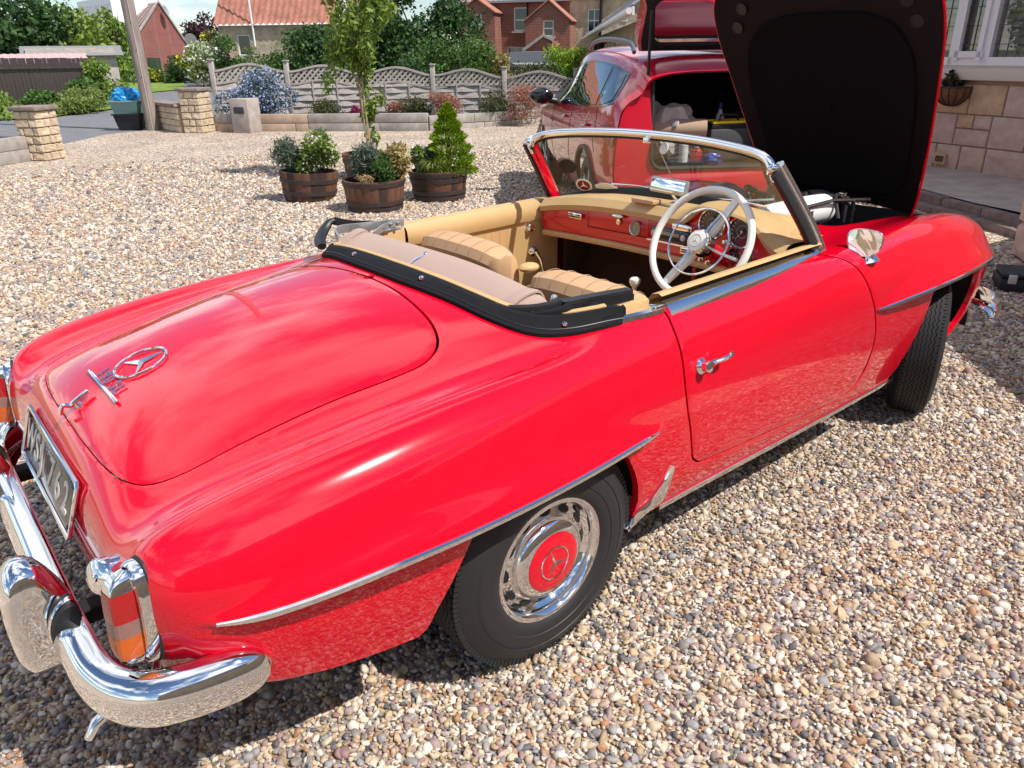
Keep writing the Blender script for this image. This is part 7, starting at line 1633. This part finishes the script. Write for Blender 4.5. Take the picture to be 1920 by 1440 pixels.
# window: three lights, the middle one an opening casement, leaded squares
mat('lead_came', (.10, .10, .11), rough=.5); mat('blind_slat', (.62, .62, .60), rough=.6)
xs = [wx0]+[hx(MH, p_, 60)[0] for p_ in (1795, 1858)]+[wx1]
win = GB()
for x in xs: win.box((x, .04, (zwb+zwt)/2), (.09, .10, zwt-zwb))
win.box(((wx0+wx1)/2, .04, zwb+.04), (wx1-wx0, .10, .09)); win.box(((wx0+wx1)/2, .04, zwt-.04), (wx1-wx0, .10, .09)); win.box(((xs[1]+xs[2])/2, -.015, zwb+.115), (xs[2]-xs[1]-.05, .05, .07)); win.box((xs[1]+.07, -.015, (zwb+zwt)/2), (.06, .05, zwt-zwb-.1)); win.box((xs[2]-.07, -.015, (zwb+zwt)/2), (.06, .05, zwt-zwb-.1))
wn = win.obj('window', 'white_pvc', house, smooth=False)
glassmat('house_glass', (.75, .80, .80), refl=.16)
for i in range(3):
    q = GB(); q.add([(xs[i], .05, zwb), (xs[i+1], .05, zwb), (xs[i+1], .05, zwt), (xs[i], .05, zwt)], [(0,1,2,3)]); q.obj('pane', 'house_glass', wn, smooth=False)
    x = xs[i]+.10
    while x < xs[i+1]-.05: GB().box((x, .045, (zwb+zwt)/2), (.008, .006, zwt-zwb-.15)).obj('lead_came', 'lead_came', wn, smooth=False); x += .115
    zc = zwb+.22
    while zc < zwt: GB().box(((xs[i]+xs[i+1])/2, .045, zc), (xs[i+1]-xs[i]-.12, .006, .008)).obj('lead_came', 'lead_came', wn, smooth=False); zc += .20
zc = zwb+.08
while zc < zwt: GB().box(((wx0+wx1)/2, .17, zc), (wx1-wx0-.05, .005, .055), rot=Matrix.Rotation(.5, 4, 'X')).obj('blind_slat', 'blind_slat', wn, smooth=False); zc += .085
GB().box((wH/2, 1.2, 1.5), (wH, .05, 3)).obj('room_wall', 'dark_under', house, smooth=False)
GB().box((wH/2, .35, 3.05), (wH+.6, 1.9, .10)).obj('soffit', 'white_pvc', house, smooth=False)
g = GB(); g.add([(-.3,-.6,3.05),(wH+.3,-.6,3.05),(wH+.3,3.4,5.4),(-.3,3.4,5.4)], [(0,1,2,3)]); g.add([(-.3,7.4,3.05),(wH+.3,7.4,3.05),(wH+.3,3.4,5.4),(-.3,3.4,5.4)], [(0,3,2,1)]); g.obj('roof', 'roof_grey_tile', house, smooth=False)
# air brick
vx, vz = hx(MH, 1765, 297); GB().bbox((vx, -.012, vz), (.17, .05, .13), .004).obj('air_brick', 'block_gold', house)
for k in range(6): GB().box((vx-.05+k*.02, -.038, vz), (.009, .01, .07)).obj('vent_slot', 'black_plastic', house, smooth=False)
# hanging basket
bxh, bzh = hx(MH, 1796, 163); mat('coir', (.20, .10, .045), rough=.95, noise_amt=.4, noise_scale=18, bump=.7, bump_scale=50, bump_dist=.02)
bc = MH @ Vector((bxh-.02, -.03, bzh)); bk = thing('hanging_basket', 'half-round wire wall basket with coir liner under the window', 'basket', tuple(bc), math.atan2(hd.y, hd.x))
BRr = .235
rows = []
for f in np.linspace(0, 1, 8): rows.append([(BRr*math.cos(f*math.pi/2)*math.cos(t), -BRr*math.cos(f*math.pi/2)*math.sin(t)*.9, -.21*math.sin(f*math.pi/2)) for t in np.linspace(0, math.pi, 20)])
GB().loft(rows, closed_ring=False).obj('liner', 'coir', bk)
for t in np.linspace(.0, math.pi, 9): GB().tube([((BRr+.006)*math.cos(f)*math.cos(t), -(BRr+.006)*math.cos(f)*math.sin(t)*.9, -.216*math.sin(f)) for f in np.linspace(0, math.pi/2, 9)], .006, 6).obj('wire', 'hoop_iron', bk)
GB().tube([((BRr+.006)*math.cos(t), -(BRr+.006)*math.sin(t)*.9, .004) for t in np.linspace(0, math.pi, 20)], .009, 6).obj('rim', 'hoop_iron', bk)
bush('basket_plant', 'small green and purple plants growing in the hanging basket', 'plant', (bc.x-hd.y*0, bc.y, bzh-.05), (.20, .12, .09), 620, .05, 'leaf_heath_dark', 7, 141, stem=False, clump=.6, extra=('leaf_purple', 120, .06))
# raised concrete path and its broken kerb
ka = [gnd(p_, q_, HZ) for p_, q_ in ((1700, 347), (1740, 357), (1780, 368), (1830, 381), (1875, 390), (1912, 398))]
kx = [(p_.x, p_.y) for p_ in ka]; kx = [(kx[0][0]+1.9, kx[0][1]+1.6)]+kx+[(kx[-1][0]-1.3, kx[-1][1]-1.3)]
far_edge = [tuple((MH @ Vector((x, .02, 0)))[:2]) for x in (wH, 3.0, -.5)]
g = GB(); top_ = kx+far_edge; n_ = len(top_); g.add([(x, y, HZ) for x, y in top_], [tuple(range(n_))]); o = g.obj('path', 'concrete', None, smooth=False); o['kind'] = 'structure'
kb = thing('kerb', 'old cracked concrete kerb along the raised path by the house', 'kerb'); mat('kerb_concrete', (.20, .16, .145), rough=.95, noise_amt=.35, noise_scale=9, bump=.8, bump_scale=30, bump_dist=.02)
r0 = random.Random(5)
kk = spl(kx, 34)
for i in range(0, 33, 3):
    A_ = Vector((*kk[i], 0)); B_ = Vector((*kk[min(33, i+3)], 0)); d = B_-A_; nn_ = Vector((-d.y, d.x, 0)).normalized(); nn_ = nn_ if nn_.dot(CAM_POS-A_) > 0 else -nn_
    c = (A_+B_)/2+nn_*.045; GB().bbox((0, 0, HZ/2-.02), (d.length-.004, .11+.02*r0.random(), HZ+.035-.02*r0.random()), .018).obj('kerb_stone', 'kerb_concrete', kb, loc=(c.x, c.y, 0), rot=(0, 0, math.atan2(d.y, d.x)))
    c = (A_+B_)/2+nn_*.14; GB().bbox((0, 0, .02), (d.length-.003, .12, .11+.02*r0.random()), .02).obj('kerb_foot', 'kerb_concrete', kb, loc=(c.x, c.y, 0), rot=(0, 0, math.atan2(d.y, d.x)))
# stone pier at the right edge
pq = gnd(1900, 492); pv = thing('stone_gate_pier', 'stout sandstone pier at the right edge of the picture by the path', 'pillar', (pq.x+.20, pq.y-.27, 0), RAD(35)); zt_ = .54
GB().box((0, 0, zt_/2), (.5, .5, zt_)).obj('core', 'mortar', pv, smooth=False); r0 = random.Random(3)
for k in range(2):
    for sd_ in range(4):
        m_ = stone_mesh(.53, .07, zt_/2-.014, r0.randint(0, 999), .02, sub=3, chamfer=.02); m_.materials.append(MATS['block_pink']); o = link_mesh('stone', m_, pv); o.matrix_local = Matrix.Rotation(sd_*math.pi/2, 4, 'Z') @ Matrix.Translation((0, -.24, (k+.5)*zt_/2))
GB().bbox((0, 0, zt_+.05), (.5, .5, .13), .05).obj('coping', 'block_pink', pv)
# black tool case on the gravel
cs = gnd(1905, 548); tcs = thing('tool_case', 'long black plastic tool case with pale latch lying on the gravel', 'case', (cs.x+.18, cs.y-.12, 0), RAD(-62)); mat('case_black', (.014, .015, .02), rough=.5)
GB().bbox((0, 0, .055), (.62, .30, .09), .02).obj('tray', 'case_black', tcs); GB().bbox((0, 0, .118), (.61, .29, .035), .016).obj('lid', 'case_black', tcs)
for x in (-.24, .2): GB().bbox((x, .155, .10), (.05, .02, .06), .004).obj('latch', 'plate_letter', tcs); GB().bbox((x, -.155, .10), (.05, .02, .06), .004).obj('latch', 'plate_letter', tcs)
# the rest of the house, right of the picture: it shades the gravel and shows in the paintwork
FPt = [(1.75,-4.45),(5.05,-1.1),(7.6,-1.45),(8.2,-6.5),(2.0,-9.0),(-9.0,-9.6),(-9.0,-6.6),(.4,-6.0)]
g = GB(); n_ = len(FPt); g.add([(x, y, 0) for x, y in FPt]+[(x, y, 2.4) for x, y in FPt], [(i, (i+1) % n_, n_+(i+1) % n_, n_+i) for i in range(n_)]); g.obj('wing_wall', 'wall_stone', house, smooth=False).matrix_local = MH.inverted()
g = GB(); cx_, cy_ = 5.2, -4.6; ra = [(5.2,-4.2,4.3), (2.4,-6.6,4.3), (-7.5,-8.0,4.3)]
eave = [(x, y, 2.4) for x, y in FPt]; V_ = eave+ra; g.add(V_, [(0,1,8),(1,2,8),(2,3,8),(3,4,9,8),(4,5,10,9),(5,6,10),(6,7,9,10),(7,0,8,9)]); g.obj('wing_roof', 'roof_grey_tile', house, smooth=False).matrix_local = MH.inverted()
# ================================================================ red estate car with open tailgate
mat('wine_paint', (.50, .006, .026), rough=.22, coat=1, coat_rough=.02); mat('boot_lining', (.012, .012, .013), rough=.95); mat('tint_glass', (.015, .02, .025), rough=.03, spec=1.0, coat=1, coat_rough=.01); mat('rail_grey', (.18, .19, .21), rough=.4, metal=.6)
suv = thing('estate_car', 'dark red sport utility car with its tailgate open and boot full of tools', 'car', (4.88, 2.69, 0), RAD(56.5))
# local: x forward from the rear axle, y left, z up. sections as (y,z) outline of the left half, bottom -> top
def ssec(x, wb, ww, zb, zbelt, ztop, wt):
    # bottom sill, lower door, swage, belt, (glass) , roof edge, roof centre
    return [(x, wb-.06, zb), (x, wb, zb+.08), (x, ww-.005, .55), (x, ww, .80), (x, ww-.012, .93), (x, ww-.05, zbelt), (x, ww-.05-(ww-.05-wt)*.25, zbelt+(ztop-zbelt)*.22), (x, wt+.03, ztop-.14), (x, wt-.02, ztop-.05), (x, wt-.12, ztop-.012), (x, wt*.5, ztop+.012), (x, 0, ztop+.02)]
S_ = [ssec(-.93,.76,.86,.34,1.12,1.40,.615), ssec(-.86,.80,.88,.33,1.14,1.46,.63), ssec(-.70,.82,.895,.30,1.15,1.515,.645), ssec(-.40,.83,.91,.28,1.15,1.555,.66), ssec(0,.83,.915,.26,1.13,1.59,.67), ssec(.5,.83,.915,.24,1.10,1.61,.675), ssec(1.0,.83,.915,.24,1.07,1.61,.675), ssec(1.4,.83,.915,.24,1.05,1.58,.665), ssec(1.75,.83,.915,.24,1.04,1.46,.65), ssec(2.05,.83,.91,.24,1.03,1.24,.66), ssec(2.3,.83,.905,.25,1.01,1.06,.68), ssec(2.7,.83,.90,.27,.97,1.01,.66), ssec(3.1,.80,.86,.29,.90,.94,.62), ssec(3.35,.70,.74,.30,.78,.82,.5), ssec(3.45,.55,.6,.32,.66,.70,.4)]
def sval(x, k):
    xs_ = [s[0][0] for s in S_]; return (np.interp(x, xs_, [s[k][1] for s in S_]), np.interp(x, xs_, [s[k][2] for s in S_]))
NXS = 70; X_ = np.linspace(-.93, 3.45, NXS); SPS = []
for x in X_:
    pts = [np.array(sval(x, k)) for k in range(12)]; sp__ = spl(pts, 46); SPS.append([(x, p[0], p[1]) for p in sp__])
SPS = np.array(SPS)
def smooth_rows(A, it=2):
    for _ in range(it): A[1:-1] = (A[:-2]+2*A[1:-1]+A[2:])/4
    return A
SPS = smooth_rows(SPS, 3)
# wheel arches: drop faces inside circles; openings for glass are separate panels laid proud
def arch(x, z): return (x-0)**2+(z-.36)**2 < .385**2 or (x-2.64)**2+(z-.36)**2 < .385**2
g = GB(); n0, n1 = SPS.shape[:2]
for s in (1, -1):
    V = [tuple(p*[1, s, 1]) for p in SPS.reshape(-1, 3)]; F = []
    for i in range(n0-1):
        for j in range(n1-1):
            q = (i*n1+j, (i+1)*n1+j, (i+1)*n1+j+1, i*n1+j+1); c = SPS[i:i+2, j:j+2].reshape(-1, 3).mean(0)
            if c[2] < .8 and c[1] > .6 and arch(c[0], c[2]): continue
            F.append(q if s < 0 else q[::-1])
    g.add(V, F)
# front cap
g.obj('body', 'wine_paint', suv, merge=1e-4, sharp=45)
# side glass: three panes on the flank + black pillars, laid 6 mm proud of the body surface
def flank(x, z, off=.006):
    i = np.argmin(np.abs(X_-x)); row = SPS[i]; m_ = row[:, 1] > .3; k = np.argsort(row[m_][:, 2]); y = np.interp(z, row[m_][k, 2], row[m_][k, 1]); return (x, y+off, z)
def pane(poly, name, mt, s, off=.006, parent=suv):
    P2 = densify(np.array(poly), .05); kd_pts = [Vector(p) for p in P2]; mn, mx_ = P2.min(0), P2.max(0); gx_, gy_ = np.meshgrid(np.arange(mn[0], mx_[0], .06), np.arange(mn[1], mx_[1], .06)); gg = np.stack([gx_.ravel(), gy_.ravel()], -1); gg = gg[inside(gg, P2)]
    vo, _, fo, *_r_ = geometry.delaunay_2d_cdt(kd_pts+[Vector(p) for p in gg], [(i, (i+1) % len(P2)) for i in range(len(P2))], [], 1, 1e-6)
    V = []
    for v in vo: xx = float(v[0]); i = int(np.clip((xx-X_[0])/(X_[1]-X_[0]), 0, NXS-2)); f = (xx-X_[i])/(X_[1]-X_[0]); a_ = flank(X_[i], v[1], off); b_ = flank(X_[i+1], v[1], off); V.append((xx, s*(a_[1]*(1-f)+b_[1]*f), v[1]))
    return GB().add(V, [tuple(f) for f in fo]).obj(name, mt, parent)
for s in (1, -1):
    pane([(-.72,1.17),(-.50,1.135),(-.3,1.12),(.8,1.075),(1.95,1.035),(2.12,1.04),(1.95,1.12),(1.72,1.27),(1.45,1.40),(1.1,1.475),(.6,1.495),(.1,1.48),(-.30,1.45),(-.62,1.405),(-.68,1.30)], 'window_frame', 'black_gloss', s, .004)
    pane([(-.66,1.20),(-.50,1.16),(-.32,1.145),(-.22,1.43),(-.56,1.395),(-.62,1.30)], 'quarter_glass', 'tint_glass', s, .008); pane([(-.22,1.14),(.72,1.10),(.82,1.46),(.4,1.475),(-.12,1.445)], 'rear_door_glass', 'tint_glass', s, .008); pane([(.84,1.095),(1.92,1.06),(1.85,1.16),(1.62,1.30),(1.36,1.40),(1.05,1.455),(.92,1.462)], 'front_door_glass', 'tint_glass', s, .008)
    # seams, handles, lamps, mirror, rails, wheels
    for pts in ([(-.30,1.13),(-.33,1.0),(-.30,.86),(-.38,.75)], [(.80,1.09),(.82,.8),(.80,.45)], [(1.86,1.03),(1.9,.8),(1.86,.42)]):
        GB().tube([Vector((x, s*flank(x, z, .0)[1], z)) for x, z in spl(pts, 14)], .0035, 5).obj('door_seam', 'black_plastic', suv)
    for x in (.02, 1.12): yy = flank(x, .955, .0)[1]; GB().bbox((x, s*(yy+.018), .955), (.19, .03, .032), .012).obj('door_handle', 'wine_paint', suv)
    g = GB(); g.ico((1.93, s*1.03, 1.115), (.085, .135, .092), 3, nz=.1, freq=1.5); mi = g.obj('door_mirror', 'black_gloss', suv); GB().tube([(1.96, s*.86, 1.05), (1.95, s*.95, 1.07)], [.04, .035], 10).obj('mirror_arm', 'black_plastic', mi)
    GB().tube(spl([(-.45,s*.60,1.56),(-.38,s*.60,1.615),(-.15,s*.605,1.645),(.5,s*.61,1.675),(1.0,s*.605,1.665),(1.25,s*.60,1.63),(1.32,s*.60,1.59)], 26), .017, 10, flat=1.3).obj('roof_rail', 'rail_grey', suv)
    pane([(-.60,.99),(-.74,1.0),(-.90,1.0),(-.92,.86),(-.86,.84),(-.62,.93)], 'tail_light', 'lens_red', s, .012)
    GB().sweep([Vector((x, s*(flank(x, z, 0)[1]+.004), z)) for x, z in [(.40*math.cos(t), .36+.40*math.sin(t)) for t in np.linspace(.05, math.pi-.05, 24)]], [(.02,-.02),(.02,.012),(-.03,.012),(-.03,-.02)], up=Vector((0, s, 0))).obj('arch_trim', 'black_plastic', suv, recalc=True)
    for wx in (0, 2.64):
        we = bpy.data.objects.new('wheel', None); LINK(we); we.parent = suv; we.location = (wx, s*.80, .345); we.rotation_euler = align((0, s, 0)).to_euler()
        GB().lathe([(.22,-.10),(.30,-.11),(.335,-.085),(.345,-.04),(.345,.04),(.335,.075),(.30,.095),(.235,.09),(.225,.06)], 44).obj('tyre', 'tyre_wall', we)
        GB().lathe([(.228,.07),(.232,.085),(.222,.088),(.212,.07),(.205,-.02),(0,-.03)], 40).obj('rim', 'dark_under', we)
        for k in range(5):
            for dd in (-.10, .10): GB().sweep([Vector((.03*math.cos(2*math.pi*k/5), .03*math.sin(2*math.pi*k/5), .07)), Vector((.215*math.cos(2*math.pi*k/5+dd), .215*math.sin(2*math.pi*k/5+dd), .078))], [(.006,-.012),(.008,0),(.006,.012),(-.02,.010),(-.02,-.010)]).obj('spoke', 'grey_metal', we, recalc=True)
        GB().lathe([(.05,.06),(.045,.085),(0,.088)], 20).obj('hub', 'grey_metal', we)
# rear: bumper, boot aperture frame, lining
rows = []
for z, xo, w in ((.30,-.80,.74),(.36,-.93,.80),(.48,-.985,.84),(.56,-.985,.85),(.62,-.96,.85),(.655,-.90,.84),(.66,-.80,.80)):
    rows.append([(xo+.20*(abs(u)**4), u*w, z) for u in np.linspace(-1, 1, 30)])
GB().loft(rows, closed_ring=False).obj('rear_bumper', 'wine_paint', suv); GB().bbox((-.93, 0, .40), (.06, 1.3, .12), .02).obj('bumper_insert', 'black_plastic', suv)
def rrect(w0_, w1_, z0_, z1_, r, n=8):
    pts = []
    for cx2, cz2, a0 in ((w0_-r, z0_+r, -math.pi/2), (w1_-r, z1_-r, 0), (-w1_+r, z1_-r, math.pi/2), (-w0_+r, z0_+r, math.pi)):
        for t in np.linspace(a0, a0+math.pi/2, n): pts.append((cx2+r*math.cos(t), cz2+r*math.sin(t)))
    return pts
ap = rrect(.545, .535, .665, 1.415, .10)
def rear_x(y, z): return -.950+.30*max(0, (z-.95))**1.15+.10*abs(y)**3
def resample(poly, n):
    P2 = np.array(list(poly)+[poly[0]]); s_ = np.concatenate([[0], np.cumsum(np.linalg.norm(np.diff(P2, axis=0), axis=1))]); tt = np.linspace(0, s_[-1], n, endpoint=False); return np.stack([np.interp(tt, s_, P2[:, 0]), np.interp(tt, s_, P2[:, 1])], -1)
def start_at(P2, ang):
    c = P2.mean(0); a_ = np.arctan2(P2[:, 1]-c[1], P2[:, 0]-c[0]); k = int(np.argmin(np.abs(((a_-ang+np.pi) % (2*np.pi))-np.pi))); Q = np.roll(P2, -k, 0); c2 = np.cross(Q[0]-c, Q[3]-c); return Q if c2 > 0 else np.concatenate([Q[:1], Q[1:][::-1]])
half = [(p[1], p[2]) for p in SPS[0]]; outl_s = half+[(-y, z) for y, z in half[::-1]]
RB = start_at(resample(outl_s, 120), 0); RA = start_at(resample(ap, 120), 0)
g = GB(); g.loft([[(-.90, y, z) for y, z in RB], [(-.932, y*.985, .9+(z-.9)*.985) for y, z in RB], [(rear_x(b_[0], b_[1])*.5-.468, a_[0]*.55+b_[0]*.45, a_[1]*.55+b_[1]*.45) for a_, b_ in zip(RB, RA)], [(rear_x(y, z)+.01, y, z) for y, z in RA]]); g.obj('rear_frame', 'wine_paint', suv, recalc=True, sharp=50)
GB().tube([(rear_x(y, z)-.004, y, z) for y, z in ap], .016, 8, closed=True).obj('aperture_seal', 'rubber', suv)
GB().loft([[(rear_x(y, z)+.012, y*.995, z) for y, z in ap], [(.75, y*.97, z) for y, z in ap]]).obj('boot_lining', 'boot_lining', suv); GB().box((.75, 0, 1.03), (.02, 1.06, .8)).obj('seat_backs', 'boot_lining', suv, smooth=False)
GB().bbox((-.905, 0, .662), (.09, .98, .02), .006).obj('sill_plate', 'rail_grey', suv)
# raised tailgate: hinged at the roof, glass in it, gas struts
hin = Vector((-.58, 0, 1.555)); td = Vector((-.62, 0, .66)).normalized(); tn = Vector((-.66, 0, -.62)).normalized()        # direction out along the door, inner face normal (down/back)
tg_ = bpy.data.objects.new('tailgate', None); LINK(tg_); tg_.parent = suv
def tgp(y, l, off=0): p = hin+td*l-tn*off*-1; return (p.x, y, p.z)
def tgo(l): return np.interp(l, [0, .10, .45, .55, .95, 1.05], [.60, .635, .66, .71, .70, .60])
ls = np.linspace(0, 1.05, 22)
outer_s = []; inner_s = []
for l in ls:
    w = tgo(l); b_ = .05*math.sin(min(1, l/1.05)*math.pi); outer_s.append([tgp(u*w, l, -.10-b_*(1-u*u)) for u in np.linspace(-1, 1, 15)])
ring_o = [(tgo(l), l) for l in ls]+[(-tgo(l), l) for l in ls[::-1]]
gl_r = rrect(.50, .56, .10, .50, .07)      # (y,l): glass opening
gl_r = [(y, l) for y, l in gl_r]
RO = start_at(resample(ring_o, 96), 0); RG = start_at(resample(gl_r, 96), 0)
GB().loft([[tgp(y, l, -.12) for y, l in RO], [tgp(y*.985, l, -.02) for y, l in RO], [tgp(y*.95, .5+(l-.5)*.95, .0) for y, l in RO]]).obj('gate_rim', 'wine_paint', tg_, recalc=True)
GB().loft([[tgp(y*.955, .5+(l-.5)*.955, .002) for y, l in RO], [tgp(y*1.06, .3+(l-.3)*1.08, .012) for y, l in RG], [tgp(y, l, -.01) for y, l in RG]]).obj('gate_trim', 'boot_lining', tg_, recalc=True)
GB().loft([[tgp(y*1.02, l, -.05) for y, l in RG]], closed_ring=True).add([tgp(y*1.02, l, -.045) for y, l in RG], [tuple(range(len(RG)))]).obj('gate_glass', 'window_screen' if False else 'house_glass', tg_)
g = GB(); V_ = [[p for p in r] for r in outer_s[11:]]; g.loft(V_, closed_ring=False); g.obj('gate_skin', 'wine_paint', tg_)
GB().tube([(-.60, .58, 1.50), (-.95, .60, 1.86), (-1.1, .60, 2.0)], .05, 10).obj('gate_pillar', 'wine_paint', tg_) if False else None
for s in (1, -1): GB().tube([(-.80, s*.57, 1.20), (-1.02, s*.63, 1.86)], [.014, .010], 8).obj('gas_strut', 'black_plastic', suv)
# ---- things in the boot (own things, standing on its floor)
MV = Matrix.Translation((4.88, 2.69, 0)) @ Matrix.Rotation(RAD(56.5), 4, 'Z')
def inboot(o, loc, rz=0): o.matrix_world = MV @ Matrix.Translation(loc) @ Matrix.Rotation(rz, 4, 'Z'); return o
FLZ = .675
GB().box((-.1, 0, FLZ-.01), (1.7, 1.02, .02)).obj('boot_floor', 'boot_lining', suv, smooth=False)
mat('cloth_grey', (.50, .44, .40), rough=.95, noise_amt=.2, noise_scale=8); mat('cardboard', (.40, .28, .20), rough=.9); mat('yellow_plastic', (.75, .52, .01), rough=.4); mat('case_grey', (.05, .052, .058), rough=.55); mat('blue_plastic', (.02, .05, .25), rough=.35); glassmat('clear_plastic', (.80, .84, .86), refl=.12, rough=.15); mat('bottle_white', (.72, .70, .66), rough=.4); mat('bottle_red', (.4, .02, .03), rough=.4)
cl_ = thing('cloth_bundle', 'crumpled pale grey cloth bundle on the left of the boot', 'cloth'); GB().ico((0, 0, .14), (.27, .24, .24), 4, nz=.5, freq=2.6, seed=3).obj('cloth', 'cloth_grey', cl_); inboot(cl_, (-.50, .30, FLZ+.10))
cl2 = thing('cloth_bundle', 'small crumpled cloth under the cardboard roll in the boot', 'cloth'); GB().ico((0, 0, .08), (.18, .16, .10), 4, nz=.5, freq=3, seed=8).obj('cloth', 'cloth_grey', cl2); inboot(cl2, (-.55, .20, FLZ))
tu = thing('carpet_roll', 'rolled brown carpet offcut lying in the boot', 'roll'); rows = []
for x in (-.22, .22): rows.append([(x, (.055+.004*t)*math.cos(t), .06+(.05+.004*t)*math.sin(t)) for t in np.linspace(0, 8.2, 36)])
GB().loft(rows, closed_ring=False).obj('sheet', 'cardboard', tu); inboot(tu, (-.70, .24, FLZ+.22), RAD(78))
tb = thing('toolbox', 'black toolbox with bright yellow lid edges in the boot', 'toolbox'); GB().bbox((0, 0, .13), (.26, .46, .26), .02).obj('base', 'case_grey', tb); GB().bbox((0, 0, .28), (.24, .44, .05), .015).obj('lid', 'case_black', tb)
for x in (-.10, .10): GB().bbox((x, 0, .31), (.045, .42, .02), .006).obj('lid_edge', 'yellow_plastic', tb)
GB().tube([(0, -.09, .31), (0, -.08, .36), (0, .08, .36), (0, .09, .31)], .012, 8).obj('handle', 'case_black', tb); inboot(tb, (-.62, -.22, FLZ+.02), RAD(8))
bo = thing('storage_box', 'clear plastic storage box full of bottles at the boot sill', 'box'); g = GB(); rr = rrect(.20, .20, -.13, .13, .03)
g.loft([[(y*.9, x*.9, 0) for x, y in rr], [(y, x, .15) for x, y in rr], [(y*1.06, x*1.04, .155) for x, y in rr], [(y*1.06, x*1.04, .165) for x, y in rr]], cap0=True); g.obj('tub', 'clear_plastic', bo); inboot(bo, (-.76, .20, FLZ+.005))
def bottle(label, loc, h, r, mt, grp='bottles in the boot'):
    b_ = thing('bottle', label, 'bottle', group=grp); GB().lathe([(0,0),(r,0),(r,h*.65),(r*.8,h*.76),(r*.38,h*.84),(r*.38,h*.9)], 16).obj('body', mt, b_); GB().lathe([(r*.45,h*.88),(r*.45,h),(0,h)], 12).obj('cap', 'bottle_white' if mt != 'bottle_white' else 'blue_plastic', b_); inboot(b_, loc)
bottle('white bottle standing in the clear storage box', (-.78, .22, FLZ+.02), .22, .04, 'bottle_white'); bottle('red bottle standing in the clear storage box', (-.76, .10, FLZ+.02), .13, .05, 'bottle_red'); bottle('blue bottle behind the clear storage box, left', (-.52, .36, FLZ), .30, .05, 'blue_plastic'); bottle('blue bottle behind the clear storage box, right', (-.52, .24, FLZ), .30, .045, 'blue_plastic'); bottle('yellow-capped spray bottle between the blue bottles and the toolbox', (-.56, .12, FLZ), .28, .032, 'yellow_plastic'); bottle('small grey can beside the toolbox', (-.60, .05, FLZ), .22, .04, 'case_grey')
bottle('tall dark bottle in the corner of the boot, beside the cloth bundle', (-.30, .44, FLZ), .34, .05, 'case_grey'); bottle('tall white bottle standing behind the toolbox handle', (-.30, -.26, FLZ), .46, .045, 'bottle_white')
bl = thing('folded_cloth', 'pale blue folded cloths stacked behind the toolbox', 'cloth'); mat('cloth_blue', (.30, .38, .48), rough=.95); 
for k in range(4): GB().bbox((0, 0, .03+k*.05), (.22, .26, .05), .02, rot=.1*k).obj('cloth', 'cloth_blue', bl)
inboot(bl, (-.36, -.02, FLZ+.12)); rg = thing('blue_rag', 'bunched blue rag in front of the toolbox', 'rag'); GB().ico((0, 0, .04), (.08, .08, .05), 3, nz=.6, freq=3, seed=5).obj('cloth', 'blue_plastic', rg); inboot(rg, (-.82, -.02, FLZ))
# ---------------------------------------------------------------- no more than three levels: thing > part > sub-part
def depth(o):
    k = 0
    while o.parent is not None: o = o.parent; k += 1
    return k
for o in list(SC.objects):
    while depth(o) > 2:
        p = o.parent; o.matrix_local = p.matrix_local @ o.matrix_local; o.parent = p.parent
